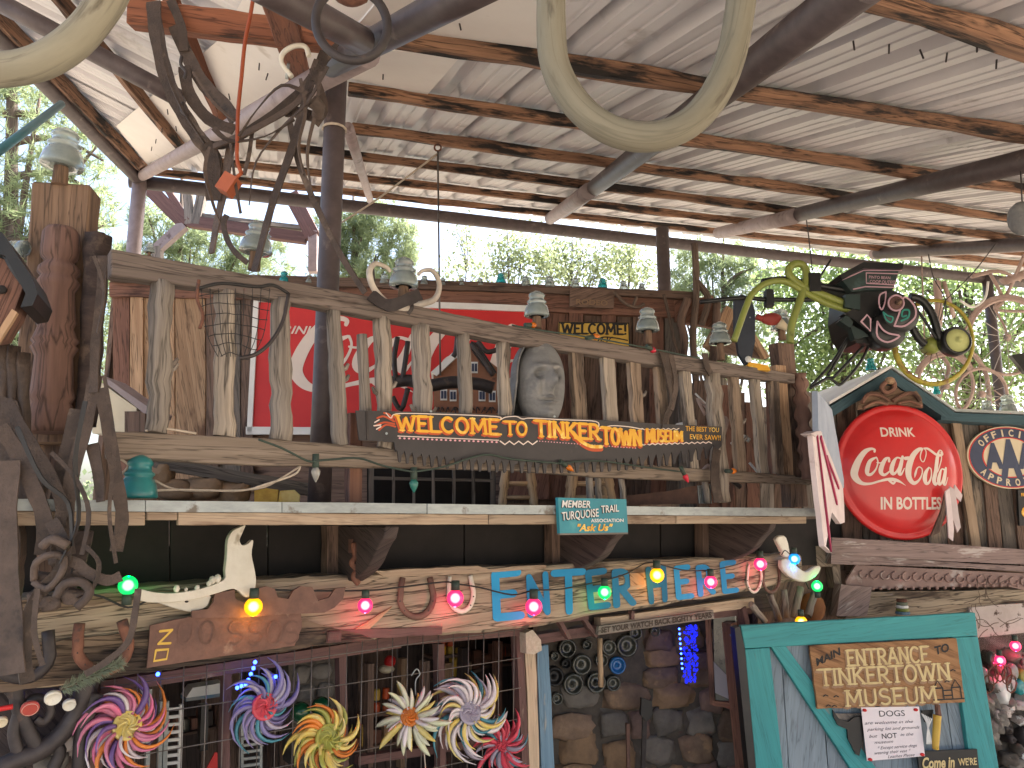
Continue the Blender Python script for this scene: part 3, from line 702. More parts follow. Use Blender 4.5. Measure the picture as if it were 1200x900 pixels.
# left newel: squared timber, turned half-post and a dark log
nw = thing('newel_post', 'heavy squared timber newel with a turned reddish half post nailed to its face', 'post')
NW = Pl(SHF.p + FN * .06, (.25, -.97, 0)); NW = frontal(68, 2.5, 12)
bar(NW, (72, 214), (48, 520), 62, .12, -.02, .003, 8, w2=68).build('timber', M_post, nw, .006)
pr_ = [(0, 0)]
prof = [(15, 0), (19, 6), (20, 30), (19, 36), (15, 40), (17, 44), (21, 48), (22, 54), (18, 58), (20, 62), (22, 66), (20, 72), (17, 76), (20, 110), (21, 112), (18, 118), (22, 130), (24, 134), (21, 138), (24, 142), (22, 146), (19, 152), (21, 190), (24, 200), (20, 205), (22, 212), (24, 220), (24, 232), (20, 238)]
A = NW.at(72, 268, .045); B = NW.at(58, 507, .045); ax = (B - A).normalized(); L_ = (B - A).length
Mx = ax.to_track_quat('Z', 'Y').to_matrix().to_4x4(); Mx.translation = A
kpx = pxr(NW, 70, 400, 1)
MB().lathe([(r * kpx * 1.02, z / 238 * L_) for r, z in prof], Mx, 20).build('turned_half_post', M_turn, nw)
bar(NW, (52, 370), (30, 560), 30, .05, -.09, .003, 6, w2=40).build('side_board', M_plank, nw)
bar(NW, (64, 500), (52, 600), 50, .05, -.06, .003, 6).build('lower_board', M_post, nw)
dl = pole(NW, (116, 276), (100, 500), 27, 24, .02, 12, 10, .35)
tag(dl.build('dark_log', mat('bark_dark_log', (.075, .05, .042), (.03, .022, .02), (.12, .085, .065), .64, sc=(10, 10, 30), nsc=8, bump=1.0, rough=.9)), 'dark knotty bark log wired upright beside the turned newel post', 'log')

# right end posts
rp = thing('end_post', 'rough plank end post at the far right end of the log railing', 'post')
RE = frontal(920, 4.62, 25)
bar(RE, (921, 402), (938, 594), 24, .08, 0, .004, 8, w2=27).build('plank_post', M_plankd, rp)
bar(RE, (915, 428), (925, 560), 15, .05, .05, .003, 6).build('board', M_plank, rp)
bar(RE, (908, 448), (912, 556), 16, .04, .02, .003, 6).build('board', M_plankr, rp)
A = RE.at(937, 438, .06); B = RE.at(946, 562, .06); ax = (B - A).normalized(); Mx = ax.to_track_quat('Z', 'Y').to_matrix().to_4x4(); Mx.translation = A
kp = pxr(RE, 940, 500, 1); L_ = (B - A).length
MB().lathe([((8 + 1.6 * (1 if (i // 2) % 2 else -1) * (1 if i % 9 else 0)) * kp, i / 26 * L_) for i in range(27)], Mx, 14).build('spindle', M_turn, rp)
bar(RE, (900, 560), (955, 564), 7, .1, .06, .002, 4).build('cap_board', M_low, rp)

# ================================================================ REAR SHED on the balcony
shed = thing('rear_shed', 'low brown plank shed behind the railing, topped by a row of glass insulators', 'shed')
def rl(x, d=0): return 331 + (x - 130) * .0255 + d       # eave line
# eave beams and fascia
board(REAR, [(128, 318), (300, 322), (560, 330), (812, 342), (812, 350), (560, 340), (300, 333), (128, 329)], .10, .08, .5, 20).build('roof_edge', M_plankd, shed)
board(REAR, [(128, 330), (300, 334), (560, 341), (812, 351), (790, 372), (560, 362), (300, 350), (128, 347)], .05, .04, .7, 20).build('fascia_board', M_plankr, shed)
board(REAR, [(790, 352), (836, 346), (836, 384), (792, 376)], .05, .05, .7, 14).build('fascia_board', M_plankr, shed)
xs = [132, 152, 168, 205, 241, 256, 282, 297]
ms = [M_plankr, M_plank, M_plank, M_plank, M_plankd, M_plankg, M_plankd]
for i in range(7):
    board(REAR, [(xs[i] + .7, 340 + i), (xs[i + 1] - .7, 341 + i), (xs[i + 1] - .7, 575), (xs[i] + .7, 575)], .03, (.0, .02, .0, .015, .03, .0, .02)[i], .5, 26).build('plank', ms[i], shed)
xs = [585, 640, 666, 684, 704, 722, 741, 760, 778, 800]
ms = [M_plankr, M_plankr, M_plankr, M_plankd, M_plankr, M_plankd, M_plankd, M_plankr, M_plankg]
for i in range(9):
    board(REAR, [(xs[i] + .7, 358), (xs[i + 1] - .7, 358), (xs[i + 1] + 3, 585), (xs[i] + 3, 585)], .03, (.02, 0, .03, -.01, .02, -.02, 0, .02, .01)[i], .5, 26).build('plank', ms[i], shed)
# body behind: side walls, back, roof
A = REAR.at(132, 345); B = REAR.at(798, 360); nb_ = -REAR.n
zb = dz + .02
for P_ in (A, B):
    for i in range(5):
        o = P_ + nb_ * (.03 + i * .24); MB().beam(V((o.x, o.y, zb)) + nb_ * .11, V((o.x, o.y, P_.z)) + nb_ * .11, .235, .03, REAR.n.cross(UP)).build('side_plank', M_plankd, shed)
MB().prism([A + nb_ * 1.25, B + nb_ * 1.25, V((B.x, B.y, zb)) + nb_ * 1.25, V((A.x, A.y, zb)) + nb_ * 1.25], nb_ * .03).build('back_wall', M_plankd, shed)
for i in range(22):
    t = i / 22; p = REAR.at(128, 322).lerp(REAR.at(812, 344), t + .021)
    MB().beam(p - REAR.n * .02, p - REAR.n * 1.45 - UP * .16, .165, .02, UP, .001, 3).build('roof_plank', M_plankd, shed)
# shadowed boards behind the coke panel, so nothing shows through
board(REAR, [(290, 345), (600, 352), (600, 590), (290, 590)], .02, -.03, 0).build('backing', M_plankd, shed)
board(REAR, [(590, 355), (800, 360), (803, 590), (590, 590)], .02, -.04, 0).build('backing', M_plankd, shed)

# carved nameboard above the welcome sign
nbd = thing('carved_board', 'small weathered carved nameboard nailed to the shed fascia', 'sign')
tb = board(REAR, [(668, 337), (720, 340), (719, 361), (668, 359)], .03, .09, .3, 10).build('board', M_plankd, nbd)
mb = MB(); text(mb, 'RODEO', sub(quad(REAR, .092, (668, 337), (720, 340), (719, 361), (668, 359)), .14, .12, .86, .42)); mb.build('lettering', M_plank, nbd)

# welcome sign, yellow
ws = thing('welcome_sign', 'yellow painted board reading WELCOME in dark western letters on the shed wall', 'sign')
WQ = ((655, 377), (737, 378), (738, 406), (654, 404))
board(REAR, list(WQ), .02, .07, .2, 20).build('board', M_ylw, ws)
q = quad(REAR, .07, *WQ); mb = MB()
paint(mb, 'WELCOME!', sub(q, .05, .50, .96, .92), .2, asp=5.5, serif=.16)
text(mb, 'EV', sub(q, .58, .16, .74, .40, .03), shear=.2)
stroke(mb, q, smooth([(.04, .06), (.25, .30), (.5, .12), (.62, .36), (.8, .34), (.97, .25)]), .05, asp=3)
for e in [[(0.005, .02), (.005, .98)], [(.01, .97), (.99, .97)], [(.995, .02), (.995, .98)]]: stroke(mb, q, e, .05, asp=3)
mb.build('lettering', M_ink, ws)

# big red panel
cp = thing('soda_panel', 'long red enamel soft drink panel with cream script, white framed, behind the railing', 'sign')
CQ = ((303, 352), (624, 363), (624, 503), (295, 509))
mb = board(REAR, list(CQ), .015, .05, 0); mb.build('panel', M_redf, cp)
for P_ in [[(297, 352), (303, 352), (295, 509), (289, 509)], [(297, 346), (624, 358), (624, 365), (297, 353)], [(288, 500), (444, 501), (444, 509), (288, 509)], [(444, 501), (624, 499), (624, 505), (444, 509)]]:
    board(REAR, P_, .03, .07, .15, 20).build('frame', M_white, cp)
q = quad(REAR, .052, (338, 368), (617, 376), (617, 461), (338, 462)); mb = MB(); script(mb, q, 279 / 90.); mb.build('lettering', M_cream, cp)
mb = MB(); text(mb, 'DRINK', quad(REAR, .052, (320, 381), (372, 382), (372, 392), (317, 390)), shear=.25, bold=.015); mb.build('lettering', M_cream, cp)

# ================================================================ GABLE FRONT on the right
gb = thing('gabled_front', 'grey batten board gable with slate blue trim behind the round red soft drink sign', 'building')
xs = [955, 980, 1003, 1022, 1050, 1078, 1100, 1121, 1134, 1147, 1163, 1181, 1194, 1212, 1230, 1250]
def gy(x):
    return 440 + (1045 - x) * .57 if x < 1045 else (432 + (x - 1045) * .80 if x < 1112 else 484 + (x - 1112) * .1)
for i in range(len(xs) - 1):
    a, b = xs[i] + .5, xs[i + 1] - .5; sl = lambda x: (x - 600) * .028
    top = [(a, gy(a)), (b, gy(b))] if not (a < 1045 < b) else [(a, gy(a)), (1045, 440), (b, gy(b))]
    board(GAB, top + [(b + sl(b) * .9, 668), (a + sl(a) * .9, 668)], .03, (0, .018, -.01, .012)[i % 4], .5, 22).build('plank', (M_plankg, M_plankd, M_plankg, M_plankg, M_plankd)[i % 5], gb)
bar(GAB, (1121, 492), (1145, 642), 10, .03, .045, .002, 8, w2=11).build('batten', M_fasc, gb)
# trim boards: rakes and eave
for P_, o_ in [([(1044, 433), (1044, 447), (976, 488), (970, 478)], .16), ([(1044, 433), (1120, 484), (1108, 490), (1044, 447)], .155), ([(1103, 483), (1230, 488), (1230, 500), (1103, 492)], .15)]:
    board(GAB, P_, .16, o_, .2, 20).build('trim_board', M_trim, gb)
# roof slabs behind the trim
A = GAB.at(1045, 431, .17); B = GAB.at(1120, 482, .17); C_ = GAB.at(972, 474, .17); D_ = GAB.at(1240, 487, .17); nb2 = -GAB.n
MB().prism([A, B, B + nb2 * 1.6, A + nb2 * 1.6], UP * .02).build('roof', M_galv, gb); MB().prism([A, C_, C_ + nb2 * 1.6, A + nb2 * 1.6], UP * .02).build('roof', M_white, gb)
MB().prism([B, D_, D_ + nb2 * 1.6, B + nb2 * 1.6], UP * .02).build('roof', M_galv, gb)
board(GAB, [(955, 600), (1250, 600), (1250, 900), (955, 900)], .02, -.06, 0).build('backing', M_plankd, gb)
MB().prism([V((p.x, p.y, z)) for p in (GAB.at(950, 700, -.05),) for z in (0, 1)] + [V((p.x, p.y, z)) for p in (GAB.at(1250, 700, -.05),) for z in (1, 0)], -GAB.n * .05).build('lower_wall', M_plankd, gb)

# ledge with pressed tin cornice and timbers below
lg = thing('tin_cornice', 'peeling ledge board over a strip of embossed rusty tin under the round sign', 'cornice')
LG = Pl(GAB.p + GAB.n * .28, GAB.n)
board(LG, [(975, 630), (1100, 637), (1240, 647), (1240, 664), (1100, 657), (975, 648)], .26, 0, .5, 18).build('ledge_board', M_mauvel, lg)
board(LG, [(974, 648), (1028, 651), (1100, 658), (1240, 666), (1240, 672), (1100, 664), (1016, 662), (974, 661)], .2, -.02, .4, 18).build('moulding', M_mauvel, lg)
board(LG, [(1003, 662), (1240, 674), (1240, 700), (1180, 687), (1100, 688), (990, 691), (992, 680)], .02, -.06, .3, 20).build('tin_strip', M_tin, lg)
bead = MB()
for i in range(24): bead.ball(LG.at(1004 + i * 9.4, 690 - (2 if i > 12 else 0) - i * .1, -.05), .012, 8)
bead.build('bead_row', M_tin, lg)
for i in range(17):
    x = 1012 + i * 12.6; y = 673 + i * .55; r_ = 5.0
    mb = MB(); mb.tube([LG.at(x + r_ * math.cos(t * .9), y + r_ * math.sin(t * .9), -.052) for t in range(6)], .006, 6); mb.build('embossed_scroll', M_tin, lg)
tb = thing('corner_timbers', 'stacked rough timbers and a broken board box under the tin cornice', 'timbers')
board(LG, [(1004, 694), (1240, 690), (1240, 702), (1186, 704), (1120, 718), (1024, 726), (990, 726)], .12, -.08, .8, 16).build('timber', M_beam, tb)
board(LG, [(1136, 712), (1240, 704), (1240, 748), (1150, 765), (1140, 740)], .06, -.06, .8, 14).build('flaking_board', M_wht2, tb)
board(LG, [(986, 685), (1022, 688), (1016, 722), (980, 722)], .10, .0, .5, 12).build('weathered_box', M_mauvel, tb)
board(LG, [(974, 655), (984, 655), (987, 690), (978, 690)], .12, -.1, .4, 12).build('timber', M_low, tb)
board(LG, [(955, 640), (978, 640), (981, 664), (958, 664)], .12, -.1, .4, 12).build('timber', M_low, tb)

# ================================================================ LOWER FRONT: beam, window, doorway
bm = thing('entrance_beam', 'massive hewn log beam painted ENTER HERE in turquoise over the doorway', 'beam')
BT = [(-30, 708), (60, 696), (130, 690), (230, 684), (330, 678), (440, 671), (500, 668), (560, 665), (640, 663), (720, 658), (800, 655), (880, 652), (940, 650)]
BB = [(940, 680), (900, 688), (840, 699), (760, 712), (700, 720), (640, 733), (560, 742), (520, 745), (470, 738), (440, 750), (380, 755), (300, 768), (230, 778), (130, 793), (60, 806), (-30, 812)]
mb = MB(); P_ = [BEAM.at(x, y, .06) for x, y in jag(BT + BB, 14, 1.2)]
mb.prism(P_, FN * -.22); mb.build('beam_log', M_beam, bm, .012)
# long dark rounding along the left half, splits
board(BEAM, [(0, 706), (60, 699), (160, 693), (230, 690), (232, 697), (160, 702), (60, 716), (0, 726)], .03, .075, 1, 12).build('bark_slab', M_beamd, bm)
board(BEAM, [(0, 760), (90, 748), (200, 738), (300, 728), (340, 724), (420, 742), (440, 750), (380, 756), (240, 778), (90, 800), (0, 812)], .04, .078, 1.2, 12).build('bark_slab', M_beamd, bm)
board(BEAM, [(440, 669), (560, 663), (572, 667), (600, 664), (640, 662), (640, 666), (520, 674), (450, 676)], .03, .07, .6, 12).build('bark_slab', M_fasc, bm)
q = lambda a, b, c, d: quad(BEAM, .062, a, b, c, d)
mb = MB()
cap = {'E': (570, 672, 612, 728), }
for ch, tl, tr, br, bl in [('E', (576, 674), (607, 671), (610, 721), (578, 724)), ('N', (617, 676), (641, 672), (644, 717), (619, 721)), ('T', (649, 672), (682, 670), (683, 714), (650, 717)), ('E', (686, 672), (708, 669), (712, 709), (690, 712)), ('R', (718, 670), (737, 668), (742, 706), (720, 709)), ('H', (757, 667), (779, 664), (781, 702), (761, 705)), ('E', (790, 666), (806, 664), (810, 698), (793, 700)), ('R', (816, 665), (831, 663), (836, 694), (819, 697)), ('E', (844, 662), (860, 660), (863, 692), (847, 694))]:
    w_ = {'N': .15}.get(ch, .19)
    mb = MB(); paint(mb, ch, q(tl, tr, br, bl), w_, .002, (tr[0] - tl[0]) / (bl[1] - tl[1]), wob=.02); mb.build('painted_letter', M_ebl, bm)
board(BEAM, [(738, 672), (754, 671), (755, 685), (739, 687)], .006, .068, .4, 8).build('patch', M_plank, bm)
# arrow points of bare wood and the mauve boards under the beam
board(BEAM, [(416, 737), (460, 711), (449, 722), (430, 740)], .01, .07, .3).build('splinter', M_plank, bm)
# frames ---------------------------------------------------------
wf = thing('window_grille', 'mauve painted window frame with welded wire grid left of the doorway', 'window')
WF = Pl(WALL.p + FN * .02, FN)
def wb(a, b, w_, th=.05, off=0, m=M_mauve, name='frame_bar'): bar(WF, a, b, w_, th, off, .0015, 8).build(name, m, wf)
wb((118, 806), (470, 752), 14); wb((460, 752), (616, 738), 12, .05, .001)
wb((118, 806), (104, 1010), 15, .05, -.052); wb((267, 786), (262, 1010), 9, .05, -.052); wb((402, 770), (406, 1010), 9, .05, -.052); wb((517, 755), (521, 1010), 8, .05, -.052); wb((609, 742), (621, 1010), 10, .05, .0)
wb((60, 1000), (640, 960), 14, .05, -.0)
wb((420, 892), (610, 864), 9, .04, -.12)
for x0, x1, y0 in [(386, 440, 745), ]: bar(BEAM, (385, 747), (400, 746), 12, .03, .1).build('end_block', M_mauve, wf)
bar(BEAM, (402, 744), (518, 739), 11, .03, .075, .002, 8, w2=9).build('under_board', M_mauve, wf)
def gyl(x, y_top=True): return 800 - (x - 118) * .135
xw = 132
while xw < 604:
    p1 = (xw + 3, gyl(xw) - 18 - 8 * ((xw // 7) % 2)); p2 = (xw - 3 + (xw - 300) * .012, 985 - (xw - 118) * .03)
    MB().tube([WF.at(*p1, .035), WF.at(*p2, .035)], .0022, 6).build('wire', M_wire, wf); xw += 27 if xw < 230 else (20.5 if xw < 400 else 17.8)
for y0, y1 in [(806, 737), (845, 771), (893, 806), (941, 842), (985, 878)]:
    MB().tube([WF.at(118, y0, .040), WF.at(610, y1, .040)], .0022, 6).build('wire', M_wire, wf)
# doorway frame
df = thing('door_frame', 'mauve and bare timber door frame round the dark entrance passage', 'door frame')
def db(a, b, w_, th=.06, off=0, m=M_mauve, name='frame_bar', w2=None): bar(WF, a, b, w_, th, off, .002, 8, w2=w2).build(name, m, df)
db((626, 750), (704, 738), 11, .07, .005); db((704, 730), (884, 706), 11, .05, .03, M_fasc, 'grey_board'); db((700, 737), (880, 712), 14, .04, .0)
db((622, 765), (630, 1010), 15, .08, -.01, M_fasc, 'timber_jamb', 14)
db((636, 757), (647, 1010), 17, .06, -.10, M_blue, 'blue_jamb', 20)
db((872, 712), (878, 738), 8, .05, .04); db((860, 730), (888, 1010), 12, .07, -.06, M_plankr, 'timber_jamb')
for a, b in [((656, 727), (668, 748)), ((684, 724), (700, 746)), ((742, 716), (742, 726)), ((654, 727), (690, 724))]: bar(WF, a, b, 5, .03, .05).build('iron_strap', M_mauve, df)
MB().prism([WF.at(*p, .05) for p in [(616, 742), (624, 738), (634, 750), (635, 762), (626, 767), (617, 766)]], FN * -.05).build('rag', M_rope, df)
board(WF, [(858, 744), (870, 740), (874, 742), (868, 760)], .02, 0).build('corner_piece', M_blue, df)
# watch sign
wt = thing('watch_sign', 'narrow carved plank reading SET YOUR WATCH BACK EIGHTY YEARS over the doorway', 'sign')
SQ = ((702, 734), (836, 715), (837, 725), (701, 744))
board(WF, list(SQ), .02, .075, .2, 16).build('board', M_plankg, wt)
mb = MB(); text(mb, 'SET YOUR WATCH BACK EIGHTY YEARS', sub(quad(WF, .077, *SQ), .02, .2, .98, .86), bold=.03); mb.build('lettering', M_beamd, wt)

# ---------------------------------------------------------------- passage behind the doorway
DW = frontal(760, 5.35, 10)
sw = thing('bottle_stone_wall', 'dim passage wall of rough stones with round bottle bases set in mortar', 'wall')
board(DW, [(600, 700), (900, 700), (900, 1010), (600, 1010)], .1, -.04, 0).build('mortar_bed', M_mort, sw)
ax_ = DW.n.cross(UP) * -1
for x, y, r_, m_ in [(665, 760, 11, 0), (688, 756, 6, 0), (650, 769, 5, 0), (663.5, 778, 6, 1), (682, 779, 12, 0), (650, 793, 11, 1), (672, 802, 12.5, 0), (699, 800, 12, 0), (705, 774, 8, 0), (714, 759, 9, 0), (724, 780, 10, 2), (735, 757, 13, 0), (719, 801, 9, 0), (653, 819, 7, 0), (690, 742, 6, 0), (745, 742, 8, 0), (768, 740, 6, 0)]:
    c = DW.at(x, y, -.0); k = pxr(DW, x, y, r_)
    M4 = DW.n.to_track_quat('Z', 'Y').to_matrix().to_4x4(); M4.translation = c - DW.n * .05
    MB().lathe([(k, 0), (k, .05), (k * .9, .062), (k * .72, .055), (k * .66, .035), (k * .3, .03), (k * .12, .05), (0.0001, .055)], M4, 20).build('bottle_base', (M_bottle, M_blk, M_bblue)[m_], sw)
rows = [(748, 24), (771, 22), (793, 22), (818, 28), (848, 32), (880, 32), (913, 34), (948, 36), (984, 36)]
M_stones = [M_stone, mat('ochre_stone', (.33, .21, .12), (.2, .13, .08), None, sc=(9, 9, 9), rough=.9, bump=.7, fine=40), mat('mauve_stone', (.22, .145, .12), (.13, .085, .07), None, sc=(9, 9, 9), rough=.9, bump=.7, fine=40), mat('grey_stone', (.22, .195, .165), (.13, .115, .1), None, sc=(9, 9, 9), rough=.9, bump=.7, fine=40)]
for i, (y, h) in enumerate(rows):
    x = 640 + (i % 2) * 14 if y > 812 else 752
    while x < 895:
        w_ = R.uniform(20, 58); p = DW.at(x + w_ / 2, y + R.uniform(-3, 3), -.045); k = pxr(DW, x, y, 1)
        MB().rock(p, ax_, UP, DW.n, w_ / 2 * k * 1.0, h / 2 * k * 1.0, R.uniform(.02, .05), 12, .45, p=.55).build('stone', R.choice(M_stones), sw); x += w_ + 1.5
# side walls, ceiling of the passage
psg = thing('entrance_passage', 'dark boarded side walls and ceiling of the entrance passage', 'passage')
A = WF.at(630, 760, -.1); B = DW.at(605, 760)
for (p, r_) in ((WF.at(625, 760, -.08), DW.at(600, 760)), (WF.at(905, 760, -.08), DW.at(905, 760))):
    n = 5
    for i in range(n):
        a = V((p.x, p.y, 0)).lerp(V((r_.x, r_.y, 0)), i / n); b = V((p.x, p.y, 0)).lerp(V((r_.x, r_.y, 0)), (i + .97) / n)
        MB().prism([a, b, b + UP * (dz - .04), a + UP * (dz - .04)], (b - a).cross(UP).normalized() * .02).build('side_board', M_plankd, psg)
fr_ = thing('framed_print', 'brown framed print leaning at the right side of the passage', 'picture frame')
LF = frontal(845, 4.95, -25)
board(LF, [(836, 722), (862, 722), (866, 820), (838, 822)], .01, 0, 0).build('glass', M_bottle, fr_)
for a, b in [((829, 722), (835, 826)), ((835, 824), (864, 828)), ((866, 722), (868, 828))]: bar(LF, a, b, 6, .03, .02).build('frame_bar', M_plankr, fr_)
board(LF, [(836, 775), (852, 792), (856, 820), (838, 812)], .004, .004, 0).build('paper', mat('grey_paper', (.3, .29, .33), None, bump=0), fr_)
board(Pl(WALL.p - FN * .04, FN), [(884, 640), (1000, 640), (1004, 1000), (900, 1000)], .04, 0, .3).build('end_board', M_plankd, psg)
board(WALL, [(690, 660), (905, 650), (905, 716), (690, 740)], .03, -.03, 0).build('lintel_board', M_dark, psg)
# stick hanging
hs_ = pole(WF, (703, 748), (704, 805), 6, 6, -.3, 8, 3, .05); tag(hs_.build('hanging_stick', M_pine), 'pale square stick hanging in the dark doorway', 'stick')
for i, (x, y0, y1) in enumerate([(756, 820, 905), (736, 838, 905)]):
    t = thing('long_tool', ('black iron paddle standing', 'thin rusty rod standing')[i] + ' in front of the passage stone wall', 'tool')
    bar(DW, (x, y0 + 10), (x - 4 if i == 0 else x + 2, 990), (5, 4)[i], .02, .15).build('handle', (M_iron, M_rustp)[i], t)
    if i == 0: MB().prism([DW.at(*p, .17) for p in [(752, 818), (764, 822), (765, 838), (758, 846), (751, 838)]], DW.n * -.03).build('blade', M_blk, t)

# ================================================================ THE GATE
gt = thing('turquoise_gate', 'open plank gate, blue grey boards in a turquoise Z frame, bearing the entrance signs', 'gate')
xs = [874, 914, 957, 1003, 1050, 1096, 1143]
for i in range(6):
    a, b = xs[i] + .5, xs[i + 1] - .5; sl = lambda x: (x - 870) * .07 + 8
    board(GATE, [(a, 742 - (a - 870) * .06), (b, 742 - (b - 870) * .06), (b + sl(b) * 1.6, 1010), (a + sl(a) * 1.6, 1010)], .025, 0, .2, 30).build('board', M_gateb, gt)
def gbar(P_, off, nm='frame_board'): board(GATE, P_, .035, off, .25, 24).build(nm, M_gatef, gt, .003)
gbar([(868, 733), (1143, 718), (1146, 745), (873, 760)], .037)
gbar([(873, 761), (902, 759), (930, 1010), (896, 1010)], .036)
gbar([(1116, 747), (1146, 746), (1188, 1010), (1154, 1010)], .036)
gbar([(903, 757), (921, 757), (1100, 1000), (1062, 1000)], .033, 'diagonal_brace')
P_ = [GATE.at(867, 734, .037), GATE.at(873, 760, .037), GATE.at(896, 1010, .037), GATE.at(888, 1010, .037), GATE.at(861, 736, .037)]
MB().prism([p - GATE.n * .0 for p in P_], GATE.n * -.07).build('edge_strip', M_blk, gt)
# main entrance sign
me_ = thing('main_entrance_sign', 'varnished plank sign carved MAIN ENTRANCE TO TINKERTOWN MUSEUM hanging on the turquoise gate', 'sign')
MQ = ((949, 757), (1121, 748), (1131, 823), (958, 831))
board(GATE, list(MQ), .02, .06, .6, 9).build('board', M_swood, me_, .002)
q = quad(GATE, .062, *MQ); A_ = 2.3
mb = MB(); sh = MB()
for s_, u0, v0, u1, v1 in [('ENTRANCE', .24, .66, .79, .90), ('TINKERTOWN', .04, .37, .92, .62), ('MUSEUM', .20, .03, .81, .27)]:
    a_ = (u1 - u0) / (v1 - v0) * A_
    paint(sh, s_, sub(q, u0 - .006, v0 - .03, u1 - .006, v1 - .03), .24, .001, a_, serif=.16); paint(mb, s_, sub(q, u0, v0, u1, v1), .15, .0035, a_, serif=.15)
sh.build('letter_relief', M_plank, me_); mb.build('lettering', M_sand, me_)
mb = MB(); text(mb, 'MAIN', lambda u, v, h=0: q(.03 + u * .17, .68 + v * .12 + u * .16, h), bold=.03); text(mb, 'TO', lambda u, v, h=0: q(.84 + u * .1, .76 + v * .13 + u * .05, h), bold=.03)
hs2 = [(.80, .06), (.80, .24), (.83, .36), (.86, .24), (.86, .06)]
for dx in (0, .12): stroke(mb, q, [(x + dx, y) for x, y in hs2], .02, asp=A_); stroke(mb, q, [(.80 + dx, .24), (.86 + dx, .24)], .02, asp=A_)
stroke(mb, q, [(.79, .06), (.995, .06)], .02, asp=A_); stroke(mb, q, [(.86, .2), (.92, .2)], .02, asp=A_); stroke(mb, q, [(.86, .12), (.92, .12)], .02, asp=A_)
for x, y in [(.93, .5), (.05, .2), (.12, .18), (.88, .33), (.06, .04), (.1, .03)]: stroke(mb, q, [(x, y), (x + .015, y + .02), (x + .03, y)], .018, asp=A_)
mb.build('lettering', M_ink, me_)
# notice
no = thing('dog_notice', 'handwritten paper DOGS notice held on the gate by red pushpins', 'notice')
NQ = ((1009, 829), (1077, 828), (1084, 886), (1016, 892))
board(GATE, list(NQ), .0015, .064, 0).build('sheet', M_paper, no)
q = quad(GATE, .0645, *NQ); mb = MB(); mg = MB()
text(mb, 'DOGS', sub(q, .3, .82, .74, .94), .0008, 0); text(mb, 'NOT', sub(q, .30, .40, .56, .5), .0008, .01)
for s_, u0, v0, u1, hh in [('are welcome in the', .03, .68, .86, .06), ('parking lot and grounds', .06, .56, .96, .06), ('but', .08, .43, .22, .06), ('in the', .62, .43, .84, .06), ('museum', .16, .31, .48, .06), ('* Except service dogs', .2, .2, .88, .06), ('wearing their vest *', .14, .11, .76, .06), ('Leashes Please', .36, .02, .82, .06)]:
    text(mg, s_, sub(q, u0, v0, u1, v0 + hh, .01), .0008, 0, .25)
mb.build('lettering', M_ink, no); mg.build('lettering', mat('grey_ink', (.10, .08, .09), bump=0), no)
for x, y in [(.05, .95), (.93, .94), (.05, .03), (.95, .04)]:
    p = q(x, y, .004); MB().ball(p, .011, 10, (1.2, 1.2, .8)).build('pushpin', M_redf, no)
ci = thing('come_in_sign', 'black sign with cream script Come in at the bottom of the gate', 'sign')
KQ = ((1075, 881), (1145, 878), (1150, 925), (1080, 928))
board(GATE, list(KQ), .012, .062, .1, 30).build('board', M_blk, ci)
q = quad(GATE, .064, *KQ); mb = MB(); text(mb, 'Come in', sub(q, .06, .58, .60, .86), .002, .03, .25); text(mb, "WE'RE", sub(q, .66, .62, .97, .80), .002, .02)
mb.build('lettering', M_sand, ci)
# black cow silhouette plate and a small figure on the gate
cw = thing('steer_skull_cutout', 'black cut-out of a horned steer head under the entrance sign', 'ornament')
board(GATE, [(976, 832), (983, 842), (994, 846), (1002, 840), (1012, 840), (1014, 850), (1011, 868), (1007, 886), (1003, 884), (994, 866), (993, 855), (982, 850), (977, 840)], .012, .05, 0).build('silhouette', M_blk, cw)
fg = thing('carved_figure', 'small yellow carved figure with white straw tied beside the dog notice', 'figurine')
FGm = M_plank
pole(GATE, (1098, 838), (1096, 878), 9, 7, .08, 8, 6, .3).build('body', M_ylw, fg)
pole(GATE, (1099, 826), (1099, 842), 6, 7, .08, 8, 3, .2).build('neck', M_plankr, fg)
for i in range(7): cord(GATE, [(1080 + i * 2, 836 + i), (1087, 850 + i), (1092 - i, 872)], .003, .075 + i * .002).build('straw', M_white, fg)
board(GATE, [(1080, 833), (1094, 832), (1090, 850), (1084, 846)], .01, .05, .3).build('backing', M_blk, fg)
board(GATE, [(974, 836), (984, 850), (996, 870), (1000, 884), (1012, 884), (1012, 836)], .004, .028, 0).build('bare_patch', M_plankg, gt)
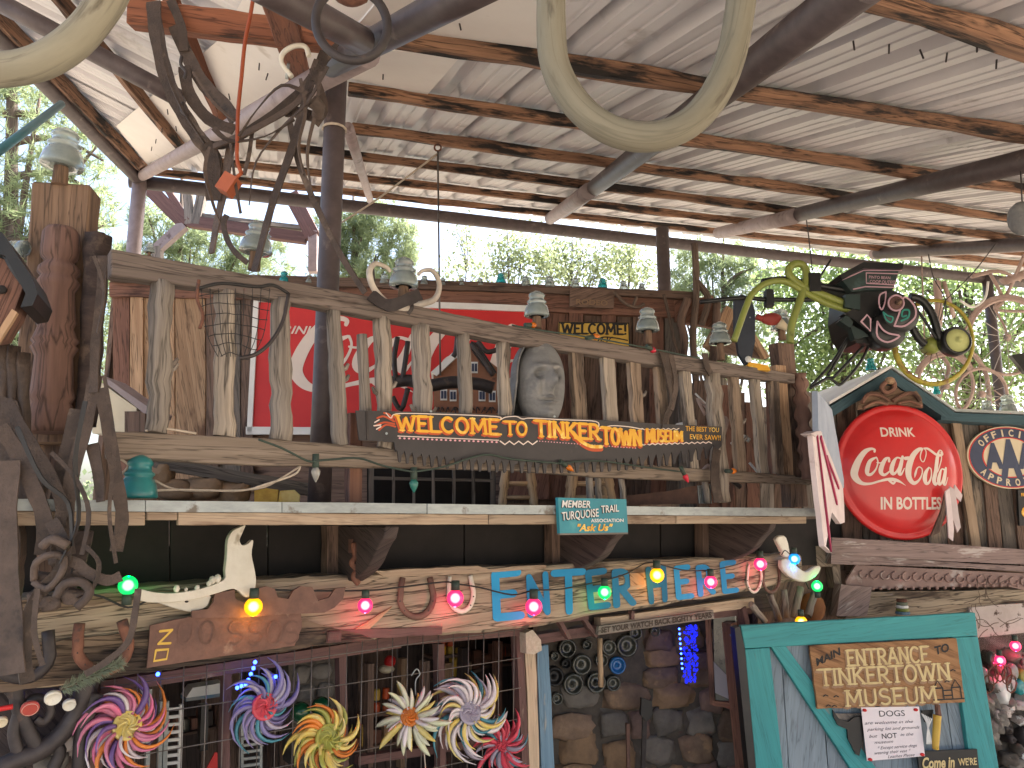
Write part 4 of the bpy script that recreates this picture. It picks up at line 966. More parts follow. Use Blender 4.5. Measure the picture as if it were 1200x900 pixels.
# ================================================================ THINGS ON AND AROUND THE RAILING
INS = [(.0, 1.0), (.20, 1.0), (.30, .97), (.33, .92), (.36, .86), (.40, .84), (.44, .87), (.47, .84), (.50, .76), (.60, .72), (.64, .70), (.72, .66), (.80, .62)]
IPROF = [(.30, 0.0), (.50, 0.0), (.53, .04), (.51, .16), (.47, .32), (.42, .42), (.37, .46), (.36, .50), (.41, .54), (.41, .58), (.34, .62), (.31, .68), (.31, .74), (.35, .78), (.34, .84), (.27, .92), (.20, .95), (.10, 1.0), (0.0001, 1.0)]
INNER = [(.30, 0.0), (.28, .2), (.18, .55), (0.0001, .6)]
def insulator(pl, x, y, wpx, m, label, group, off=0, peg=None, tilt=0, hratio=1.02, parts=True):
    """glass insulator centred on pixel x, foot at y"""
    c = pl.at(x, y, off); k = pxr(pl, x, y, wpx, off) / 1.06
    M = Matrix.Translation(c) @ Matrix.Rotation(rad(tilt), 4, 'Y') @ Matrix.Diagonal((k, k, k * hratio * 1.06, 1))
    def body():
        return MB().lathe(IPROF, M, 28).lathe(INNER[::1], M, 20)
    if not parts:
        return tag(MB().lathe(IPROF, M, 16).build('glass_insulator', m), label, 'insulator', group)
    t = thing('glass_insulator', label, 'insulator', group)
    body().build('glass_shell', m, t)
    if peg: MB().tube([c + V((0, 0, -peg * k)), c + V((0, 0, k * .5))], [k * .2, k * .15], 10).build('wooden_peg', M_post, t)
    return t
GI = 'clear glass insulators along the railing'
insulator(NW, 72, 196, 47, M_glass, 'clear glass insulator on a peg atop the tall left newel post', GI, -.02, .5, 2)
insulator(RAIL, 473, 336, 35, M_glass, 'clear glass insulator standing between antlers on the handrail', GI, .02, .45)
insulator(RAIL, 629, 371, 30, M_glass, 'clear glass insulator on the handrail directly above the carved head', GI, .02, .5)
insulator(RAIL, 759, 388, 28, M_glass, 'clear glass insulator on the handrail just right of the yellow welcome sign', GI, .02, .6)
insulator(RAIL, 844, 403, 26, M_glass, 'clear glass insulator on the handrail left of the slate cut-out bird', GI, .02, .8)
insulator(RE, 916, 387, 25, M_glass, 'clear glass insulator on the right end post behind the red bird head', GI, .0, .5)
hp = frontal(300, 2.9)
insulator(hp, 299, 296, 38, M_glass, 'clear glass insulator behind dangling harness straps near the brown pole', GI, 0, .6, 6)
insulator(NW, 30, 292, 20, M_glass, 'small clear glass insulator jutting from the left side of the newel timber', GI, .02, None, -75)
insulator(RAIL, 175, 296, 12, M_glass, 'tiny clear bulb glass standing at the left start of the handrail', GI, .02, .5)
insulator(SHF, 161, 584, 44, M_teal, 'large dusty teal glass insulator standing on the shelf at left', None, -.09, None, 0, 1.15)
GS = 'small insulators lined up on the rear shed roof'
RT = [(333, 329, 13, 1, 'aqua glass insulator on shed roof, left of the brown pole'), (362, 330, 10, 0, 'clear insulator on shed roof touching the left side of the brown pole'), (450, 331, 12, 0, 'clear insulator on shed roof seen just left of the antlers'),
      (497, 332, 11, 0, 'clear insulator on shed roof seen just right of the antlers'), (519, 333, 9, 0, 'clear insulator on shed roof beside the hanging wire line'), (541, 333, 9, 0, 'clear insulator on shed roof, next but one left of the right-hand aqua pair'),
      (563, 333, 9, 0, 'clear insulator on shed roof immediately left of a small aqua insulator'), (587, 330, 12, 1, 'aqua glass insulator on shed roof above the red panel'), (616, 334, 12, 0, 'clear insulator on shed roof directly above the handrail insulator over the carved head'),
      (644, 335, 13, 0, 'clear insulator on shed roof left of the carved nameboard'), (674, 336, 12, 0, 'clear insulator on shed roof above the carved nameboard'), (706, 336, 12, 1, 'aqua glass insulator on shed roof right of the carved nameboard'),
      (731, 338, 11, 0, 'clear insulator on shed roof, nearest right of the aqua one'), (752, 339, 9, 0, 'clear insulator on shed roof just left of the far brown post')]
for x, y, s_, a, lab in RT: insulator(REAR, x, y + 2, s_, M_aqua if a else M_glass, lab, GS, -.02 + .08, None, R.uniform(-3, 3), 1.05, False)
GT = 'insulators on the blue gable roof'
for x, y, s_, m_, lab in [(948, 502, 20, M_glass, 'clear insulator between the end post and the folded wooden flag'), (1021, 434, 13, M_aqua, 'aqua insulator near the peak of the slate blue gable'), (1098, 462, 9, M_aqua, 'aqua insulator low on the right slope of the slate blue gable'), (1158, 486, 15, M_glass, 'clear insulator on the blue eave, left one of the pair by the bicycles'), (1182, 486, 21, M_glass, 'clear insulator on the blue eave, larger right one of the pair by the bicycles')]:
    insulator(GAB, x, y, s_, m_, lab, GT, .0, None, 0, 1.15, False)

# antlers on the handrail
an = thing('antler_pair', 'pair of pale curled antlers wired to the handrail round a glass insulator', 'antlers')
for p in ([(478, 362, .05), (455, 356, .07), (438, 338, .1), (433, 318, .12), (440, 309, .11), (452, 313, .09), (457, 318, .08)], [(470, 362, .02), (495, 356, .05), (510, 350, .08), (515, 334, .1), (508, 318, .12), (496, 317, .1), (490, 322, .1)]):
    q_ = smooth(p, 4); n_ = len(q_)
    MB().tube([RAIL.at(a, b, c) for a, b, c in q_], [.015 - .008 * i / n_ for i in range(n_)], 9, True, .2).build('antler', M_ant, an)
MB().tube([RAIL.at(*p) for p in [(438, 330, .1), (437, 312, .1), (441, 298, .09)]], [.007, .005, .002], 7).build('tine', M_iron, an)
strap(RAIL, [(434, 345, .1), (455, 358, .12), (480, 350, .13), (492, 345, .12)], 14, .01).build('dark_binding', M_iron, an)
strap(RAIL, [(480, 350, .1), (483, 360, .11), (478, 368, .1)], 4, .006).build('binding_tail', M_iron, an)

# carved head
hd_ = thing('face_sculpture', 'grey carved wooden head with a long hooded face, set among the balusters', 'carving')
HC = RAIL.at(634, 448, .02); kx = pxr(RAIL, 634, 448, 1, .02)
yaw = Matrix.Rotation(rad(-8), 3, 'Z'); fwd = V((0.42, -1, 0)).normalized(); rgt = fwd.cross(UP) * -1
rgt = V((-fwd.y, fwd.x, 0)); mb = MB(); nu, nv = 64, 72; o = 0
def gs(x, s_): return math.exp(-(x / s_) ** 2)
for j in range(nv + 1):
    v = j / nv * 2 - 1
    for i in range(nu):
        a = 2 * math.pi * i / nu; cx = math.sin(a); cf = math.cos(a)       # cf forwards
        wv = (1 - abs(v) ** 2.6 * .62) if v > 0 else (1 - (abs(v) ** 2.4) * .40)
        x = cx * 29 * wv; dp = cf * 30 * wv * (1 if cf < 0 else .75); y = v * 47
        if cf > 0:
            fx = x / 29
            face = 1 if cf > .1 else cf * 10
            d = 0
            d += 24 * gs(fx, .15) * (gs(v + .08, .20) if v < -.08 else gs(v + .08, .36))     # nose
            d += 9.0 * gs(abs(fx) - .33, .22) * gs(v - .30, .09)                           # brow
            d -= 17.0 * gs(abs(fx) - .34, .16) * gs(v - .15, .10)                           # socket
            d += 10 * gs(abs(fx) - .34, .11) * gs(v - .14, .045)                           # lid
            d += 10 * gs(fx, .26) * gs(v + .44, .045) + 11 * gs(fx, .22) * gs(v + .57, .05) - 9 * gs(fx, .30) * gs(v + .495, .018)
            d += 4 * gs(abs(fx) - .48, .2) * gs(v + .12, .2) + 6 * gs(fx, .25) * gs(v + .82, .12)
            d -= 3.5 * gs(abs(fx) - .30, .06) * gs(v + .3, .16)
            dp += d * face
        dp += .5 * noise.noise(V((x * .12, y * .05, cf * 2)))
        mb.v.append(HC + rgt * (x * kx) + fwd * (dp * kx) + UP * (y * kx))
for j in range(nv):
    for i in range(nu): k = (i + 1) % nu; A = j * nu + i; mb.face([A, j * nu + k, A + nu - i + k, A + nu], [(0, 0)] * 4, True)
mb.build('face', M_carv, hd_)
# hood: a thick shell that wraps top and viewer-left side
mb = MB(); rows_ = 26; cols = 20
for j in range(rows_ + 1):
    v = 1.02 - j / rows_ * 2.0
    wv = (1 - max(0, v) ** 2.6 * .55)
    for i in range(cols + 1):
        a0, a1 = rad(74 + 6 * max(0, -v)), rad(330)
        a = -a0 - (a1 - a0) * i / cols * .62
        ex = 1.16 + .18 * max(0, -v) * (math.sin(a) < 0) + .03 * math.sin(a * 9)
        mb.v.append(HC + rgt * (math.sin(a) * 29 * wv * ex * kx) + fwd * (math.cos(a) * 30 * wv * ex * .93 * kx) + UP * (v * 49 * kx))
for j in range(rows_):
    for i in range(cols): A = j * (cols + 1) + i; mb.face([A, A + 1, A + cols + 2, A + cols + 1], [(0, 0)] * 4, True)
h_ = mb.build('hood', M_carv, hd_); sm_ = h_.modifiers.new('s', 'SOLIDIFY'); sm_.thickness = .008; sm_.offset = 1

# ---- saw sign
SGN = Pl(RAIL.p + FN * .10, FN)
sg = thing('saw_sign', 'old crosscut saw blade painted WELCOME TO TINKERTOWN MUSEUM in yellow letters', 'sign')
top = [(417, 481), (520, 483), (600, 487), (700, 492), (780, 497), (846, 500)]; 
bot = [(846, 521), (800, 526), (760, 531)]
P_ = top + [(846, 522)]
x = 842.
def by(x): return 523 + (846 - x) * .062 - max(0, 480 - x) * .02 if x > 460 else 523
def ty(x): return 548 - abs(x - 640) * .0 - max(0, x - 640) * .045 if x > 456 else 540
def bb(x): return 522 + 20 * max(0, 1 - abs((x - 640) / 205.) ** 2.2) if x > 455 else 0
gap_pat = 0
while x > 462:
    d = bb(x) ; tooth = 6 + 3 * (gap_pat % 3 == 0)
    dd = 7.5
    P_ += [(x, d + 4), (x - 1.0, d + 12), (x - 2.4, d + 13), (x - 3.8, d + 12), (x - 4.6, d + 3), (x - 6, d - 2), (x - 7.2, d + 1)]; x -= 9.0 if gap_pat % 4 else 11; gap_pat += 1
P_ += [(462, 518), (452, 518), (448, 517), (421, 516)]
mb = MB(); mb.prism([SGN.at(*p) for p in P_], FN * -.006); mb.build('saw_blade', M_sgn, sg)
sgq = lambda a, b, c, d: quad(SGN, .0, a, b, c, d)
ye = MB(); orr = MB(); wh = MB(); hi = MB()
for s_, tl, tr, br, bl, sh in [('WELCOME', (465, 487), (583, 492), (584, 509), (466, 504), 1), ('TO', (591, 494), (617, 495), (617, 510), (592, 509), 1), ('TINKER', (627, 493), (701, 498), (702, 515), (628, 511), 1), ('TOWN', (705, 501), (750, 505), (751, 522), (706, 520), 1), ('MUSEUM', (757, 503), (799, 506), (799, 517), (757, 518), 0)]:
    q = sgq(tl, tr, br, bl); a_ = (tr[0] - tl[0]) / (bl[1] - tl[1])
    paint(orr, s_, sub(q, -.012, -.10, .988, .90), .26, .0012, a_, serif=.14); paint(ye, s_, q, .20, .0035, a_, serif=.14)
stroke(orr, sgq((670, 505), (706, 505), (706, 530), (670, 530)), smooth([(0, .85), (.25, .45), (.6, .16), (.95, .14)]), .2, .0012, asp=1.4)
stroke(ye, sgq((670, 503), (706, 503), (706, 528), (670, 528)), smooth([(.02, .85), (.27, .45), (.6, .20), (.95, .18)]), .16, .0035, asp=1.4)
text(ye, 'THE BEST YOU', sgq((803, 499), (842, 501), (842, 506.5), (803, 505)), .003, .01); text(ye, 'EVER SAW!!', sgq((808, 508.5), (844, 510), (844, 516), (808, 514.5)), .003, .01)
q = sgq((410, 478), (850, 478), (850, 548), (410, 548)); pxq = lambda P: [((x - 410) / 440, (548 - y) / 70) for x, y in P]
stroke(wh, q, smooth(pxq([(452, 484), (458, 490), (464, 485), (500, 485), (580, 488), (585, 492), (592, 489), (604, 488), (612, 491), (622, 490), (660, 492), (698, 494), (702, 502), (716, 499), (735, 500), (752, 503)])), .015, asp=6)
stroke(wh, q, pxq([(752 + i * 3.1, 502 + (i % 2) * 1.6) for i in range(15)]), .014, asp=6)
stroke(wh, q, pxq([(466, 511), (584, 516)]), .014, asp=6); stroke(wh, q, pxq([(586 + i * 5.4, 517 + (i % 2) * 4 - i * .0) for i in range(9)]), .022, asp=6)
stroke(wh, q, pxq([(751 + i * 3.3, 520 + (i % 2) * 1.8 - i * .1) for i in range(26)]), .018, asp=6)
dots = MB()
for i in range(22):
    x = 468 + i * 5.4; stroke(dots, q, pxq([(x, 513.5 + i * .22), (x + .6, 513.5 + i * .22)]), .03, asp=6)
for i in range(34):
    x = 632 + i * 3.4; stroke(dots, q, pxq([(x, 517 + i * .25), (x + .4, 517 + i * .25)]), .016, asp=6)
for P in ([(462, 494), (450, 488), (442, 490)], [(462, 497), (450, 495), (440, 499)], [(463, 500), (452, 498), (444, 504)], [(460, 491), (456, 486), (450, 484)]): stroke(orr, q, smooth(pxq(P)), .03, asp=6)
for P in ([(444, 492), (439, 495)], [(446, 498), (438, 499)], [(446, 500), (441, 503)]): stroke(wh, q, pxq(P), .02, asp=6)
ye.build('lettering', M_yel, sg); orr.build('letter_shadow', M_org, sg); wh.build('scroll_line', M_cream, sg); dots.build('dotted_line', M_pink, sg)
for x, y in ((453, 508), (505, 482), (650, 488)): MB().tube([SGN.at(x, y, 0), SGN.at(x, y, .006)], .005, 10).build('washer', M_galv, sg)
board(SGN, [(429, 482), (431, 482), (433, 516), (430, 516)], .006, .004, 0).build('hinge_strap', M_iron, sg)
hb_ = bar(RAIL, (418, 484), (417, 588), 15, .05, -.06, .002, 6); tag(hb_.build('upright_board', M_plankr), 'orange brown upright board standing behind the left end of the saw sign', 'board')

# ---- member sign
ms_ = thing('member_sign', 'turquoise board lettered MEMBER TURQUOISE TRAIL ASSOCIATION Ask Us on the shelf edge', 'sign')
TQ = ((654, 583), (734, 585), (736, 624), (656, 625))
board(SHF, list(TQ), .018, .035, .15, 25).build('board', M_turq, ms_); board(SHF, [(656, 625), (736, 624), (736, 626), (656, 627)], .02, .036, 0).build('lower_edge', M_plankg, ms_)
q = quad(SHF, .036, *TQ)
mb = MB(); mw = MB(); mo = MB(); A_ = 2.0
text(mb, 'MEMBER', sub(q, .035, .715, .455, .92), .001, .03, .2); text(mw, 'MEMBER', sub(q, .045, .73, .465, .935), .002, .015, .2)
f_ = lambda dx, dy, u0, u1, v0, h0, sl: (lambda u, v, h=0: q(u0 + (u1 - u0) * u + dx, v0 + sl * u + v * h0 + dy, h))
text(mb, 'TURQUOISE', f_(-.012, -.015, .04, .58, .36, .24, .12), .001, .03); text(mw, 'TURQUOISE', f_(0, 0, .04, .58, .36, .24, .12), .002, .01)
text(mb, 'TRAIL', f_(-.012, -.015, .62, .88, .58, .22, .05), .001, .03); text(mw, 'TRAIL', f_(0, 0, .62, .88, .58, .22, .05), .002, .01)
text(mw, 'ASSOCIATION', f_(0, 0, .46, .94, .31, .10, .01), .002, .02); text(mo, '"Ask Us"', f_(0, 0, .26, .78, .06, .2, 0), .002, .03, .3)
mb.build('letter_shadow', M_ink, ms_); mw.build('lettering', M_white, ms_); mo.build('lettering', M_yel, ms_)

# ---- round sign
rs = thing('round_soda_sign', 'big round red enamel sign DRINK Coca-Cola IN BOTTLES in cream lettering', 'sign')
DC = GAB.at(1056, 552, .22); kr = pxr(GAB, 1056, 552, 76, .22); kz = pxr(GAB, 1056, 552, 79, .22)
Rz = GAB.n.to_track_quat('Z', 'Y').to_matrix().to_4x4(); Md = Matrix.Translation(DC) @ Rz
MB().lathe([(kr * a, b) for a, b in [(.90, -.05), (1.0, -.045), (1.01, -.03), (1.0, -.015), (.965, -.008), (.93, -.016), (.90, -.012), (.86, .006), (.7, .028), (.5, .044), (.3, .053), (.15, .056), (0.0001, .057)]], Md @ Matrix.Diagonal((1, kz / kr, 1, 1)), 72).build('disc', M_red, rs)
def dome(x, y):     # x right, y up in px from centre
    r = math.hypot(x / 76, y / 79); t = [(0, .057), (.15, .056), (.3, .053), (.5, .044), (.7, .028), (.86, .006), (1, -.01)]
    for i in range(6):
        if t[i][0] <= r <= t[i + 1][0]: f = (r - t[i][0]) / (t[i + 1][0] - t[i][0]); return t[i][1] * (1 - f) + t[i + 1][1] * f
    return 0
gr_ = V((-GAB.n.y, GAB.n.x, 0))
def dq(x0, y0, x1, y1):
    kk = kr / 76
    def q(u, v, h=0):
        x = x0 + (x1 - x0) * u - 1056; y = 552 - (y1 + (y0 - y1) * v)
        return DC + gr_ * (x * kk) + UP * (y * kk) + GAB.n * (dome(x, y) + h + .001)
    return q
mb = MB(); script(mb, dq(994, 525, 1109, 570), 116 / 45., .001)
text(mb, 'DRINK', dq(1032, 501, 1073, 512), .001, .025); text(mb, 'IN BOTTLES', dq(1025, 582, 1098, 596), .001, .03)
mb.build('lettering', M_cream, rs)
# ---- oval sign
ov = thing('oval_motoring_sign', 'oval navy and ivory enamel sign reading OFFICIAL AAA APPROVED on the gable boards', 'sign')
OC = GAB.at(1183, 536, .06); ox = pxr(GAB, 1183, 536, 51, .06); oy = pxr(GAB, 1183, 536, 36.5, .06)
def ell(f, o): return [OC + gr_ * (ox * f * math.cos(2 * math.pi * i / 56)) + UP * (oy * f * math.sin(2 * math.pi * i / 56)) + GAB.n * o for i in range(56)]
MB().prism(ell(1.0, 0), GAB.n * -.02).build('rim', M_ivory, ov)
def ring(mb, f0, f1, o, mi=0):
    A = ell(f0, o); B = ell(f1, o); k = len(mb.v); mb.v += A + B
    for i in range(56): j = (i + 1) % 56; mb.face([k + i, k + j, k + 56 + j, k + 56 + i], [(0, 0)] * 4, False, mi)
mb = MB(); ring(mb, .97, .94, .001); ring(mb, .65, .62, .0025); mb.build('red_line', M_redf, ov)
mb = MB(); ring(mb, .94, .65, .0015); mb.build('navy_band', M_navy, ov)
def oq(x0, y0, x1, y1):
    kk = ox / 51
    return lambda u, v, h=0: OC + gr_ * ((x0 + (x1 - x0) * u - 1183) * kk) + UP * ((536 - (y1 + (y0 - y1) * v)) * kk) + GAB.n * (h + .002)
mb = MB()
for ch, x0, x1, y0, y1 in [('A', 1153, 1175, 520, 547), ('A', 1170, 1197, 516, 556), ('A', 1192, 1214, 520, 547)]: text(mb, ch, oq(x0, y0, x1, y1), .001 + .0004 * (x0 % 3), .07)
mb.build('lettering', M_navy, ov)
def ovtext(mb, s, a0, a1, f, hgt, flip=False):
    tot = len(s)
    for i, ch in enumerate(s):
        a = rad(a0 + (a1 - a0) * (i + .5) / tot); wd_ = abs(a1 - a0) / tot * .0125
        cx, cy = ox * f * math.cos(a), oy * f * math.sin(a); tx, ty_ = -ox * math.sin(a), oy * math.cos(a); L = math.hypot(tx, ty_); tx /= L; ty_ /= L
        if not flip: tx, ty_ = -tx, -ty_
        nx, ny = -ty_, tx; W_ = ox * .115; H_ = oy * hgt
        wI = .35 if ch == 'I' else 1
        text(mb, ch, lambda u, v, h=0: OC + gr_ * (cx + tx * (u - .5) * W_ * wI + nx * (v - .5) * H_) + UP * (cy + ty_ * (u - .5) * W_ * wI + ny * (v - .5) * H_) + GAB.n * (h + .003), .001, .03)
mb = MB(); ovtext(mb, 'OFFICIAL', 152, 30, .795, .22); ovtext(mb, 'APPROVED', 208, 334, .795, .22, True); mb.build('lettering', M_ivory, ov)
ys = thing('hand_lettered_board', 'dark board edge with yellow hand lettering at the far right under the oval sign', 'sign')
board(GAB, [(1193, 574), (1235, 574), (1237, 616), (1195, 616)], .02, .06, .2).build('board', M_blk, ys)
mb = MB(); q = quad(GAB, .062, (1194, 576), (1234, 576), (1236, 614), (1196, 614)); text(mb, '"', sub(q, .06, .7, .14, .95), .001); text(mb, 'C', sub(q, .04, .2, .40, .58), .001, .03, .1); mb.build('lettering', M_yel, ys)

# carved crest above the round sign
cr = thing('carved_crest', 'carved brown wooden scroll crest above the round red sign', 'carving')
CR = Pl(GAB.p + GAB.n * .24, GAB.n)
board(CR, [(1005, 480), (1007, 470), (1016, 466), (1022, 458), (1032, 460), (1036, 452), (1050, 452), (1056, 458), (1066, 460), (1074, 458), (1080, 466), (1082, 478), (1070, 476), (1052, 474), (1030, 474), (1016, 479)], .03, 0, .4, 8).build('base', M_post, cr)
for pts_, r_ in [([(1010, 472), (1018, 462), (1032, 464), (1042, 470)], .014), ([(1078, 470), (1070, 461), (1058, 463), (1046, 470)], .014), ([(1038, 448), (1033, 454), (1038, 460), (1046, 457), (1048, 450), (1044, 444)], .017), ([(1012, 478), (1026, 471), (1040, 474)], .01), ([(1080, 476), (1066, 470), (1052, 473)], .01)]:
    cord(CR, pts_, r_, .02, 9).build('scroll', M_plankr, cr)
MB().ball(CR.at(1043, 446, .03), .03, 12, (1.2, .8, .9)).build('finial', M_plank, cr)
# pliers-like tool / antlered ears hanging in front of the disc edge
ww = thing('wooden_wing_cutout', 'pale grey wooden wing slats fixed over the lower right edge of the round sign', 'ornament')
for P_ in [[(1108, 576), (1113, 572), (1118, 620), (1117, 634), (1112, 630)], [(1113, 570), (1119, 574), (1126, 618), (1122, 624), (1116, 606)], [(1119, 568), (1128, 580), (1126, 588), (1118, 580)]]:
    board(CR, P_, .012, .07 + R.uniform(0, .02), .2, 8).build('slat', M_flag, ww)
board(CR, [(1108, 578), (1110, 600), (1101, 624), (1091, 629), (1103, 600)], .02, .075, .2).build('dark_slat', M_plankd, ww)

# folded wooden flag
fl = thing('wooden_flag', 'weathered wooden flag with crimson stripes and blue grey panel, hung edge on', 'flag')
FLP = frontal(970, 4.55, 60)
FL = Pl(FLP.p, FLP.n)
board(FL, [(958, 458), (975, 480), (989, 562), (989, 572), (960, 545)], .03, 0, .2, 20).build('canton', M_fgrey, fl)
board(FL, [(952, 508), (962, 505), (988, 572), (990, 612), (985, 614), (975, 600), (968, 640), (975, 648), (966, 640), (958, 570)], .025, .03, .4, 16).build('panel', M_flag, fl)
for a, b, w_ in [((959, 510), (975, 646), 4.5), ((963, 512), (982, 590), 5), ((970, 535), (984, 572), 3.5)]: bar(FL, a, b, w_, .008, .04, .001, 5).build('stripe', M_purp, fl)
board(FL, [(950, 508), (958, 505), (964, 507), (956, 512)], .05, .035, .2).build('cap', M_flag, fl)

# ---------------------------------------------------------------- hanging contraption
MC = frontal(1010, 4.0, 0)
mc = thing('hanging_bean_machine', 'black scrap metal flying machine with pulley, funnel hopper and olive hoses hung from wires', 'contraption')
def mp_(P, th, off, m, nm, j=0): board(MC, P, th, off, j).build(nm, m, mc)
mp_([(985, 326), (1012, 309), (1055, 311), (1047, 339), (1014, 340), (998, 342)], .28, .14, M_machg, 'hopper')
mp_([(984, 322), (1012, 307), (1059, 309), (1058, 315), (1012, 314), (987, 328)], .32, .17, M_machb, 'hopper_rim')
mpk = MB()
QH = quad(MC, .142, (980, 305), (1060, 305), (1060, 345), (980, 345)); hpx = lambda P: [((x - 980) / 80, (345 - y) / 40) for x, y in P]
for P in ([(987, 328), (1012, 317), (1056, 317)], [(1000, 339), (1014, 336), (1048, 337)], [(1015, 320), (1052, 321), (1048, 334), (1015, 332), (1015, 320)]): stroke(mpk, QH, hpx(P), .035, .002, asp=2)
text(mpk, 'PINTO BEAN', quad(MC, .142, (1018, 323), (1043, 324), (1043, 327.5), (1018, 326.5)), .003, .01); text(mpk, 'COOP OUTFIT', quad(MC, .142, (1019, 328), (1049, 329), (1048, 333), (1019, 331.8)), .003, .01)
mpk.build('painted_label', M_pnk2, mc)
mp_([(992, 345), (1012, 338), (1046, 340), (1060, 346), (1062, 372), (1050, 398), (1028, 404), (1004, 402), (995, 390), (990, 370)], .22, .10, M_machb, 'body', 0)
mp_([(991, 345), (1008, 345), (1008, 363), (990, 360)], .05, .14, M_machg, 'side_plate'); mp_([(996, 380), (1012, 388), (1018, 394), (1002, 398)], .05, .14, M_machg, 'side_plate')
mp_([(988, 368), (1000, 374), (1020, 390), (1024, 378), (1010, 366), (1000, 362)], .05, .16, M_machb, 'bracket_plate'); mp_([(984, 376), (993, 368), (1000, 378), (996, 384)], .06, .16, M_machg, 'gear_box')
Mz = MC.n.to_track_quat('Z', 'Y').to_matrix().to_4x4()
def disc(x, y, rp, off, prof, m, nm, n=32, sy=1):
    M = Matrix.Translation(MC.at(x, y, off)) @ Mz @ Matrix.Diagonal((1, sy, 1, 1)); k = pxr(MC, x, y, rp, off); MB().lathe([(a * k, b) for a, b in prof], M, n).build(nm, m, mc)
dp = [(1, -.08), (1, 0), (.94, .012), (.3, .02), (.0001, .02)]
disc(1055, 368, 22, .16, dp, M_machb, 'large_pulley'); disc(1040, 388, 21, .15, dp, M_machb, 'lower_pulley')
disc(1050, 355, 9, .20, [(1, -.03), (1, .0), (.8, .004), (.001, .004)], M_mauve, 'hub'); disc(1053, 354, 3.4, .215, dp, M_post, 'hub_cap', 14)
pk = MB(); gn = MB(); QM = quad(MC, .182, (990, 340), (1080, 340), (1080, 410), (990, 410)); mpx = lambda P: smooth([((x - 990) / 90, (410 - y) / 70) for x, y in P], 4)
stroke(pk, QM, mpx([(1048, 382), (1060, 382), (1072, 372), (1072, 360), (1064, 350), (1058, 350), (1054, 366), (1048, 382)]), .03, .002, asp=1.3)
stroke(pk, QM, mpx([(1028, 377), (1028, 394), (1040, 401), (1054, 394), (1042, 391), (1034, 386), (1028, 377)]), .03, .002, asp=1.3)
stroke(pk, QM, [((x - 990) / 90, (410 - y) / 70) for x, y in [(1009, 377), (1016, 369), (1020, 374), (1020, 388), (1009, 377)]], .03, .002, asp=1.3)
stroke(pk, QM, mpx([(1038, 342), (1031, 346), (1030, 356), (1033, 363), (1037, 354), (1038, 342)]), .025, .002, asp=1.3)
stroke(gn, QM, mpx([(1035, 366), (1038, 374), (1044, 378), (1046, 372), (1040, 370), (1035, 366)]), .025, .002, asp=1.3)
stroke(gn, QM, mpx([(1056, 376), (1064, 372), (1065, 364), (1058, 364), (1057, 371), (1062, 370)]), .03, .002, asp=1.3)
pk.build('pink_outline', M_pnk2, mc); gn.build('teal_outline', M_grnl, mc)
ring_ = MB().tube([MC.at(1050 + 9 * math.cos(i * math.pi / 12), 355 + 9 * math.sin(i * math.pi / 12), .205) for i in range(24)], .005, 6, closed=True).build('hub_ring', M_pnk2, mc)
for P, r_ in [([(1066, 348), (1080, 352), (1092, 368), (1100, 392), (1104, 400)], .022), ([(1072, 360), (1084, 376), (1098, 398)], .008), ([(1068, 382), (1076, 396), (1084, 404)], .02), ([(1066, 378), (1072, 386), (1080, 404)], .008), ([(1015, 348), (990, 340), (950, 333), (920, 327), (893, 330)], .016), ([(992, 350), (960, 351), (900, 351), (870, 349), (820, 354)], .012), ([(957, 330), (974, 304)], .006)]:
    cord(MC, P, r_, .08).build('black_tube', M_machb, mc)
for P in [[(996, 392), (975, 425), (950, 453)], [(996, 392), (983, 418), (970, 440)], [(1021, 395), (1000, 418), (976, 443)], [(1022, 396), (1008, 425), (986, 450), (978, 447), (970, 443), (958, 450), (949, 455)]]: cord(MC, P, .008, .05).build('leg_rod', M_machb, mc)
for P, r_ in [([(996, 364), (970, 356), (946, 344), (920, 330), (898, 332), (882, 344), (874, 360), (860, 400)], .017), ([(996, 358), (970, 348), (945, 338), (928, 326), (924, 316), (932, 309), (942, 312), (945, 326), (938, 350), (928, 380), (926, 402)], .02)]:
    cord(MC, P, r_, .1, 10, sm=6).build('hose', M_lime, mc)
MB().box(MC.at(953, 332, .1), .06, .05, .1).build('clamp', M_machb, mc); MB().box(MC.at(901, 350, .08), .04, .05, .09).build('clamp', M_machb, mc); cord(MC, [(901, 340), (902, 330)], .003, .08).build('rod', M_machb, mc); cord(MC, [(899, 357), (892, 368)], .004, .08).build('rod', M_machb, mc)
# hoop wheel and solid wheel
hw = MB(); c = (1094, 401); 
hw.tube([MC.at(c[0] + 46 * math.cos(i * math.pi / 28), c[1] + 49 * math.sin(i * math.pi / 28), .0) for i in range(56)], .016, 8, closed=True, flat=.6); hw.build('hoop_rim', M_hoop, mc)
disc(1094, 404, 10, .03, [(1, -.06), (1, 0), (.85, .02), (.4, .03), (.001, .03)], M_lime, 'hoop_hub')
for i in range(12):
    a = i * math.pi / 6 + .2; MB().tube([MC.at(1094 + 8 * math.cos(a), 404 + 8 * math.sin(a), .01), MC.at(1094 + 46 * math.cos(a), 401 + 49 * math.sin(a), 0)], .0022, 5).build('spoke', M_wire, mc)
disc(1122, 399, 17, .12, [(1, -.06), (1.02, -.03), (1, .0), (.86, .012), (.82, -.002)], M_machb, 'tyre'); disc(1122, 399, 14.2, .118, [(1, -.01), (.95, .004), (.4, .01), (.2, .012), (.18, .03), (.001, .03)], M_hoop if 0 else mat('pale_olive_enamel', (.48, .50, .20), (.40, .42, .16), bump=.03), 'wheel_disc')
cord(MC, [(1100, 402), (1114, 402)], .014, .08).build('axle', M_machb, mc)
hwr = thing('hanging_wires', 'thin rusty wires holding the black contraption under the shelter pipes', 'wires')
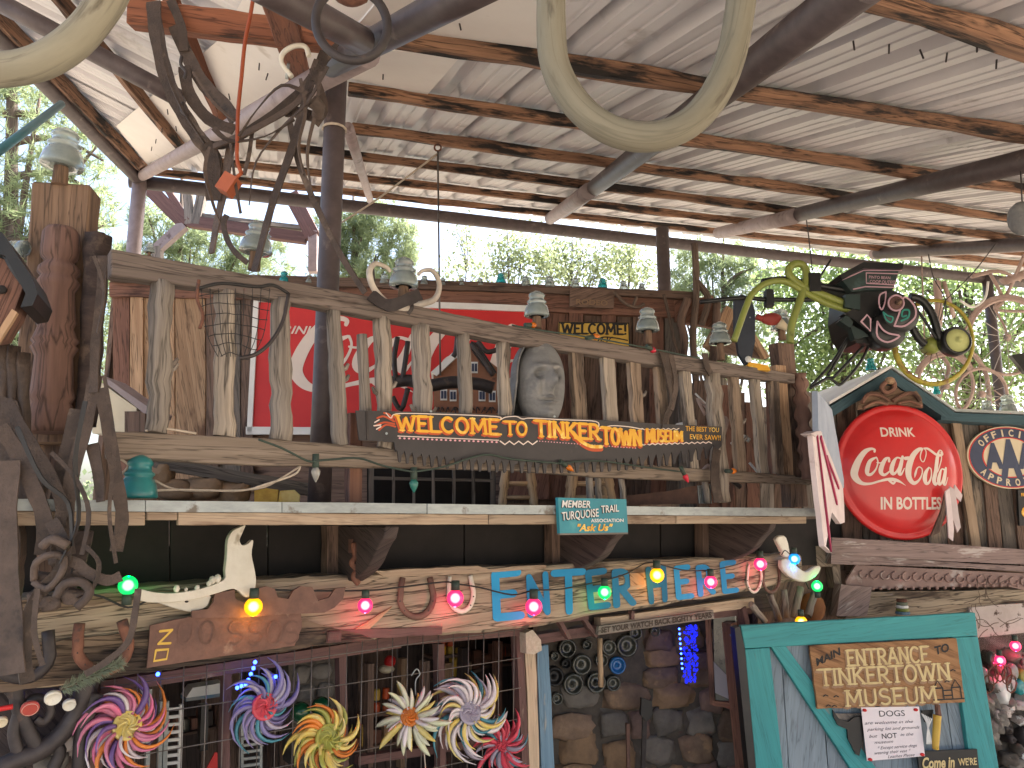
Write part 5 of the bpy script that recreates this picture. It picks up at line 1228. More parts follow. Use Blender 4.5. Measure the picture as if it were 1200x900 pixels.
for P in [[(945, 258), (948, 280), (952, 318)], [(1088, 298), (1094, 325), (1108, 352), (1106, 380)], [(1168, 284), (1140, 320), (1108, 352)], [(1108, 352), (1102, 375)]]: cord(MC, P, .003, .02).build('wire', M_iron, hwr)

# slate bird cut-out with a red head
sb = thing('bird_cutout', 'dark slate wooden bird cut-out with red head and yellow feet on the rail end', 'ornament')
SB = frontal(880, 4.35, 0)
board(SB, [(861, 350), (868, 345), (880, 348), (885, 366), (885, 400), (880, 424), (874, 428), (866, 415), (861, 385)], .035, 0, .2, 12).build('body', M_slate, sb)
for a, b in ((869, 369), (879, 372)): MB().ball(SB.at(a, b, .004), .005, 8).build('screw', M_galv, sb)
hdq = MB(); hdq.ball(SB.at(904, 374, -.03), .048, 12, (1.35, .7, .8)); hdq.build('red_head', M_bird, sb); cord(SB, [(886, 371), (895, 374)], .018, -.03).build('neck', M_bird, sb)
pole(SB, (912, 378), (924, 386), 14, 5, -.03, 9, 3, 0).build('beak', M_ivory, sb)
board(SB, [(878, 424), (900, 428), (903, 434), (874, 433)], .05, .02, .2).build('yellow_foot', M_yel, sb); MB().ball(SB.at(877, 421, .03), .02, 8, (1, .7, 1)).build('white_foot', M_white, sb)
# rusty bicycle sculpture beyond the gable
BP = frontal(1140, 7.4, 0)
bf = thing('bicycle_sculpture', 'pinkish tan bicycle frames, wheels and fork tubes welded together against the trees', 'sculpture')
def wheel(x, y, r_, lab, sx=1, fender=True):
    t = thing('wheel', lab, None); t.parent = bf
    k = pxr(BP, x, y, 1)
    MB().tube([BP.at(x + r_ * sx * math.cos(i * math.pi / 20), y + r_ * math.sin(i * math.pi / 20)) for i in range(40)], .016, 7, closed=True).build('rim', M_frame, t)
    pole(BP, (x - 2, y), (x + 3, y), 8, 8, 0, 8, 2, 0).build('hub', M_frame, t)
    for i in range(14):
        a = i * math.pi / 7; MB().tube([BP.at(x, y), BP.at(x + r_ * sx * math.cos(a + .15), y + r_ * math.sin(a + .15))], .004, 4).build('spoke', M_spk, t)
    if fender:
        f = [BP.at(x + (r_ + 3) * sx * math.cos(a), y + (r_ + 3) * math.sin(a)) for a in [rad(200 + i * 12) for i in range(12)]]
        MB().tube(f, .03, 8, True, 0, flat=.35, up=(0, 1, 0)).build('mudguard', M_frame, t)
wheel(1108, 452, 36, 'spoked bicycle wheel standing behind the hoop of the black contraption', .9); wheel(1180, 395, 44, 'large spoked wheel with pink mudguard at the right picture edge'); wheel(1150, 462, 30, 'low tangled spoked wheel above the blue eave', 1, False)
for P, w_ in [([(1080, 300), (1084, 420)], 5), ([(1098, 330), (1100, 372), (1094, 400)], 26), ([(1106, 330), (1118, 372)], 14), ([(1138, 324), (1170, 318), (1196, 328)], 12), ([(1160, 320), (1175, 350), (1166, 362)], 12), ([(1200, 300), (1180, 345), (1166, 362), (1200, 365)], 11), ([(1166, 362), (1178, 385), (1181, 400)], 8), ([(1100, 415), (1112, 432), (1098, 470)], 12), ([(1142, 415), (1156, 440), (1160, 480)], 15), ([(1140, 370), (1128, 395), (1128, 420)], 7), ([(1175, 330), (1210, 318)], 20)]:
    P2 = smooth([(a, b) for a, b in P], 5) if len(P) > 2 else P
    MB().tube([BP.at(a, b, -.05) for a, b in P2], pxr(BP, P[0][0], P[0][1], w_) / 3.2, 9, flat=.5).build('frame_tube', M_frame, bf)
cord(BP, [(1125, 352), (1140, 360), (1154, 350), (1158, 330)], .012).build('wire_hoop', M_white, bf); board(BP, [(1185, 416), (1202, 413), (1202, 438)], .05, .1).build('saddle', M_machb, bf)
for i in range(22):
    x, y = R.uniform(1085, 1200), R.uniform(425, 478); cord(BP, [(x, y), (x + R.uniform(-22, 22), y + R.uniform(-18, 12))], .006, .0).build('loose_spoke', M_spk if i % 2 else M_frame, bf)
st_ = thing('hanging_stone', 'rounded grey stone hanging at the right edge under the roof', 'stone'); SP = frontal(1195, 3.0)
MB().ball(SP.at(1198, 256), .055, 16, (1, 1, 1.3)).build('stone', M_carv, st_); cord(SP, [(1198, 240), (1196, 200)], .003).build('wire', M_iron, st_)

bfz = thing('back_fence', 'dark rough board screen behind the right end of the railing', 'fence'); BFP = frontal(860, 5.25, 10)
x = 796
while x < 948:
    w_ = R.uniform(10, 20); t0 = 452 + R.uniform(-12, 16) + (x - 796) * .1; board(BFP, [(x, t0), (x + w_ - 1, t0 + R.uniform(-6, 6)), (x + w_ + 1, 604), (x + 2, 604)], .03, R.uniform(-.02, .02), .6).build('plank', R.choice([M_plankd, M_plankr, M_plankg, M_plankd]), bfz); x += w_
# ================================================================ LIGHTS
def bulb(pl, x, y, rp, col, label, off=.05, up=True, lit=.42, group='coloured globe bulbs along the entrance beam'):
    key = 'bulb_' + '_'.join('%d' % (c * 100) for c in col) + ('_lit' if lit else '')
    m = MATS.get(key)
    if m is None:
        m = mat(key, tuple(min(1, c * .8 + .02) for c in col), bump=0, rough=.25, rand=0, emit=col if lit else None, es=lit)
        if lit:   # hot core seen through the tinted glass
            t = m.node_tree; lw = t.nodes.new('ShaderNodeLayerWeight'); lw.inputs[0].default_value = .35
            rr = t.nodes.new('ShaderNodeValToRGB'); rr.color_ramp.elements[0].color = (min(1, col[0] + .35) * 2.5, min(1, col[1] + .35) * 2.5, min(1, col[2] + .30) * 2.5, 1); rr.color_ramp.elements[1].color = (*col, 1); rr.color_ramp.elements[1].position = .16
            t.links.new(lw.outputs['Facing'], rr.inputs[0]); t.links.new(rr.outputs[0], t.nodes['Principled BSDF'].inputs['Emission Color'])
    t = thing('light_bulb', label, 'light bulb', group); c = pl.at(x, y, off); r_ = pxr(pl, x, y, rp, off)
    MB().ball(c, r_, 18).build('globe', m, t)
    d = UP if up else -UP
    if lit:
        pl_ = bpy.data.lights.new('bulb_glow', 'POINT'); pl_.energy = .09; pl_.color = col; pl_.shadow_soft_size = .004; lo = bpy.data.objects.new('bulb_glow', pl_); COL.objects.link(lo); lo.parent = t; lo.location = c - d * r_ * 1.2
    MB().tube([c + d * r_ * .9, c + d * r_ * 2.0], [r_ * .52, r_ * .5], 12).build('socket', M_grnw, t)
    return c + d * r_ * 2.0
PK = (1.0, .02, .12); GRN = (0, .55, .10); YEL = (1.0, .40, .0); BLU = (.0, .22, .75)
bulb(BEAM, 150, 686, 11, GRN, 'lit green globe bulb at the far left beside the jaw bone tip', .12, False)
bulb(BEAM, 297, 711, 10.5, YEL, 'lit yellow globe bulb below the hinge end of the jaw bone', .16)
bulb(BEAM, 428, 709.5, 9, PK, 'lit pink globe bulb left of the first pair of horseshoes', .14)
bulb(BEAM, 533.5, 701, 10, PK, 'lit pink globe bulb inside the pale horseshoe', .14)
bulb(BEAM, 625.5, 711, 10, PK, 'lit pink globe bulb on the N of ENTER', .14)
bulb(BEAM, 708.5, 694, 8, GRN, 'lit green globe bulb on the R of ENTER', .14)
bulb(BEAM, 770, 674, 8.5, YEL, 'lit yellow globe bulb on the H of HERE', .14)
bulb(BEAM, 833, 682, 7.5, PK, 'lit pink globe bulb on the R of HERE', .14)
bulb(BEAM, 891, 661, 7.5, PK, 'lit pink globe bulb at the top of the right horseshoe pair', .14)
bulb(BEAM, 931, 655, 6.5, BLU, 'lit blue globe bulb tied to the small white bone', .14)
bulb(BEAM, 957.5, 687, 6.5, GRN, 'lit green globe bulb right of the small white bone', .14, False)
bulb(GATE, 939, 729, 7, YEL, 'lit yellow globe bulb peeking over the turquoise gate', -.10)
bulb(LG, 1190, 757, 6, PK, 'lit red bulb at the right edge under the flaking board', .1)
bulb(LG, 1172, 774, 6, PK, 'lit red bulb left of and below the right edge bulb', .1)
wr = thing('light_string', 'thin dark wire carrying the coloured globe bulbs along the beam', 'light string')
for P in [[(60, 705), (110, 697), (150, 712), (180, 702), (240, 695), (297, 690), (340, 692), (428, 692), (470, 688), (520, 682), (533, 684), (560, 688), (600, 697), (625, 692), (660, 690), (708, 680), (735, 672), (756, 660), (770, 660)], [(770, 660), (800, 668), (833, 668), (862, 662), (891, 652), (925, 650), (948, 690)]]: cord(BEAM, P, .0035, .11).build('wire', M_blkw, wr)
def cbulb(pl, x, y, dx, dy, L, w_, m, label, off=.06, lit=0):
    t = thing('string_light', label, 'light bulb', 'pointed bulbs on the railing light string'); k = pxr(pl, x, y, 1, off)
    c = pl.at(x, y, off); d = (pl.at(x + dx, y + dy, off) - c).normalized(); M = d.to_track_quat('Z', 'Y').to_matrix().to_4x4(); M.translation = c
    MB().lathe([(w_ * .3 * k, 0), (w_ * .5 * k, L * .25 * k), (w_ * .42 * k, L * .5 * k), (w_ * .2 * k, L * .8 * k), (.0003, L * k)], M, 14).build('bulb', m, t)
    MB().tube([c, c - d * L * .9 * k], [w_ * .36 * k, w_ * .36 * k], 10).build('socket', M_grnw, t)
O_ = mat('amber_bulb_glass', (.75, .22, .02), (.6, .15, .01), rough=.2, trans=.3, bump=0); RB = mat('red_bulb_glass', (.7, .03, .06), rough=.2, trans=.2, bump=0); CB = mat('clear_bulb_glass', (.6, .58, .52), rough=.15, trans=.5, bump=0); TB = mat('green_bulb_glass', (.05, .25, .2), (.04, .17, .14), rough=.2, trans=.3, bump=0)
for a in [(622, 381, 6, 0, 10, 8, O_, 'amber pointed bulb on the handrail beside the insulator above the carved head'), (695, 395, 8, -1, 12, 8, O_, 'amber pointed bulb on the handrail below the yellow welcome sign'), (763, 409, 7, 4, 9, 8, RB, 'red pointed bulb on the handrail below an insulator'),
          (664, 546, 8, 6, 13, 7, O_, 'amber pointed bulb on the bottom rail under the saw sign'), (802, 556, 4, 8, 12, 7, RB, 'red pointed bulb on the bottom rail near the saw tip'), (857, 552, 8, 0, 11, 7, O_, 'amber pointed bulb on the bottom rail right of a leather strap'), (370, 548, 0, 8, 18, 11, CB, 'clear pointed bulb dangling below the rail by the brown pole'), (485, 562, 0, 8, 16, 11, TB, 'green pointed bulb dangling between two loops of green cord')]: cbulb(RAIL, *a, off=.11)
ws_ = thing('railing_light_string', 'dull green cord looped along the rails with pointed bulbs', 'light string')
for P in [[(303, 515), (330, 525), (360, 540), (370, 540)], [(370, 540), (395, 538), (421, 537), (450, 546), (484, 553)], [(484, 553), (520, 547), (566, 533), (600, 538), (655, 543)], [(655, 543), (700, 540), (760, 548), (800, 553)], [(600, 381), (640, 388), (690, 395), (760, 408), (820, 420)]]: cord(RAIL, P, .004, .12).build('cord', M_grnw, ws_)

# blue LED strings
M_led = mat('blue_led', (.02, .03, .4), bump=0, rand=0, emit=(.02, .06, 1), es=5); M_ledd = mat('deep_blue_led_haze', (.01, .015, .15), (.02, .02, .3), bump=.3, rand=0, emit=(.01, .02, 1), es=.35, sc=(30, 30, 30))
t = thing('blue_led_string', 'bright blue LED string hanging in the doorway beside a blue glowing garland', 'light string')
for i in range(9):
    p = WF.at(796 + i * .45, 737 + i * 5.8, -.35); MB().ball(p, .007, 8).build('led', M_led, t)
g_ = MB(); pts_ = []
for k in range(5):
    for j in range(22): g_.ball(WF.at(803 + k * 3.2 + R.uniform(-1.5, 1.5), 734 + j * 3.1 + R.uniform(-1, 1), -.42), R.uniform(.004, .012), 6)
g_.build('garland', M_ledd, t)
for lab, pts_ in [('short blue LED string above the violet metal flower', [(299, 776), (297, 783), (294, 790), (291, 797), (288, 802), (283, 804), (278, 806)]), ('single blue LED on the window frame left of the violet flower', [(185, 790)]), ('blue LED at the far left under the beam', [(68, 802)]), ('blue LED between the curled tips of the violet flower', [(323, 793)])]:
    t = thing('blue_led_string', lab, 'light string')
    for x, y in pts_: MB().ball(WF.at(x, y, .07), .0075, 8).build('led', M_led, t)
    if len(pts_) > 1: cord(WF, pts_, .002, .065).build('wire', M_blkw, t)

# ================================================================ METAL FLOWERS
def flower(x, y, off, rows, cup, label, tilt=(0, 0), seed=1):
    t = thing('metal_flower', label, 'metal flower', 'painted metal pinwheel flowers on the window grille')
    c = WF.at(x, y, off); k = pxr(WF, x, y, 1, off) * 1.12
    nrm = (V((CP.x - c.x, CP.y - c.y, (CP.z - c.z) * .6)).normalized() + V((tilt[0], 0, tilt[1]))).normalized()
    Mq = nrm.to_track_quat('Z', 'Y').to_matrix().to_4x4(); Mq.translation = c; rr = random.Random(seed)
    for ri, (n, r0, L, w_, curl, lift, mats_, ph) in enumerate(rows):
        protos = []
        for vv in range(3):
            mb = MB(); o = 0; seg = 8; cl = curl * (1 + .25 * (vv - 1))
            for i in range(seg + 1):
                s_ = i / seg; a = cl * s_ * s_; rad_ = r0 + L * s_ * (1 - .12 * s_)
                ww = w_ * (math.sin(math.pi * min(1, .18 + s_ * .82)) ** .7 + .04) * .5
                cx, cy = rad_ * math.cos(a), rad_ * math.sin(a); tx, ty_ = -math.sin(a + cl * .4 * s_), math.cos(a + cl * .4 * s_)
                z = lift * (s_ ** 1.2) + .25 * L * (vv - 1) * .3 * s_
                mb.v += [V(((cx - tx * ww) * k, (cy - ty_ * ww) * k, z * k)), V((cx * k, cy * k, (z + ww * .55) * k)), V(((cx + tx * ww) * k, (cy + ty_ * ww) * k, (z - ww * .5) * k))]
                if i:
                    A = (i - 1) * 3
                    for e in (0, 1): mb.face([A + e, A + e + 1, A + e + 4, A + e + 3], [(0, 0)] * 4, True)
            protos.append(mb)
        meshes = {}
        for j in range(n):
            a = 2 * math.pi * (j + ph) / n + rr.uniform(-.12, .12); vv = rr.randrange(3); m_ = mats_[j % len(mats_)]
            key = (vv, m_.name)
            if key not in meshes:
                o = protos[vv].build('petal', m_, t); o.modifiers.new('s', 'SOLIDIFY').thickness = .0008; meshes[key] = o
            else: o = meshes[key].copy(); COL.objects.link(o); o.parent = t
            s_ = rr.uniform(.68, 1.22)
            o.matrix_basis = Mq @ Matrix.Rotation(a, 4, 'Z') @ Matrix.Rotation(rr.uniform(-.38, .38), 4, 'Y') @ Matrix.Diagonal((s_, s_, s_, 1)); 
    cm, cr_ = cup
    MB().lathe([(cr_ * k, -.0), (cr_ * .96 * k, cr_ * .30 * k), (cr_ * .7 * k, cr_ * .1 * k), (.0003, cr_ * .05 * k)], Mq, 20).build('cup', cm, t)
    for i in range(7):
        a = i * .9; P = [Mq @ V((k * cr_ * .75 * s_ * math.cos(a + s_ * 1.5), k * cr_ * .75 * s_ * math.sin(a + s_ * 1.5), k * cr_ * (.25 + .3 * math.sin(s_ * 3)))) for s_ in [q / 5 for q in range(6)]]
        MB().tube(P, .0035, 6, flat=.5).build('curl', cm, t)
def pm(n, c, c2=None): return MATS.get(n) or mat(n, c, c2, bump=.03, rough=.4, rand=.12, sc=(12, 12, 12))
fp = pm('pink_petal', (.62, .13, .24), (.55, .22, .30)); fv = pm('violet_petal', (.17, .09, .27), (.12, .07, .2)); fo = pm('orange_petal', (.62, .19, .03)); fy_ = pm('yellow_petal', (.66, .47, .05), (.6, .52, .25)); fw = pm('white_petal', (.66, .62, .60), (.6, .5, .5))
fg_ = pm('olive_petal', (.26, .28, .06), (.4, .38, .07)); fb = pm('teal_petal', (.06, .22, .27)); fl_ = pm('lilac_petal', (.24, .20, .38), (.16, .14, .28)); fr2 = pm('red_pink_petal', (.58, .06, .09)); fgy = pm('grey_lilac_petal', (.34, .30, .36)); fls = pm('lime_white_petal', (.60, .62, .35), (.62, .6, .5))
flower(148, 851, .13, [(30, 12, 36, 5.5, .7, 1, [fp, fp, fw, fp, fv], 0), (26, 14, 38, 5, .85, -6, [fo, fv, fw, fo, fp], .5)], (fy_, 15), 'big pink, violet and orange metal flower with yellow centre at lower left', (.5, .3), 1)
flower(309, 828, .09, [(26, 9, 29, 5, .7, 2, [fl_, fl_, fgy], 0), (18, 10, 34, 5, 1.0, -5, [fb, fl_, fl_], .5)], (fr2, 14), 'violet and teal metal flower with crumpled red centre', (.6, .1), 2)
flower(385, 866, .13, [(28, 11, 28, 6, .6, 1, [fy_, fy_, fg_, fy_], 0), (24, 12, 30, 5.5, .8, -5, [fo, fg_, fy_, fo], .5)], (fg_, 15), 'yellow and orange metal flower with round olive centre', (.5, .3), 3)
flower(481, 840, .12, [(22, 9, 24, 5, .12, 1, [fw, fw, fls], 0), (22, 10, 31, 6, .12, -4, [fls, fy_, fls], .5)], (fo, 10), 'spiky white and lime metal flower with orange rimmed centre', (-.4, .2), 4)
flower(550, 836, .16, [(34, 11, 30, 5, .55, 1, [fw, fw, fy_], 0), (30, 13, 36, 5, .75, -6, [fy_, fgy, fw, fb], .5)], (fgy, 12), 'large white and yellow metal flower with dull grey centre', (.45, .3), 5)
flower(588, 874, .07, [(26, 5, 22, 4.5, .3, 1, [fr2, fgy, fr2], 0), (20, 8, 28, 4, .5, -4, [fr2, fb, fr2], .5)], (fr2, 7), 'red pink spiky metal flower behind the large white one', (-.1, .1), 6)
t = thing('flower_hook', 'wire hook and cord holding the spiky white flower to the grille', 'hook')
cord(WF, [(482, 792), (488, 784), (492, 790), (487, 798), (487, 815)], .003, .06).build('hook', M_galv, t); cord(WF, [(490, 830), (495, 860), (499, 905)], .0025, .15).build('cord', M_rope, t)

# ================================================================ BONES, HORSESHOES, IRON
jb = thing('jaw_bone', 'large bleached animal jaw bone lying along the top of the beam', 'bone')
JB = [(165, 690), (180, 694), (205, 695), (235, 690), (262, 680), (264, 668), (266, 650), (267, 633), (273, 622), (283, 617), (288, 615), (284, 625), (281, 633), (284, 639), (291, 637), (295, 633), (297, 635), (295, 650), (299, 670), (300, 684), (296, 695), (288, 700), (275, 690), (255, 695), (230, 702), (195, 706), (165, 704)]
mb = MB(); mb.prism([BEAM.at(x, y, .13) for x, y in [(p[0], p[1]) for p in smooth(JB + [JB[0]], 3)[:-1]]], FN * -.03); mb.build('upper_bone', M_bone, jb, .008)
P2 = [(184, 706), (215, 703), (245, 697), (246, 704), (241, 712), (225, 717), (205, 713)]
mb = MB(); mb.prism([BEAM.at(x, y, .11) for x, y in smooth(P2 + [P2[0]], 3)[:-1]], FN * -.02); mb.build('lower_bone', M_bone, jb, .005)
for x, y, r_ in [(207, 690, 3.6), (218, 691, 2.2), (231, 689, 3), (249, 680, 4.2), (255, 678, 4.2), (245, 684, 3)]: MB().ball(BEAM.at(x, y, .12), pxr(BEAM, x, y, r_), 9, (1, 1, 1.2)).build('tooth', M_bone, jb)
MB().ball(BEAM.at(218.5, 705, .112), .008, 8, (1, .3, .5)).build('nail', M_iron, jb)
bn = thing('small_bone', 'small white bone and shoulder blade wired at the right end of the beam', 'bone')
for P in [[(910, 632), (914, 628), (922, 630), (926, 650), (920, 652), (915, 642)], [(916, 656), (924, 655), (935, 664), (945, 670), (956, 664), (962, 664), (960, 672), (950, 680), (940, 682), (926, 676), (917, 666)]]:
    mb = MB(); mb.prism([BEAM.at(a, b, .13) for a, b in [(q[0], q[1]) for q in smooth(P + [P[0]], 3)[:-1]]], FN * -.03); mb.build('bone', M_bone, bn, .006)
cord(BEAM, [(916, 650), (920, 645), (926, 650)], .003, .15).build('wire', M_blkw, bn)
def shoe(x, y, w_, h, m, label, rot=0, off=.07, pl=None):
    pl = pl or BEAM; P = []
    for i in range(17):
        a = rad(205 - i * (230 / 16.)) ; a = rad(-205 + i * 14.4 + 180)
        u = math.cos(rad(150 + i * 15)) ; v = math.sin(rad(150 + i * 15))
        P.append((u * w_ / 2 * (1 if v < 0 else .92), -v * h / 2 * (1.0 if v < 0 else 1.7) ))
    ca, sa = math.cos(rad(rot)), math.sin(rad(rot)); P = [(x + a * ca - b * sa, y + a * sa + b * ca) for a, b in P]
    k = pxr(pl, x, y, 1); t = thing('horseshoe', label, 'horseshoe', 'horseshoes nailed to the beam')
    MB().tube([pl.at(a, b, off) for a, b in P], w_ * .095 * k, 8, True, .1, flat=.7).build('iron', m, t)
    for i in (3, 5, 11, 13): MB().ball(pl.at(P[i][0], P[i][1], off + w_ * .05 * k), .004, 6).build('nail_hole', M_iron, t)
shoe(24, 762, 70, 66, M_iron, 'large dark horseshoe at the extreme left under the leather straps', 10, .13)
shoe(120, 755, 62, 62, M_rust, 'large rusty horseshoe left of the iron plate, hung from a strap', -4, .13)
shoe(488, 698, 40, 50, M_rustp, 'reddish brown horseshoe, left one of the pair before ENTER', 0)
shoe(540, 694, 30, 45, M_bone, 'pale whitewashed horseshoe around a pink bulb', -3)
shoe(884, 676, 17, 36, M_bone, 'narrow pale horseshoe below the rightmost pink bulb', 2)
shoe(904, 676, 20, 36, M_rustp, 'brown horseshoe between the pink bulb and the small bone', 2)
ip = thing('iron_plate', 'rusty embossed iron plate with yellow painted ND at its left end', 'plate')
board(BEAM, [(176, 733), (225, 722), (300, 716), (352, 714), (354, 735), (345, 757), (268, 768), (172, 783)], .012, .10, .5, 10).build('plate', M_rustp, ip)
q = quad(BEAM, .101, (186, 737), (204, 735), (196, 776), (178, 779)); mb = MB()
for pt in [[(.1, .93), (.9, .93)], [(.9, .93), (.15, .58)], [(.15, .58), (.95, .55)], [(.08, .40), (.9, .38), (.9, .1), (.08, .1), (.08, .40)]]: stroke(mb, q, pt, .07, .002, asp=.5)
mb.build('lettering', M_ylw, ip)
for x, ch in ((218, 'O'), (243, 'O'), (277, 'S'), (300, 'S'), (322, 'O'), (342, 'S')):
    q = quad(BEAM, .101, (x - 10, 729), (x + 10, 727), (x + 8, 752), (x - 10, 756)); mb = MB(); paint(mb, ch, q, .09, .002, .8); mb.build('raised_letter', M_rustp, ip)
ib = thing('iron_saw_rack', 'brown iron toothed bar with scrolled ends along the beam top', 'iron bar')
board(BEAM, [(225, 724), (225, 716), (244, 714), (250, 706), (252, 696), (275, 691), (276, 702), (291, 708), (300, 703), (300, 690), (312, 687), (322, 690), (326, 700), (338, 702), (344, 692), (352, 687), (366, 688), (373, 704), (386, 700), (393, 690), (405, 688), (402, 702), (392, 712), (380, 718), (330, 720), (280, 724)], .012, .125, .2, 12).build('bar', M_rustp, ib)
sr = thing('iron_scroll', 'rusty wrought iron hanger hook on the beam beside the bracket', 'hook')
cord(BEAM, [(414, 636), (416, 652), (412, 660), (418, 668), (414, 676), (420, 684)], .012, .12).build('chain', M_rust, sr)
MB().prism([SHF.at(*p, -.30) for p in [(412, 632), (424, 632), (425, 648), (412, 648)]], FN * -.03).build('block', M_rustp, sr)
# small sticks behind the gate and bottle
ss = thing('stick_bundle', 'four bare fence sticks fanned out above the gate', 'sticks')
for a, b, w_ in [((880, 708), (896, 728), 8), ((902, 696), (913, 726), 8), ((919, 691), (921, 724), 8), ((938, 688), (931, 724), 9), ((955, 695), (946, 722), 9)]: pole(BEAM, a, b, w_, w_, -.02, 8, 4, .15).build('stick', M_log, ss)
MB().ball(BEAM.at(952, 712, -.12), .09, 12, (1, .6, 1.1)).build('orange_gourd', mat('dull_orange_wood', (.36, .15, .05), (.25, .09, .03), bump=.3), ss)
bt_ = thing('layered_bottle', 'short bottle of coloured sand layers standing behind the gate top', 'bottle')
c = LG.at(1058, 720, -.0)
for i, m_ in enumerate([M_blue, M_lime, M_white, M_sprig, M_rust]): MB().lathe([(.042 - .003 * i, i * .02), (.046 - .003 * i, i * .02 + .01), (.042 - .003 * i, i * .02 + .019)], Matrix.Translation(c), 16).build('layer', m_, bt_)
# sprig of evergreen
sg2 = thing('evergreen_sprig', 'dry evergreen sprig with pale needles stuck above the pink metal flower', 'sprig')
cord(WF, [(70, 808), (95, 798), (120, 786), (142, 776)], .006, .27).build('stem', M_twig, sg2); mb = MB()
for i in range(620):
    s_ = R.random(); x = 72 + 68 * s_; y = 808 - 32 * s_; a = R.uniform(0, 6.28); L = R.uniform(7, 15) * (1 - .35 * abs(s_ - .5)); p = WF.at(x, y, .27)
    e = WF.at(x + math.cos(a) * L * .7 + 6, y + math.sin(a) * L - 1, .27 + R.uniform(-.02, .04)); d = (e - p).cross(FN).normalized() * .0018; o = len(mb.v); mb.v += [p - d, p + d, e]; mb.face([o, o + 1, o + 2], [(0, 0)] * 3)
tag(mb.build('needles', M_sprig, sg2), None, kind='stuff')

# ================================================================ LEATHER AND HARNESS
def leather(label, name, straps, pl, cat='harness', extra=None):
    t = thing(name, label, cat)
    for pts_, w_, m_ in straps: strap(pl, pts_, w_ * (.85 if w_ < 24 else 1), .006, mb=None, tw=R.uniform(-.9, .9) if w_ < 24 else .2).build('strap', m_, t)
    return t
LP_ = frontal(80, 2.22, 14)
t = leather('tangled dark leather harness straps hanging over the shelf at the left edge', 'leather_harness', [
    ([(112, 440), (100, 500), (84, 560), (78, 616), (80, 650)], 17, M_leatl), ([(118, 455, .02), (128, 510, .02), (140, 580, .02), (143, 610, .02), (136, 646, .02)], 16, M_leath), ([(92, 480, -.02), (80, 530, -.02), (68, 590, -.02)], 22, M_leath),
    ([(8, 470), (30, 510, .02), (55, 550, .03), (72, 590, .03), (68, 620, .03), (60, 650, .03)], 15, M_leath), ([(0, 500, .03), (20, 530, .03), (40, 575, .04), (52, 610, .04), (50, 650, .03)], 20, M_leath), ([(108, 520, -.02), (116, 560, -.02), (118, 588, -.02)], 16, M_leatl),
    ([(70, 655, .05), (90, 660, .06), (105, 672, .06), (126, 680, .05), (142, 675, .04)], 14, M_leatl), ([(60, 610, .06), (75, 640, .07), (70, 670, .07), (50, 690, .06), (35, 720, .05), (28, 760, .05), (32, 800, .05)], 17, M_leath), ([(8, 540, .05), (4, 620, .06), (10, 720, .06), (14, 790, .06)], 28, M_leatl), ([(120, 300), (118, 350, .02), (112, 400, .02), (110, 460, .02)], 12, M_leath),
    ([(-4, 275, .1), (14, 310, .1), (38, 345, .1)], 10, M_blk), ([(162, 690, .12), (158, 720, .12), (150, 752, .12), (125, 775, .12), (100, 790, .12)], 8, M_leath)], LP_)
mb = MB()
for P, r_ in [([(40, 680, .06), (42, 660, .08), (60, 650, .09), (75, 655, .08), (70, 675, .09), (55, 690, .08), (40, 682, .06)], .010), ([(66, 700, .1), (75, 685, .1), (95, 682, .1), (105, 695, .1), (90, 712, .1)], .012), ([(50, 640, .08), (62, 632, .1), (80, 640, .1)], .013)]: cord(LP_, P, r_, 0, 8).build('buckle_ring', M_leatl, t)
for x, y, r_ in [(52, 680, 12), (44, 700, 11), (88, 700, 15), (60, 705, 13), (70, 655, 14), (96, 668, 10)]:
    MB().rock(LP_.at(x, y, .03), V((1, 0, 0)), UP, LP_.n, pxr(LP_, x, y, r_), pxr(LP_, x, y, r_ * .7), .03, 10, .5).build('leather_lump', M_leatl, t)
lm = thing('leather_bundle', 'dark mass of old leather tack and board at the left picture edge', 'tack')
for P in [[(-20, 460), (20, 470), (34, 520), (60, 560), (34, 590), (-20, 590)], [(-20, 560), (18, 550), (24, 640), (18, 700), (-20, 710)]]: board(LP_, P, .05, -.05, 1.5, 12).build('hide', M_leath, lm)
mb = MB()
for i in range(4): pole(LP_, (-6 + i * 11, 390 + i * 8), (-14 + i * 14, 560), 13, 15, -.07, 9, 8, .5).build('bundled_stick', M_leath, lm)
# left edge birdhouse
bh = thing('edge_birdhouse', 'corner of a brown wooden birdhouse with a dark tarred roof at the left edge', 'birdhouse'); BH = frontal(0, 2.1, 20)
board(BH, [(-40, 290), (12, 306), (28, 334), (16, 366), (0, 392), (-40, 400)], .12, 0, .3).build('front', M_plankr, bh); board(BH, [(-40, 262), (2, 272), (36, 322), (44, 344), (38, 358), (24, 360), (30, 344), (6, 300), (-40, 280)], .2, .03, .3).build('roof', M_blk, bh); board(BH, [(-10, 400), (14, 362), (20, 366), (4, 392), (-2, 402)], .02, .02, .2).build('trim', M_plank, bh)
MB().lathe([(.012, 0), (.012, .01), (.0001, .01)], Matrix.Translation(BH.at(3, 340, .0)) @ BH.n.to_track_quat('Z', 'Y').to_matrix().to_4x4(), 12).build('entry_hole', M_void, bh)

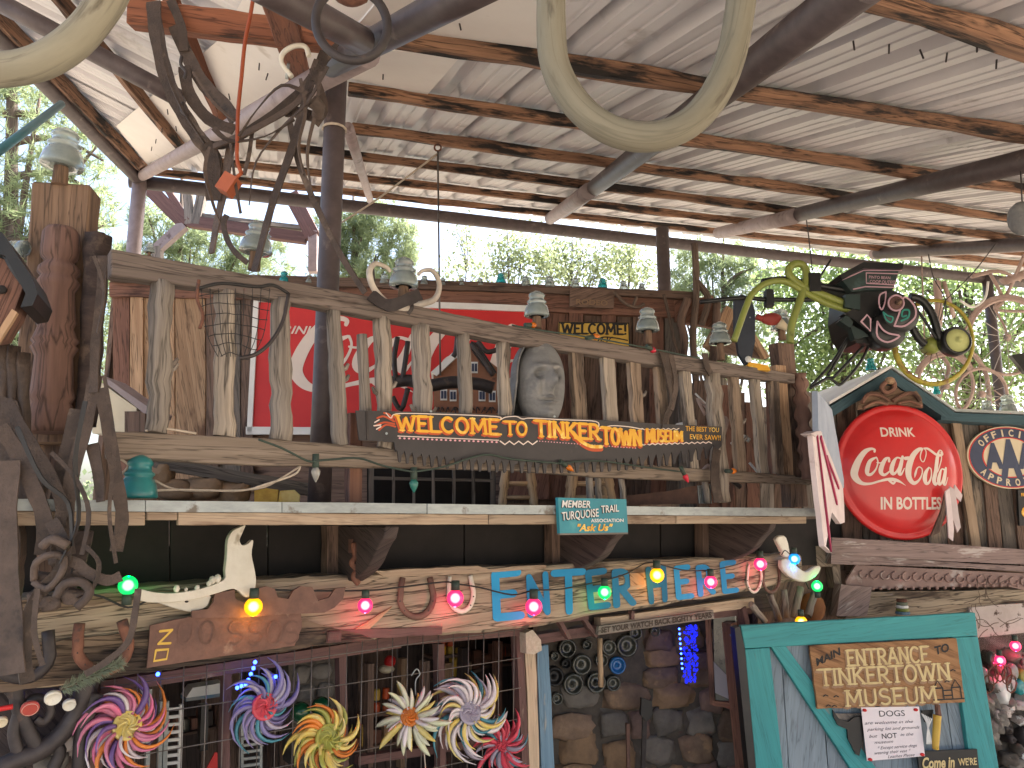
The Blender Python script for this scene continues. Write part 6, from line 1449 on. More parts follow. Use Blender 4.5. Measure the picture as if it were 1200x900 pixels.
# harness hanging from the pole crossing
HP2 = frontal(330, 2.45, 0)
t = leather('cluster of old leather bridle straps knotted where the brown pole meets the roof', 'hanging_bridle', [
    ([(380, 60, .02), (366, 90, .03), (340, 118, .03), (300, 148, .03), (260, 170, .02), (235, 165, .0)], 11, M_leath), ([(372, 70, .04), (356, 110, .04), (335, 130, .04), (290, 155, .05), (250, 172, .04)], 9, M_leatl), ([(366, 88, .05), (352, 140, .05), (340, 180, .05), (322, 230, .05), (312, 265, .05), (298, 318, .05)], 11, M_leath),
    ([(340, 145, .03), (350, 190, .03), (370, 240, .03), (400, 300, .03), (428, 343, .03)], 8, M_leath), ([(370, 95, .06), (380, 70, .05), (398, 52, .04)], 12, M_leath), ([(366, 80, .06), (377, 110, .06), (380, 130, .06), (370, 146, .06)], 9, M_leath), ([(296, 150, .02), (292, 180, .02), (286, 205, .02)], 5, M_leath), ([(335, 130, .02), (350, 132, .02), (372, 138, .02)], 16, M_leatl)], HP2)
MB().tube([HP2.at(372, 135, .08), HP2.at(374, 126, .11), HP2.at(366, 118, .13)], [.02, .022, .026], 12, False).build('wooden_cup', M_leatl, t)
cord(HP2, [(342, 90), (330, 74), (332, 62), (345, 54), (358, 55), (362, 66)], .009, .05).build('white_ring', M_bone, t); cord(HP2, [(338, 75), (336, 92)], .006, .05).build('snap_hook', M_galv, t)
t = leather('pair of long dark leather collar loops hanging from the red rafter', 'horse_collar', [
    ([(180, 2, .03), (182, 30, .04), (192, 80, .04), (205, 115, .04), (222, 145, .04), (236, 166, .04), (246, 178, .03), (250, 205, .03), (250, 235, .03)], 19, M_leath), ([(205, 30, .0), (222, 70, .0), (240, 100, .0), (262, 122, .0), (276, 140, .01)], 18, M_leatl), ([(216, 78, .02), (222, 110, .02), (245, 140, .02), (275, 152, .02)], 16, M_leath),
    ([(200, 0, .02), (212, 30, .01), (216, 60, .01)], 12, M_leath), ([(272, 165, .0), (266, 195, .02), (262, 225, .02), (254, 262, .02), (248, 297, .02)], 12, M_leatl), ([(266, 252, .03), (262, 262, .03), (266, 280, .03), (276, 296, .04), (290, 308, .04)], 7, M_leath), ([(238, 160, .02), (256, 184, .02), (258, 220, .02)], 8, M_leath)], HP2)
for P in [[(213, 66), (212, 76), (218, 84), (216, 92)], [(214, 120), (213, 130), (220, 136)]]: cord(HP2, P, .006, .06).build('buckle', M_iron, t)
t = thing('orange_cord', 'orange extension cord hanging down to an orange plastic plug box', 'cord')
cord(HP2, [(298, -10), (293, 20), (287, 50), (283, 90), (279, 130), (278, 165), (278, 188), (283, 203)], .007, .09).build('cord', M_orgc, t)
MB().beam(HP2.at(262, 226, .08), HP2.at(274, 208, .08), .055, .045).build('plug_box', M_orgo, t); cord(HP2, [(272, 212), (283, 203)], .006, .09).build('plug_lead', M_orgc, t)
RGP = frontal(410, 1.6)
rg = thing('iron_ring', 'heavy dark iron ring hanging in front of the pipe joint', 'ring')
MB().tube([RGP.at(412 + 42 * math.cos(i * math.pi / 20), 28 + 42 * math.sin(i * math.pi / 20) * 1.02 + 4 * math.cos(i * math.pi / 20)) for i in range(40)], .0105, 12, closed=True, wob=.1).build('ring', M_iron, rg)
MB().ball(RGP.at(412, -8), .03, 12, (1.5, 1, 1)).build('hanger', M_rust, rg)
for lab, P_ in [('thin dark reins and cords tangled under the pipe joint', [([(384, 78), (360, 120), (330, 150), (300, 190), (292, 240)], 4), ([(376, 84), (370, 130), (360, 180), (366, 230)], 4), ([(360, 110), (330, 100), (300, 130), (280, 160)], 5), ([(250, 150), (270, 165), (310, 160), (345, 140)], 6), ([(246, 172), (240, 200), (250, 240), (258, 262)], 4), ([(270, 168), (276, 215), (282, 250)], 3), ([(186, 20), (196, 84), (214, 128), (240, 168)], 3), ([(226, 84), (250, 120), (275, 142)], 3), ([(352, 92), (358, 130), (350, 170), (356, 205)], 4)])]:
    t = thing('tangled_reins', lab, 'harness')
    for q_, w_ in P_: strap(Pl(HP2.p + HP2.n * .09, HP2.n), q_, w_, .004, tw=R.uniform(-2, 2)).build('rein', R.choice([M_leath, M_leatl]), t)
t = thing('thin_left_straps', 'thin dark straps and a cord hanging in front of the newel post', 'harness')
for q_, w_ in [([(100, 470), (88, 540), (92, 610), (70, 660)], 5), ([(122, 440), (134, 520), (128, 600), (136, 660)], 4), ([(60, 530), (88, 560), (104, 600), (96, 650)], 5), ([(20, 500), (48, 560), (80, 590), (84, 640)], 5), ([(110, 300), (122, 340), (114, 390)], 4), ([(44, 690), (40, 740), (50, 780)], 6), ([(100, 640), (116, 660), (108, 690), (90, 700)], 5)]: strap(Pl(LP_.p + LP_.n * .09, LP_.n), q_, w_, .004, tw=R.uniform(-2, 2)).build('strap', R.choice([M_leath, M_leatl, M_blkw]), t)
# ox bows
def bow(Y, pts_, r_, label):
    P_ = frontal(600, Y); t = tag(MB().tube([P_.at(a, b) for a, b in [(q[0], q[1]) for q in smooth(pts_, 8)]], r_, 18, True, .06).build('ox_bow', M_bow), label, 'ox bow', 'bent wooden ox bows hanging overhead')
bow(1.35, [(646, -90), (646, -20), (646, 30), (650, 75), (668, 112), (695, 140), (730, 157), (768, 160), (805, 146), (835, 115), (855, 70), (866, 20), (872, -30), (880, -90)], .0285, 'pale bent wooden ox bow hanging in a U at top centre')
bow(1.25, [(150, -90), (134, -20), (112, 20), (82, 52), (44, 74), (0, 82), (-60, 84), (-130, 60)], .031, 'pale bent wooden ox bow curving through the top left corner')
tp = MB().tube([W(-40, 206, 3.2), W(72, 122, 4.2)], .022, 12).build('teal_pipe', M_pipeb); tag(tp, 'slender teal pipe slanting in from the left edge by the pines', 'pipe')
# wire basket, line, hook
wbk = thing('wire_basket', 'rusty chicken wire basket hanging from the handrail at left', 'basket'); B_ = Pl(RAIL.p + FN * .14, FN)
for k in range(8):
    s_ = k / 7; y = 338 + s_ * 82; hw = 42 * math.sqrt(max(0.05, 1 - (s_ * .92) ** 2)); P = [(275 - hw + 2 * hw * j / 8, y - 6 * math.sin(math.pi * (j / 8) + .4) + R.uniform(-1, 1)) for j in range(9)]; cord(B_, P, .0015, .02 * (k % 2)).build('wire', M_blkw, wbk)
for k in range(9):
    x = 236 + k * 10; P = [(x, 338), (x + (275 - x) * .06, 365), (x + (275 - x) * .2, 395), (x + (275 - x) * .5, 418)]; cord(B_, P, .0014, .03 * math.sin(k)).build('wire', M_blkw, wbk)
cord(B_, [(233, 338), (260, 332), (300, 336), (320, 334), (338, 344)], .006, .03).build('rim_wire', M_blkw, wbk); cord(B_, [(338, 344), (332, 375), (318, 400), (300, 415), (280, 420)], .007, .03).build('rim_wire', M_iron, wbk); cord(B_, [(233, 328), (231, 350), (238, 370), (234, 385)], .006, .03).build('hook', M_rust, wbk)
hl = thing('hanging_line', 'rusty eye hook with a vertical wire and a slanting cord under the purlins', 'line'); HLP = frontal(513, 4.4)
MB().tube([HLP.at(513 + 4 * math.cos(i * .7), 173 + 4 * math.sin(i * .7)) for i in range(9)], .006, 6, closed=True).build('eye_hook', M_rust, hl)
MB().tube([HLP.at(513, 177), HLP.at(515, 350), HLP.at(516, 440)], .006, 6).build('wire', M_wire, hl); cord(HLP, [(513, 180), (480, 205), (440, 235), (398, 262)], .006, 0).build('cord', M_rope, hl)
# leather strips on right of railing
t = leather('brown leather scrap draped over the handrail right of the third insulator', 'leather_scrap', [([(778, 412), (784, 440), (788, 470), (780, 490), (776, 505)], 18, M_leath), ([(786, 416), (792, 450), (786, 480)], 10, M_leatl)], Pl(RAIL.p + FN * .085, FN), 'leather')
t = leather('brown leather strip nailed across the saw tip and bottom rail', 'leather_strip', [([(840, 526), (838, 545), (838, 565), (842, 588)], 15, M_leath)], Pl(RAIL.p + FN * .12, FN), 'leather')
t = leather('leather strap looped over the handrail beside the fourth insulator', 'leather_loop', [([(826, 414), (828, 428), (833, 438)], 12, M_leath)], Pl(RAIL.p + FN * .085, FN), 'leather')
# branches
for lab, P, r_, m_ in [('tall bare dead branch rising above the right end of the shed', [[(814, 286), (816, 340), (812, 400), (818, 470)], [(816, 330), (830, 350), (822, 380)]], .025, M_twig), ('forked bare branch lying over the shed roof edge above the third insulator', [[(720, 342), (732, 355), (746, 360), (755, 356)], [(742, 359), (746, 348)], [(778, 345), (784, 370), (790, 400), (796, 418)]], .012, M_twig), ('gnarled driftwood post at the shed corner', [[(806, 350), (798, 375), (802, 400), (797, 440)], [(840, 355), (838, 400), (832, 440)]], .03, M_plankd)]:
    t = thing('bare_branch', lab, 'branch')
    for p in P: cord(REAR, p, r_, .12, 8).build('limb', m_, t)
tl_ = thing('small_shingle_roof', 'little brown shingled roof showing behind the slate bird cut-out', 'roof')
for P in [[(826, 404), (852, 358), (858, 362), (834, 410)], [(834, 410), (858, 362), (862, 366), (842, 414)], [(884, 390), (902, 418), (896, 420), (880, 398)]]: board(REAR, P, .06, .1, .4).build('shingle', M_plank, tl_)
board(REAR, [(836, 412), (858, 372), (884, 392), (900, 420)], .05, .05, .3).build('gable', M_plankd, tl_)

# ================================================================ BEHIND THE RAILING
mh = thing('model_cottage', 'model cottage of terracotta plaster with steep roof behind the railing', 'model house'); MH = frontal(550, 4.6, 5)
board(MH, [(508, 490), (508, 436), (532, 412), (556, 410), (590, 436), (592, 490)], .3, 0, .2).build('wall', M_tan, mh)
for P in [[(505, 436), (536, 408), (542, 412), (512, 440)], ]: board(MH, P, .34, .03, 0).build('roof_edge', M_white, mh)
board(MH, [(552, 400), (560, 402), (582, 436), (576, 440), (553, 410)], .34, .03, 0).build('roof_edge', M_blk, mh)
for x, y in [(520, 462), (531, 463), (543, 462), (565, 463), (577, 464), (556, 430)]:
    o = board(MH, [(x - 4, y - 6), (x + 4, y - 6), (x + 4, y + 7), (x - 4, y + 7)], .02, .01, 0).build('window', M_white, mh)
    for a in (-1.8, 1.8): board(MH, [(x + a - 1.4, y - 4), (x + a + 1.4, y - 4), (x + a + 1.4, y + 5), (x + a - 1.4, y + 5)], .01, .014, 0).build('pane', M_navy, o)
for i in range(14): cord(MH, [(510 + i * 6, 484), (512 + i * 6 + R.uniform(-3, 3), 477), (514 + i * 6, 481)], .004, .012).build('painted_vine', M_iron, mh)
yk = thing('ox_yoke', 'dark curved ox yoke beam behind the railing with dangling hooks', 'yoke'); YK = frontal(530, 4.1)
cord(YK, [(458, 448), (480, 446), (500, 452), (530, 448), (560, 450), (578, 455)], .035, 0, 10).build('beam', M_iron, yk)
for P in [[(466, 395), (462, 420), (464, 446)], [(478, 400), (474, 430), (470, 450)], [(536, 395), (534, 412), (531, 418)], [(552, 402), (566, 420), (578, 440)], [(560, 400), (570, 412), (582, 410)], [(460, 465), (470, 480), (478, 455)]]: cord(YK, P, .014, .02, 8).build('hook', M_iron, yk)
board(YK, [(436, 372), (441, 372), (443, 402), (438, 400)], .03, .05).build('peg', M_log, yk)
gd = thing('old_window', 'old divided window sash leaning behind the rail under the saw sign', 'window sash'); GD = frontal(505, 3.9, 8)
for a, b, w_ in [((435, 545), (435, 592), 6), ((578, 550), (578, 592), 6), ((436, 560), (578, 563), 3.5)]: bar(GD, a, b, w_, .03, 0, .001, 4).build('sash_bar', M_plankg, gd)
for x in (461, 485, 508, 532, 555): bar(GD, (x, 548), (x, 592), 3.5, .025, .001, .001, 4).build('muntin', M_plankg, gd)
board(GD, [(430, 548), (580, 548), (580, 596), (430, 596)], .01, -.06, 0).build('dark_backing', M_void, gd)
def stool(x, y0, y1, wd_, label):
    P_ = frontal(x, 3.95, 0); t = thing('bar_stool', label, 'stool', 'turned wooden stools behind the railing'); c = P_.at(x, y0); k = pxr(P_, x, y0, 1)
    MB().lathe([(wd_ * .5 * k, 0), (wd_ * .52 * k, .01), (wd_ * .5 * k, .025), (.0001, .03)], Matrix.Translation(c), 24).build('seat', M_pine, t)
    zf = dz + .02
    L = []
    for sx, sy in ((-1, -1), (1, -1), (-1, 1), (1, 1)):
        a = c + V((sx * wd_ * .28 * k, sy * wd_ * .28 * k, 0)); b = V((c.x + sx * wd_ * .42 * k, c.y + sy * wd_ * .42 * k, zf)); L.append((a, b)); H = a.z - b.z
        MB().tube([a.lerp(b, s_) for s_ in (0, .3, .5, .55, .8, 1)], [.018, .022, .026, .019, .022, .013], 9).build('leg', M_pine, t)
    for i, j in ((0, 1), (1, 3), (3, 2), (2, 0)):
        for s_ in (.45, .72): MB().tube([L[i][0].lerp(L[i][1], s_), L[j][0].lerp(L[j][1], s_)], .010, 7).build('rung', M_pine, t)
stool(607, 540, 590, 46, 'pale turned stool behind the rail, left of the member sign'); stool(690, 540, 590, 60, 'pale turned stool behind the rail, half hidden by the member sign')
bs = thing('leaning_saw', 'rusty saw blade leaning on the deck behind the rail, right of the member sign', 'saw'); BS = frontal(760, 4.15, 8)
mb = MB(); mb.prism([BS.at(*p) for p in [(722, 582), (780, 576), (829, 566), (832, 590), (722, 592)]], BS.n * -.006); mb.build('blade', M_rustp, bs)
for i in range(8): bar(BS, (818 + i * 2, 569 - i * .3), (820 + i * 2, 590), 1.2, .006, .008, 0, 1).build('tine', M_galv, bs)
jk = thing('red_bicycle_parts', 'faded pink metal rods and hoops tangled behind the right balusters', 'scrap'); JK = frontal(880, 4.75)
for i in range(14):
    x, y = R.uniform(795, 925), R.uniform(455, 575); cord(JK, [(x, y), (x + R.uniform(-25, 25), y + R.uniform(-25, 25)), (x + R.uniform(-30, 30), y + R.uniform(-15, 30))], R.uniform(.006, .016), 0, 7).build('rod', R.choice([M_frame, M_iron, M_white, M_rust]), jk)
rf = thing('mossy_board_roof', 'grey mossy plank sloping behind the lower left rail over golden stones', 'board'); RF = frontal(280, 3.3, 10)
board(RF, [(174, 539), (220, 541), (362, 566), (362, 580), (300, 570), (180, 548)], .3, 0, .5).build('plank', M_plankg, rf)
gs_ = thing('golden_glass_slab', 'chunks of glowing golden glass on the shelf behind the cords', 'glass')
for P in [[(298, 575), (312, 572), (326, 574), (325, 588), (298, 588)], [(328, 575), (345, 574), (351, 580), (350, 588), (326, 588)]]: board(RF, P, .04, .05, .3).build('chunk', M_gold, gs_)
st2 = thing('mossy_stones', 'large mossy ochre stones behind the shelf edge at left', 'stones')
for x, y, w_ in [(205, 574, 24), (240, 572, 26), (275, 578, 20), (190, 556, 16)]: MB().rock(RF.at(x, y, -.05), V((1, 0, 0)), UP, RF.n, pxr(RF, x, y, w_), pxr(RF, x, y, 14), .06, 12, .3).build('stone', M_stones[1], st2)
t = thing('sagging_cord', 'pale cords sagging along the shelf from the teal insulator', 'cord')
for P in [[(180, 562), (200, 572), (230, 575), (300, 573), (330, 560), (352, 546)], [(180, 575), (210, 574), (280, 575), (310, 568), (345, 556), (352, 546)], [(136, 535), (150, 545), (142, 556)], [(170, 505), (190, 502), (230, 508)]]: cord(RAIL, P, .004, .05).build('cord', M_rope, t)
bd = thing('cream_birdhouse', 'cream painted birdhouse with a pinkish sloping roof edge left of the rail', 'birdhouse'); BD = frontal(140, 3.3)
board(BD, [(108, 450), (118, 448), (160, 478), (160, 508), (108, 508)], .15, 0, .2).build('wall', M_ivory, bd); board(BD, [(113, 440), (120, 440), (178, 480), (176, 486), (168, 484)], .2, .03, .2).build('roof', M_pipel, bd); board(BD, [(146, 482), (170, 482), (170, 506), (146, 506)], .03, .02, .3).build('side_board', M_plankd, bd)

# ================================================================ BEHIND THE WINDOW GRILLE
IW = Pl(WALL.p - FN * 1.05, FN)
rm = thing('dim_room', 'dim boarded room behind the window grille', 'room')
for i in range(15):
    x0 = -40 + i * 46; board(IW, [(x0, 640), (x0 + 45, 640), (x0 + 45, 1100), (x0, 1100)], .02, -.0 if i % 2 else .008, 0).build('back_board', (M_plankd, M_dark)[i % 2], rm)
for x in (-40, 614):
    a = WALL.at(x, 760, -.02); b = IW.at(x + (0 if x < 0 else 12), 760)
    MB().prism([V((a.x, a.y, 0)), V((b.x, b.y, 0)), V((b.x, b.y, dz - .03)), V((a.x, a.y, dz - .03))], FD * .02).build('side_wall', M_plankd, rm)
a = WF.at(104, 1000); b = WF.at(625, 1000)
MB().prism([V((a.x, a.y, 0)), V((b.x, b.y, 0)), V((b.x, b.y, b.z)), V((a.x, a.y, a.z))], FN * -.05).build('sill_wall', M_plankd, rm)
JP = Pl(WALL.p - FN * .55, FN); JQ = Pl(WALL.p - FN * .8, FN)
def junk(nm, lab, cat, parts, grp=None):
    t = thing(nm, lab, cat, grp)
    for n2, pl, P, th, m_ in parts: board(pl, P, th, 0, .2).build(n2, m_, t)
    return t
junk('stone_pier', 'grey mortared stone pier behind the grille, left of the yellow flower', 'pier', [('face', JP, [(338, 778), (392, 772), (396, 900), (345, 900)], .15, M_mort)])
pr2 = COL.objects['stone_pier']
for x, y, w_ in [(352, 790, 11), (375, 786, 13), (356, 812, 13), (380, 808, 11), (350, 836, 10), (374, 832, 13), (362, 856, 14)]: MB().rock(JP.at(x, y, -.01), FD, UP, FN, pxr(JP, x, y, w_), pxr(JP, x, y, 10), .04, 10, .3).build('stone', M_stones[3], pr2)
for lab, x, y, s_ in [('two bright yellow tins stacked behind the spiky white flower', 452, 838, 1.2), ('yellow and orange tins on a shelf above the large white flower', 528, 770, 1.0), ('orange tins low behind the grille near the jamb', 590, 780, .9)]:
    t = thing('shelf_tins', lab, 'tins')
    for i in range(5):
        xx = x + (i % 3 - 1) * 9 * s_; yy = y + (i // 3) * -15 * s_ + R.uniform(-2, 2); c = JQ.at(xx, yy); k = pxr(JQ, xx, yy, 1)
        MB().lathe([(4 * k, 0), (4.2 * k, 1 * k), (4 * k, 11 * k), (3.6 * k, 12 * k), (.0001, 12 * k)], Matrix.Translation(c), 12).build('tin', R.choice([M_yel, M_org, M_ylw, M_orgo]), t)
    board(JQ, [(x - 20, y), (x + 20, y - 4), (x + 20, y - 1), (x - 20, y + 3)], .12, .05, .2).build('shelf', M_plankd, t)
t = thing('white_trellis', 'white slatted vent panel behind the pink metal flower', 'panel')
for i in range(12): bar(JP, (196, 832 + i * 9), (213, 830 + i * 9), 3.4, .01, 0, 0, 1).build('slat', M_white, t)
for x in (196, 213): bar(JP, (x, 826), (x - 4, 960), 4, .02, .0, 0, 2).build('stile', M_white, t)
t = thing('metal_grate', 'grey slatted grate panel behind the violet metal flower', 'panel')
for i in range(9): bar(JP, (284, 850 + i * 8), (306, 847 + i * 8), 3, .01, 0, 0, 1).build('slat', M_galv, t)
for x in (284, 306): bar(JP, (x, 842), (x, 960), 3, .02, .0, 0, 2).build('stile', M_galv, t)
t = thing('aluminium_rails', 'three upright aluminium rails right of the pink metal flower', 'rails')
for x in (176, 190, 196): bar(JP, (x, 808 if x == 176 else 822), (x - 5, 960), 4.5, .03, .02, 0, 2).build('rail', M_galv, t)
junk('white_box', 'white cardboard box with blue base behind the top of the grille', 'box', [('lid', JQ, [(226, 790), (278, 782), (278, 788), (224, 797)], .1, M_white), ('side', JQ, [(226, 806), (262, 800), (262, 812), (218, 818)], .1, M_white), ('base', JQ, [(218, 818), (262, 812), (262, 816), (218, 822)], .1, M_blue)])
junk('black_placard', 'small black placard with yellow print behind the window at left', 'placard', [('board', JP, [(126, 816), (168, 812), (170, 842), (126, 842)], .01, M_blk), ('print_line', Pl(JP.p + FN * .002, FN), [(134, 819), (164, 817), (164, 819), (134, 821)], .001, M_yel)])
t = thing('ring_tag', 'small white ring on the black placard', 'ring'); MB().tube([JP.at(129 + 4 * math.cos(i * .524), 826 + 4 * math.sin(i * .524), .01) for i in range(12)], .004, 6, closed=True).build('ring', M_white, t)
junk('red_cone', 'red pennant shape low in the window', 'pennant', [('cloth', JP, [(240, 905), (252, 882), (255, 882), (255, 905)], .01, M_redf)])
t = thing('puppet_head', 'small red and cream puppet head in the dark above the yellow flower', 'puppet'); MB().ball(JQ.at(457, 775), pxr(JQ, 457, 775, 7), 12).build('cap', M_redf, t); MB().ball(JQ.at(453, 784), pxr(JQ, 453, 784, 8), 12, (1.2, 1, .6)).build('face', M_ivory, t)
t = thing('green_bottles', 'two dark green glass carboys behind the grille left of the yellow flower', 'bottle')
for x, y in ((352, 834), (376, 828)): MB().ball(Pl(WALL.p - FN * .4, FN).at(x, y), pxr(JP, x, y, 11), 16).build('carboy', mat('dark_green_glass_%d' % x, (.01, .07, .03), rough=.1, coat=.5, bump=0), t)
for i, (x, y0, y1, m_) in enumerate([(435, 778, 900, M_plankd), (500, 775, 870, M_plankd), (586, 752, 860, M_plankr), (240, 826, 880, M_blk), (262, 826, 900, M_plankd), (545, 760, 820, M_dark), (322, 790, 900, M_plankd), (474, 772, 900, M_plank)]): tag(bar(JP, (x, y0), (x - 1, y1), 8, .05, -.03 * i, .002, 4).build('inner_stud', m_), ['brown upright stud behind the yellow flower', 'brown stud between the spiky and the large white flowers', 'orange brown stud nearest the doorway jamb, inside', 'black upright rail low behind the pink flower', 'brown stud right of the red pennant', 'dark stud above the large white flower', 'brown stud between violet and yellow flowers', 'pale stud just left of the spiky white flower'][i], 'stud')
for lab, x0, x1, y0, y1, m_, n_ in [('row of small ochre and orange boxes on a shelf right of the spiky flower', 520, 600, 800, 770, [M_ylw, M_orgo, M_plank, M_rust], 7), ('row of faded boxes low behind the grille', 410, 500, 880, 862, [M_plank, M_ylw, M_rust, M_plankr], 7), ('row of dark bottles and tins behind the red pennant', 205, 260, 862, 850, [M_iron, M_plankr, M_bottle, M_plank], 6)]:
    t = thing('shelf_goods', lab, 'shelf')
    for i in range(n_):
        x = x0 + (x1 - x0) * (i + .5) / n_; y = y0 + (y1 - y0) * (i + .5) / n_; w_ = (x1 - x0) / n_ * .38; h = R.uniform(12, 24)
        board(JQ, [(x - w_, y - h), (x + w_, y - h - .8), (x + w_, y), (x - w_, y)], .06, .02, .1).build('box', R.choice(m_), t)
    board(JQ, [(x0, y0), (x1, y1), (x1, y1 + 3), (x0, y0 + 3)], .14, .05, .1).build('shelf', M_plankd, t)

# far left bottom: iron scrollwork seat frame and bottle caps
isc = thing('iron_scrollwork', 'dark cast iron scrollwork frame in the lower left corner', 'ironwork'); IS = Pl(WALL.p + FN * .14, FN)
for P, r_ in [([(100, 800), (92, 830), (70, 862), (46, 880), (20, 890), (-10, 905)], .030), ([(46, 880), (30, 850), (20, 820), (24, 800), (40, 792)], .022), ([(30, 845), (34, 822), (50, 818), (60, 832), (52, 846), (42, 842)], .014), ([(-10, 800), (10, 806), (22, 830), (16, 860), (24, 890)], .018), ([(100, 800), (80, 800), (50, 798), (10, 800), (-10, 795)], .022), ([(56, 868), (70, 880), (60, 905)], .02), ([(112, 812), (98, 850), (94, 905)], .026)]: cord(IS, P, r_, 0, 9).build('scroll', M_iron, isc)
board(IS, [(-20, 780), (120, 790), (110, 830), (96, 905), (-20, 910)], .02, -.1, 1).build('backing', M_dark, isc)
for x, y, r_, m_, lab in [(35, 828, 9, M_bone, 'red rimmed white bottle cap on the iron scrollwork'), (62, 816, 9, M_bone, 'plain pale bottle cap high on the iron scrollwork'), (81, 824, 7, M_bone, 'white cap below the evergreen sprig'), (2, 844, 6, M_ivory, 'cream cap at the left edge')]:
    t = thing('bottle_cap', lab, 'cap'); M = Matrix.Translation(IS.at(x, y, .04)) @ FN.to_track_quat('Z', 'Y').to_matrix().to_4x4() @ Matrix.Rotation(.5, 4, 'X'); k = pxr(IS, x, y, r_)
    MB().lathe([(k, 0), (k * 1.02, .01), (k * .9, .016), (k * .8, .012), (.0001, .012)], M, 16).build('cap', m_, t)
    if 'red' in lab: MB().lathe([(k * 1.04, .002), (k * 1.08, .01), (k * .98, .015)], M, 16).build('rim', M_bird, t)
for i, (x, y, a, lab) in enumerate([(75, 868, 30, 'white stone shard under the scrollwork, larger'), (88, 850, 60, 'white stone shard nearest the pink flower'), (98, 875, 70, 'pale shard at the foot of the scrollwork'), (58, 895, 10, 'brown pale rock at the bottom left')]):
    o = MB().rock(IS.at(x, y, -.06), FD, UP, FN, .05, .035, .04, 9, .6).build('stone_shard', (M_wht2, M_stones[3])[i % 2]); tag(o, lab, 'stone')
t = thing('red_white_stick', 'red and white stick at the left edge near the bottle caps', 'stick'); pole(IS, (-6, 832), (15, 828), 6, 6, .05, 8, 3, 0).build('stick', M_redf, t)

# right bottom: bottle and rock garden wall
rw = thing('bottle_rock_wall', 'whitewashed rock and bottle wall in the lower right corner beyond the gate', 'wall'); RW = Pl(GAB.p + GAB.n * .3, GAB.n)
board(RW, [(1120, 750), (1260, 735), (1260, 1010), (1120, 1010)], .1, -.08, 0).build('mortar_bed', M_mort, rw)
for i in range(60):
    x = R.uniform(1145, 1215); y = R.uniform(768, 920); s_ = R.uniform(5, 11)
    MB().rock(RW.at(x, y, -.06), gr_, UP, RW.n, pxr(RW, x, y, s_), pxr(RW, x, y, s_ * R.uniform(.7, 1.3)), .09, 9, .6).build('stone', R.choice([M_wht2, M_white, M_stones[3], M_stones[3], M_mort, M_iron]), rw)
for x, y, m_ in [(1160, 772, M_bottle), (1169, 800, M_white), (1184, 786, M_glass), (1196, 792, M_lime), (1192, 804, M_aqua), (1150, 790, M_glass), (1198, 775, M_bottle)]:
    M = Matrix.Translation(RW.at(x, y, .0)) @ RW.n.to_track_quat('Z', 'Y').to_matrix().to_4x4() @ Matrix.Diagonal((1, 1.7, 1, 1)); k = pxr(RW, x, y, 5.5); MB().lathe([(k, -.05), (k, .03), (k * .8, .045), (.0001, .035)], M, 14).build('bottle_base', m_, rw)
t = thing('wire_flower', 'bent dark wire flower in front of the rock wall at right', 'ornament')
for i in range(5):
    a = rad(200 + i * 35); c = (1172 + math.cos(a) * 14, 808 + math.sin(a) * 20); MB().tube([RW.at(c[0] + 6 * math.cos(j * .785) * 1, c[1] + 11 * math.sin(j * .785), .1) for j in range(8)], .005, 6, closed=True).build('wire_loop', M_rust, t)
for lab, cx, cy, n_ in [('tangle of dry twigs on the flaking white board at right', 1158, 735, 9), ('dry twigs lying over the corner timber at right', 1150, 700, 7)]:
    t = thing('dry_twigs', lab, 'twigs')
    for i in range(n_):
        x = cx + R.uniform(-16, 20); y = cy + R.uniform(-14, 14); a_ = R.uniform(0, 6.28); P_ = [(x, y)]
        for _k in range(5): a_ += R.uniform(-.6, .6); P_.append((P_[-1][0] + 6 * math.cos(a_), P_[-1][1] + 6 * math.sin(a_)))
        cord(LG, P_, .0022, .03, 5, sm=3).build('twig', M_twig, t)
# ================================================================ TREES
def leafmat(name, c1, c2):
    m = bpy.data.materials.new(name); m.use_nodes = True; t = m.node_tree; N = t.nodes
    b = N['Principled BSDF']; g_ = N.new('ShaderNodeNewGeometry'); n1 = N.new('ShaderNodeTexNoise'); n1.inputs['Scale'].default_value = 1.4; n1.inputs['Detail'].default_value = 6
    t.links.new(g_.outputs['Position'], n1.inputs['Vector']); r1 = N.new('ShaderNodeValToRGB'); r1.color_ramp.elements[0].position = .35; r1.color_ramp.elements[1].position = .65
    r1.color_ramp.elements[0].color = (*c2, 1); r1.color_ramp.elements[1].color = (*c1, 1); t.links.new(n1.outputs[0], r1.inputs[0]); t.links.new(r1.outputs[0], b.inputs['Base Color']); b.inputs['Roughness'].default_value = .6
    tr = N.new('ShaderNodeBsdfTranslucent'); t.links.new(r1.outputs[0], tr.inputs[0]); mx = N.new('ShaderNodeMixShader'); mx.inputs[0].default_value = .62
    t.links.new(b.outputs[0], mx.inputs[1]); t.links.new(tr.outputs[0], mx.inputs[2]); t.links.new(mx.outputs[0], N['Material Output'].inputs[0]); return m
L_pine = leafmat('pine_needles', (.30, .36, .19), (.20, .25, .13)); L_dec = leafmat('fresh_leaves', (.27, .36, .14), (.19, .26, .11)); L_pale = leafmat('pale_leaves', (.30, .35, .18), (.22, .26, .14)); L_far = leafmat('far_foliage', (.22, .27, .15), (.14, .18, .1))
rng = np.random.default_rng(5)
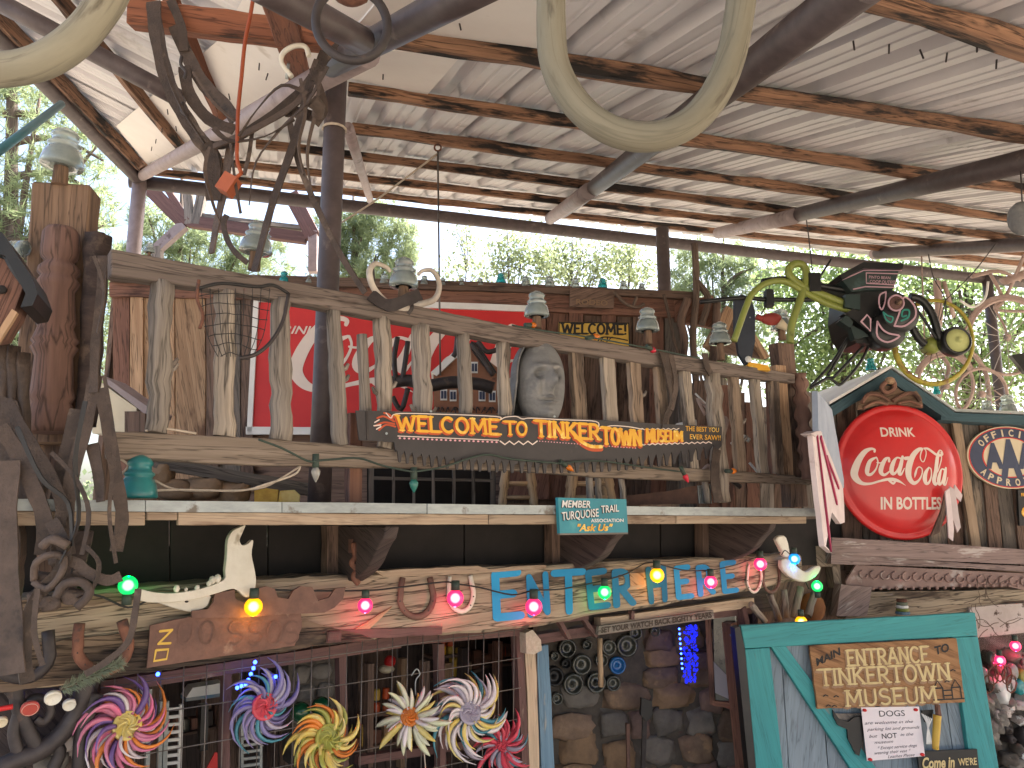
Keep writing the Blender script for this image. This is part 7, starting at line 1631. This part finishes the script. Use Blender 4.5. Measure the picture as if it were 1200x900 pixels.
def leaves(name, blobs, n, size, m, parent, needle=False):
    """blobs: (centre, rx, ry, rz, weight); leaf faces gathered into clumps through each blob's volume"""
    W_ = np.array([b[4] for b in blobs], float); W_ /= W_.sum(); Vs = []
    for b, w_ in zip(blobs, W_):
        nc = max(3, int(n * w_ / (26 if needle else 16))); per = 26 if needle else 16
        d = rng.normal(size=(nc, 3)); d /= np.linalg.norm(d, axis=1)[:, None]; r = rng.random(nc) ** .42
        C = np.array(b[0]) + d * r[:, None] * np.array([b[1], b[2], b[3]])
        sp = (size * (3.2 if needle else 4.2)) * (0.6 + rng.random((nc, 1, 1)))
        P = C[:, None, :] + rng.normal(size=(nc, per, 3)) * sp * (.12 if needle else .55)
        P = P.reshape(-1, 3); k = len(P)
        a = rng.normal(size=(k, 3)); 
        if needle: a[:, 2] += .5
        a /= np.linalg.norm(a, axis=1)[:, None]; c = rng.normal(size=(k, 3)); c -= a * (a * c).sum(1)[:, None]; c /= np.linalg.norm(c, axis=1)[:, None]
        s_ = size * (.6 + .8 * rng.random((k, 1)))
        if needle: Vs.append(np.stack([P - c * s_ * .11, P + c * s_ * .11, P + a * s_ * 2.6], 1))
        else: Vs.append(np.stack([P - a * s_ * .2 , P + c * s_ * .42 + a * s_ * .35, P + a * s_, P - c * s_ * .42 + a * s_ * .35], 1))
    A = np.concatenate(Vs); q = A.shape[1]; me = bpy.data.meshes.new(name); nf = len(A)
    me.vertices.add(nf * q); me.vertices.foreach_set('co', A.reshape(-1)); me.loops.add(nf * q); me.loops.foreach_set('vertex_index', np.arange(nf * q, dtype=np.int32))
    me.polygons.add(nf); me.polygons.foreach_set('loop_start', np.arange(0, nf * q, q, dtype=np.int32)); me.polygons.foreach_set('loop_total', np.full(nf, q, dtype=np.int32)); me.materials.append(m); me.update()
    return link(bpy.data.objects.new(name, me), parent)
def tree(label, Y, foot, topy, crown, n, size, m, needle=False, tr=.12, branches=8, group='trees behind the entrance'):
    """foot: trunk pixel column; crown: list of (x, y, rx, ry) in pixels at distance Y"""
    t = thing('pine_tree' if needle else 'leafy_tree', label, 'tree', group)
    bl = []
    for x, y, rx, ry, *w_ in crown:
        c = W(x, y, Y); k = Y / 900 * 1.02; bl.append((tuple(c), rx * k, max(rx, ry) * k * .8, ry * k, (w_[0] if w_ else 1) * rx * ry))
    o_ = leaves('crown', bl, n, size, m, t, needle)
    b = W(foot, 600, Y); top = W(foot + R.uniform(-6, 6), topy, Y); base = V((b.x, b.y, .0)); pts_ = [base.lerp(top, i / 10) + V((R.uniform(-.05, .05), 0, 0)) * (i > 0) for i in range(11)]
    MB().tube(pts_, [tr * (1 - .85 * i / 10) for i in range(11)], 9, True, .15).build('trunk', M_bark, t)
    lim = MB()
    for c, rx, ry, rz, _ in bl:
        for _i in range(max(1, branches // len(bl))):
            s_ = R.uniform(.35, .9); a = base.lerp(top, s_); e = V(c) + V((R.uniform(-.8, .8) * rx, R.uniform(-.5, .5) * ry, R.uniform(-.7, .7) * rz)); a.z = min(a.z, e.z + .3)
            md = a.lerp(e, .5) + V((0, 0, .15 * (e - a).length)); pp_ = smooth([tuple(a), tuple(md), tuple(e)], 3); o = MB().tube(pp_, [tr * .34 * (1 - .8 * i / (len(pp_) - 1)) for i in range(len(pp_))], 5).build('limb', M_bark, t)
    return t
tree('big pale green pine filling the left edge behind the newel post', 11, 20, -60, [(20, 110, 90, 80), (-30, 250, 110, 110), (70, 220, 70, 80), (30, 340, 90, 90), (110, 320, 50, 60), (-20, 30, 90, 70), (105, 255, 45, 50), (60, 420, 90, 60), (130, 400, 40, 70), (110, 180, 30, 40)], 32000, .07, L_pine, True, .22, 22)
tree('pine seen between the left corner post and the dangling harness', 13, 215, 195, [(200, 290, 45, 50), (250, 300, 50, 45), (175, 250, 25, 35), (310, 300, 40, 45), (230, 350, 90, 40), (150, 330, 40, 60)], 15000, .075, L_pine, True, .15, 10)
tree('round topped pine right of the brown pole', 12, 420, 225, [(415, 270, 38, 34), (445, 262, 42, 28), (470, 292, 28, 30), (400, 310, 40, 35), (450, 320, 45, 28), (385, 275, 20, 40)], 13000, .065, L_pine, True, .14, 12)
tree('thin sparse sapling against the bright sky, left of centre', 15, 550, 250, [(540, 275, 14, 22), (552, 300, 22, 24), (535, 318, 20, 14), (518, 320, 16, 12), (560, 320, 20, 16)], 800, .06, L_pale, False, .045, 12)
tree('slim young tree with light leaves above the right half of the red panel', 14, 598, 262, [(592, 300, 26, 32), (608, 285, 22, 26), (628, 305, 26, 28), (585, 325, 30, 20), (640, 322, 30, 20)], 2300, .06, L_pale, False, .05, 12)
tree('leafy tree above the carved nameboard', 14.5, 668, 265, [(655, 295, 26, 34), (682, 300, 30, 30), (670, 325, 40, 22), (700, 318, 24, 24), (718, 290, 16, 20)], 2500, .06, L_pale, False, .06, 14)
tree('small leafy tree left of the far brown post', 15, 735, 280, [(728, 312, 22, 22), (752, 322, 18, 18), (735, 298, 12, 14)], 1500, .06, L_pale, False, .06, 8)
tree('airy pine right of the far brown post', 13, 840, 268, [(812, 300, 32, 28), (850, 310, 38, 32), (890, 320, 34, 30), (830, 350, 40, 34), (880, 365, 44, 36), (800, 340, 18, 40), (850, 405, 60, 34)], 13000, .07, L_pine, True, .13, 16)
tree('dense fresh green tree behind the black contraption', 11.5, 985, 280, [(930, 330, 42, 40), (985, 320, 50, 36), (960, 380, 60, 50), (1020, 400, 60, 60), (930, 430, 50, 46), (1010, 340, 40, 40), (980, 460, 70, 40)], 12500, .06, L_dec, False, .14, 20)
tree('dense fresh green tree behind the bicycle sculpture at right', 12, 1130, 290, [(1075, 340, 50, 45), (1130, 330, 50, 40), (1180, 350, 55, 50), (1090, 410, 60, 50), (1160, 420, 65, 55), (1230, 380, 60, 80), (1120, 470, 90, 40), (1060, 300, 36, 24)], 13000, .06, L_dec, False, .14, 20)
# the far wood that closes the view
bl = []
for i in range(34):
    a = rad(-58 + i * 3.5); d = R.uniform(30, 36); h = R.uniform(3.8, 5.2); bl.append(((d * math.sin(a), d * math.cos(a), h * .5), 2.4, 2.2, h * .52, 1))
fw_ = leaves('far_wood', bl, 60000, .17, L_far, None); tag(fw_, 'far green wood closing the view behind the trees', 'wood', kind='stuff'); fw_['fixed'] = 1
settle()
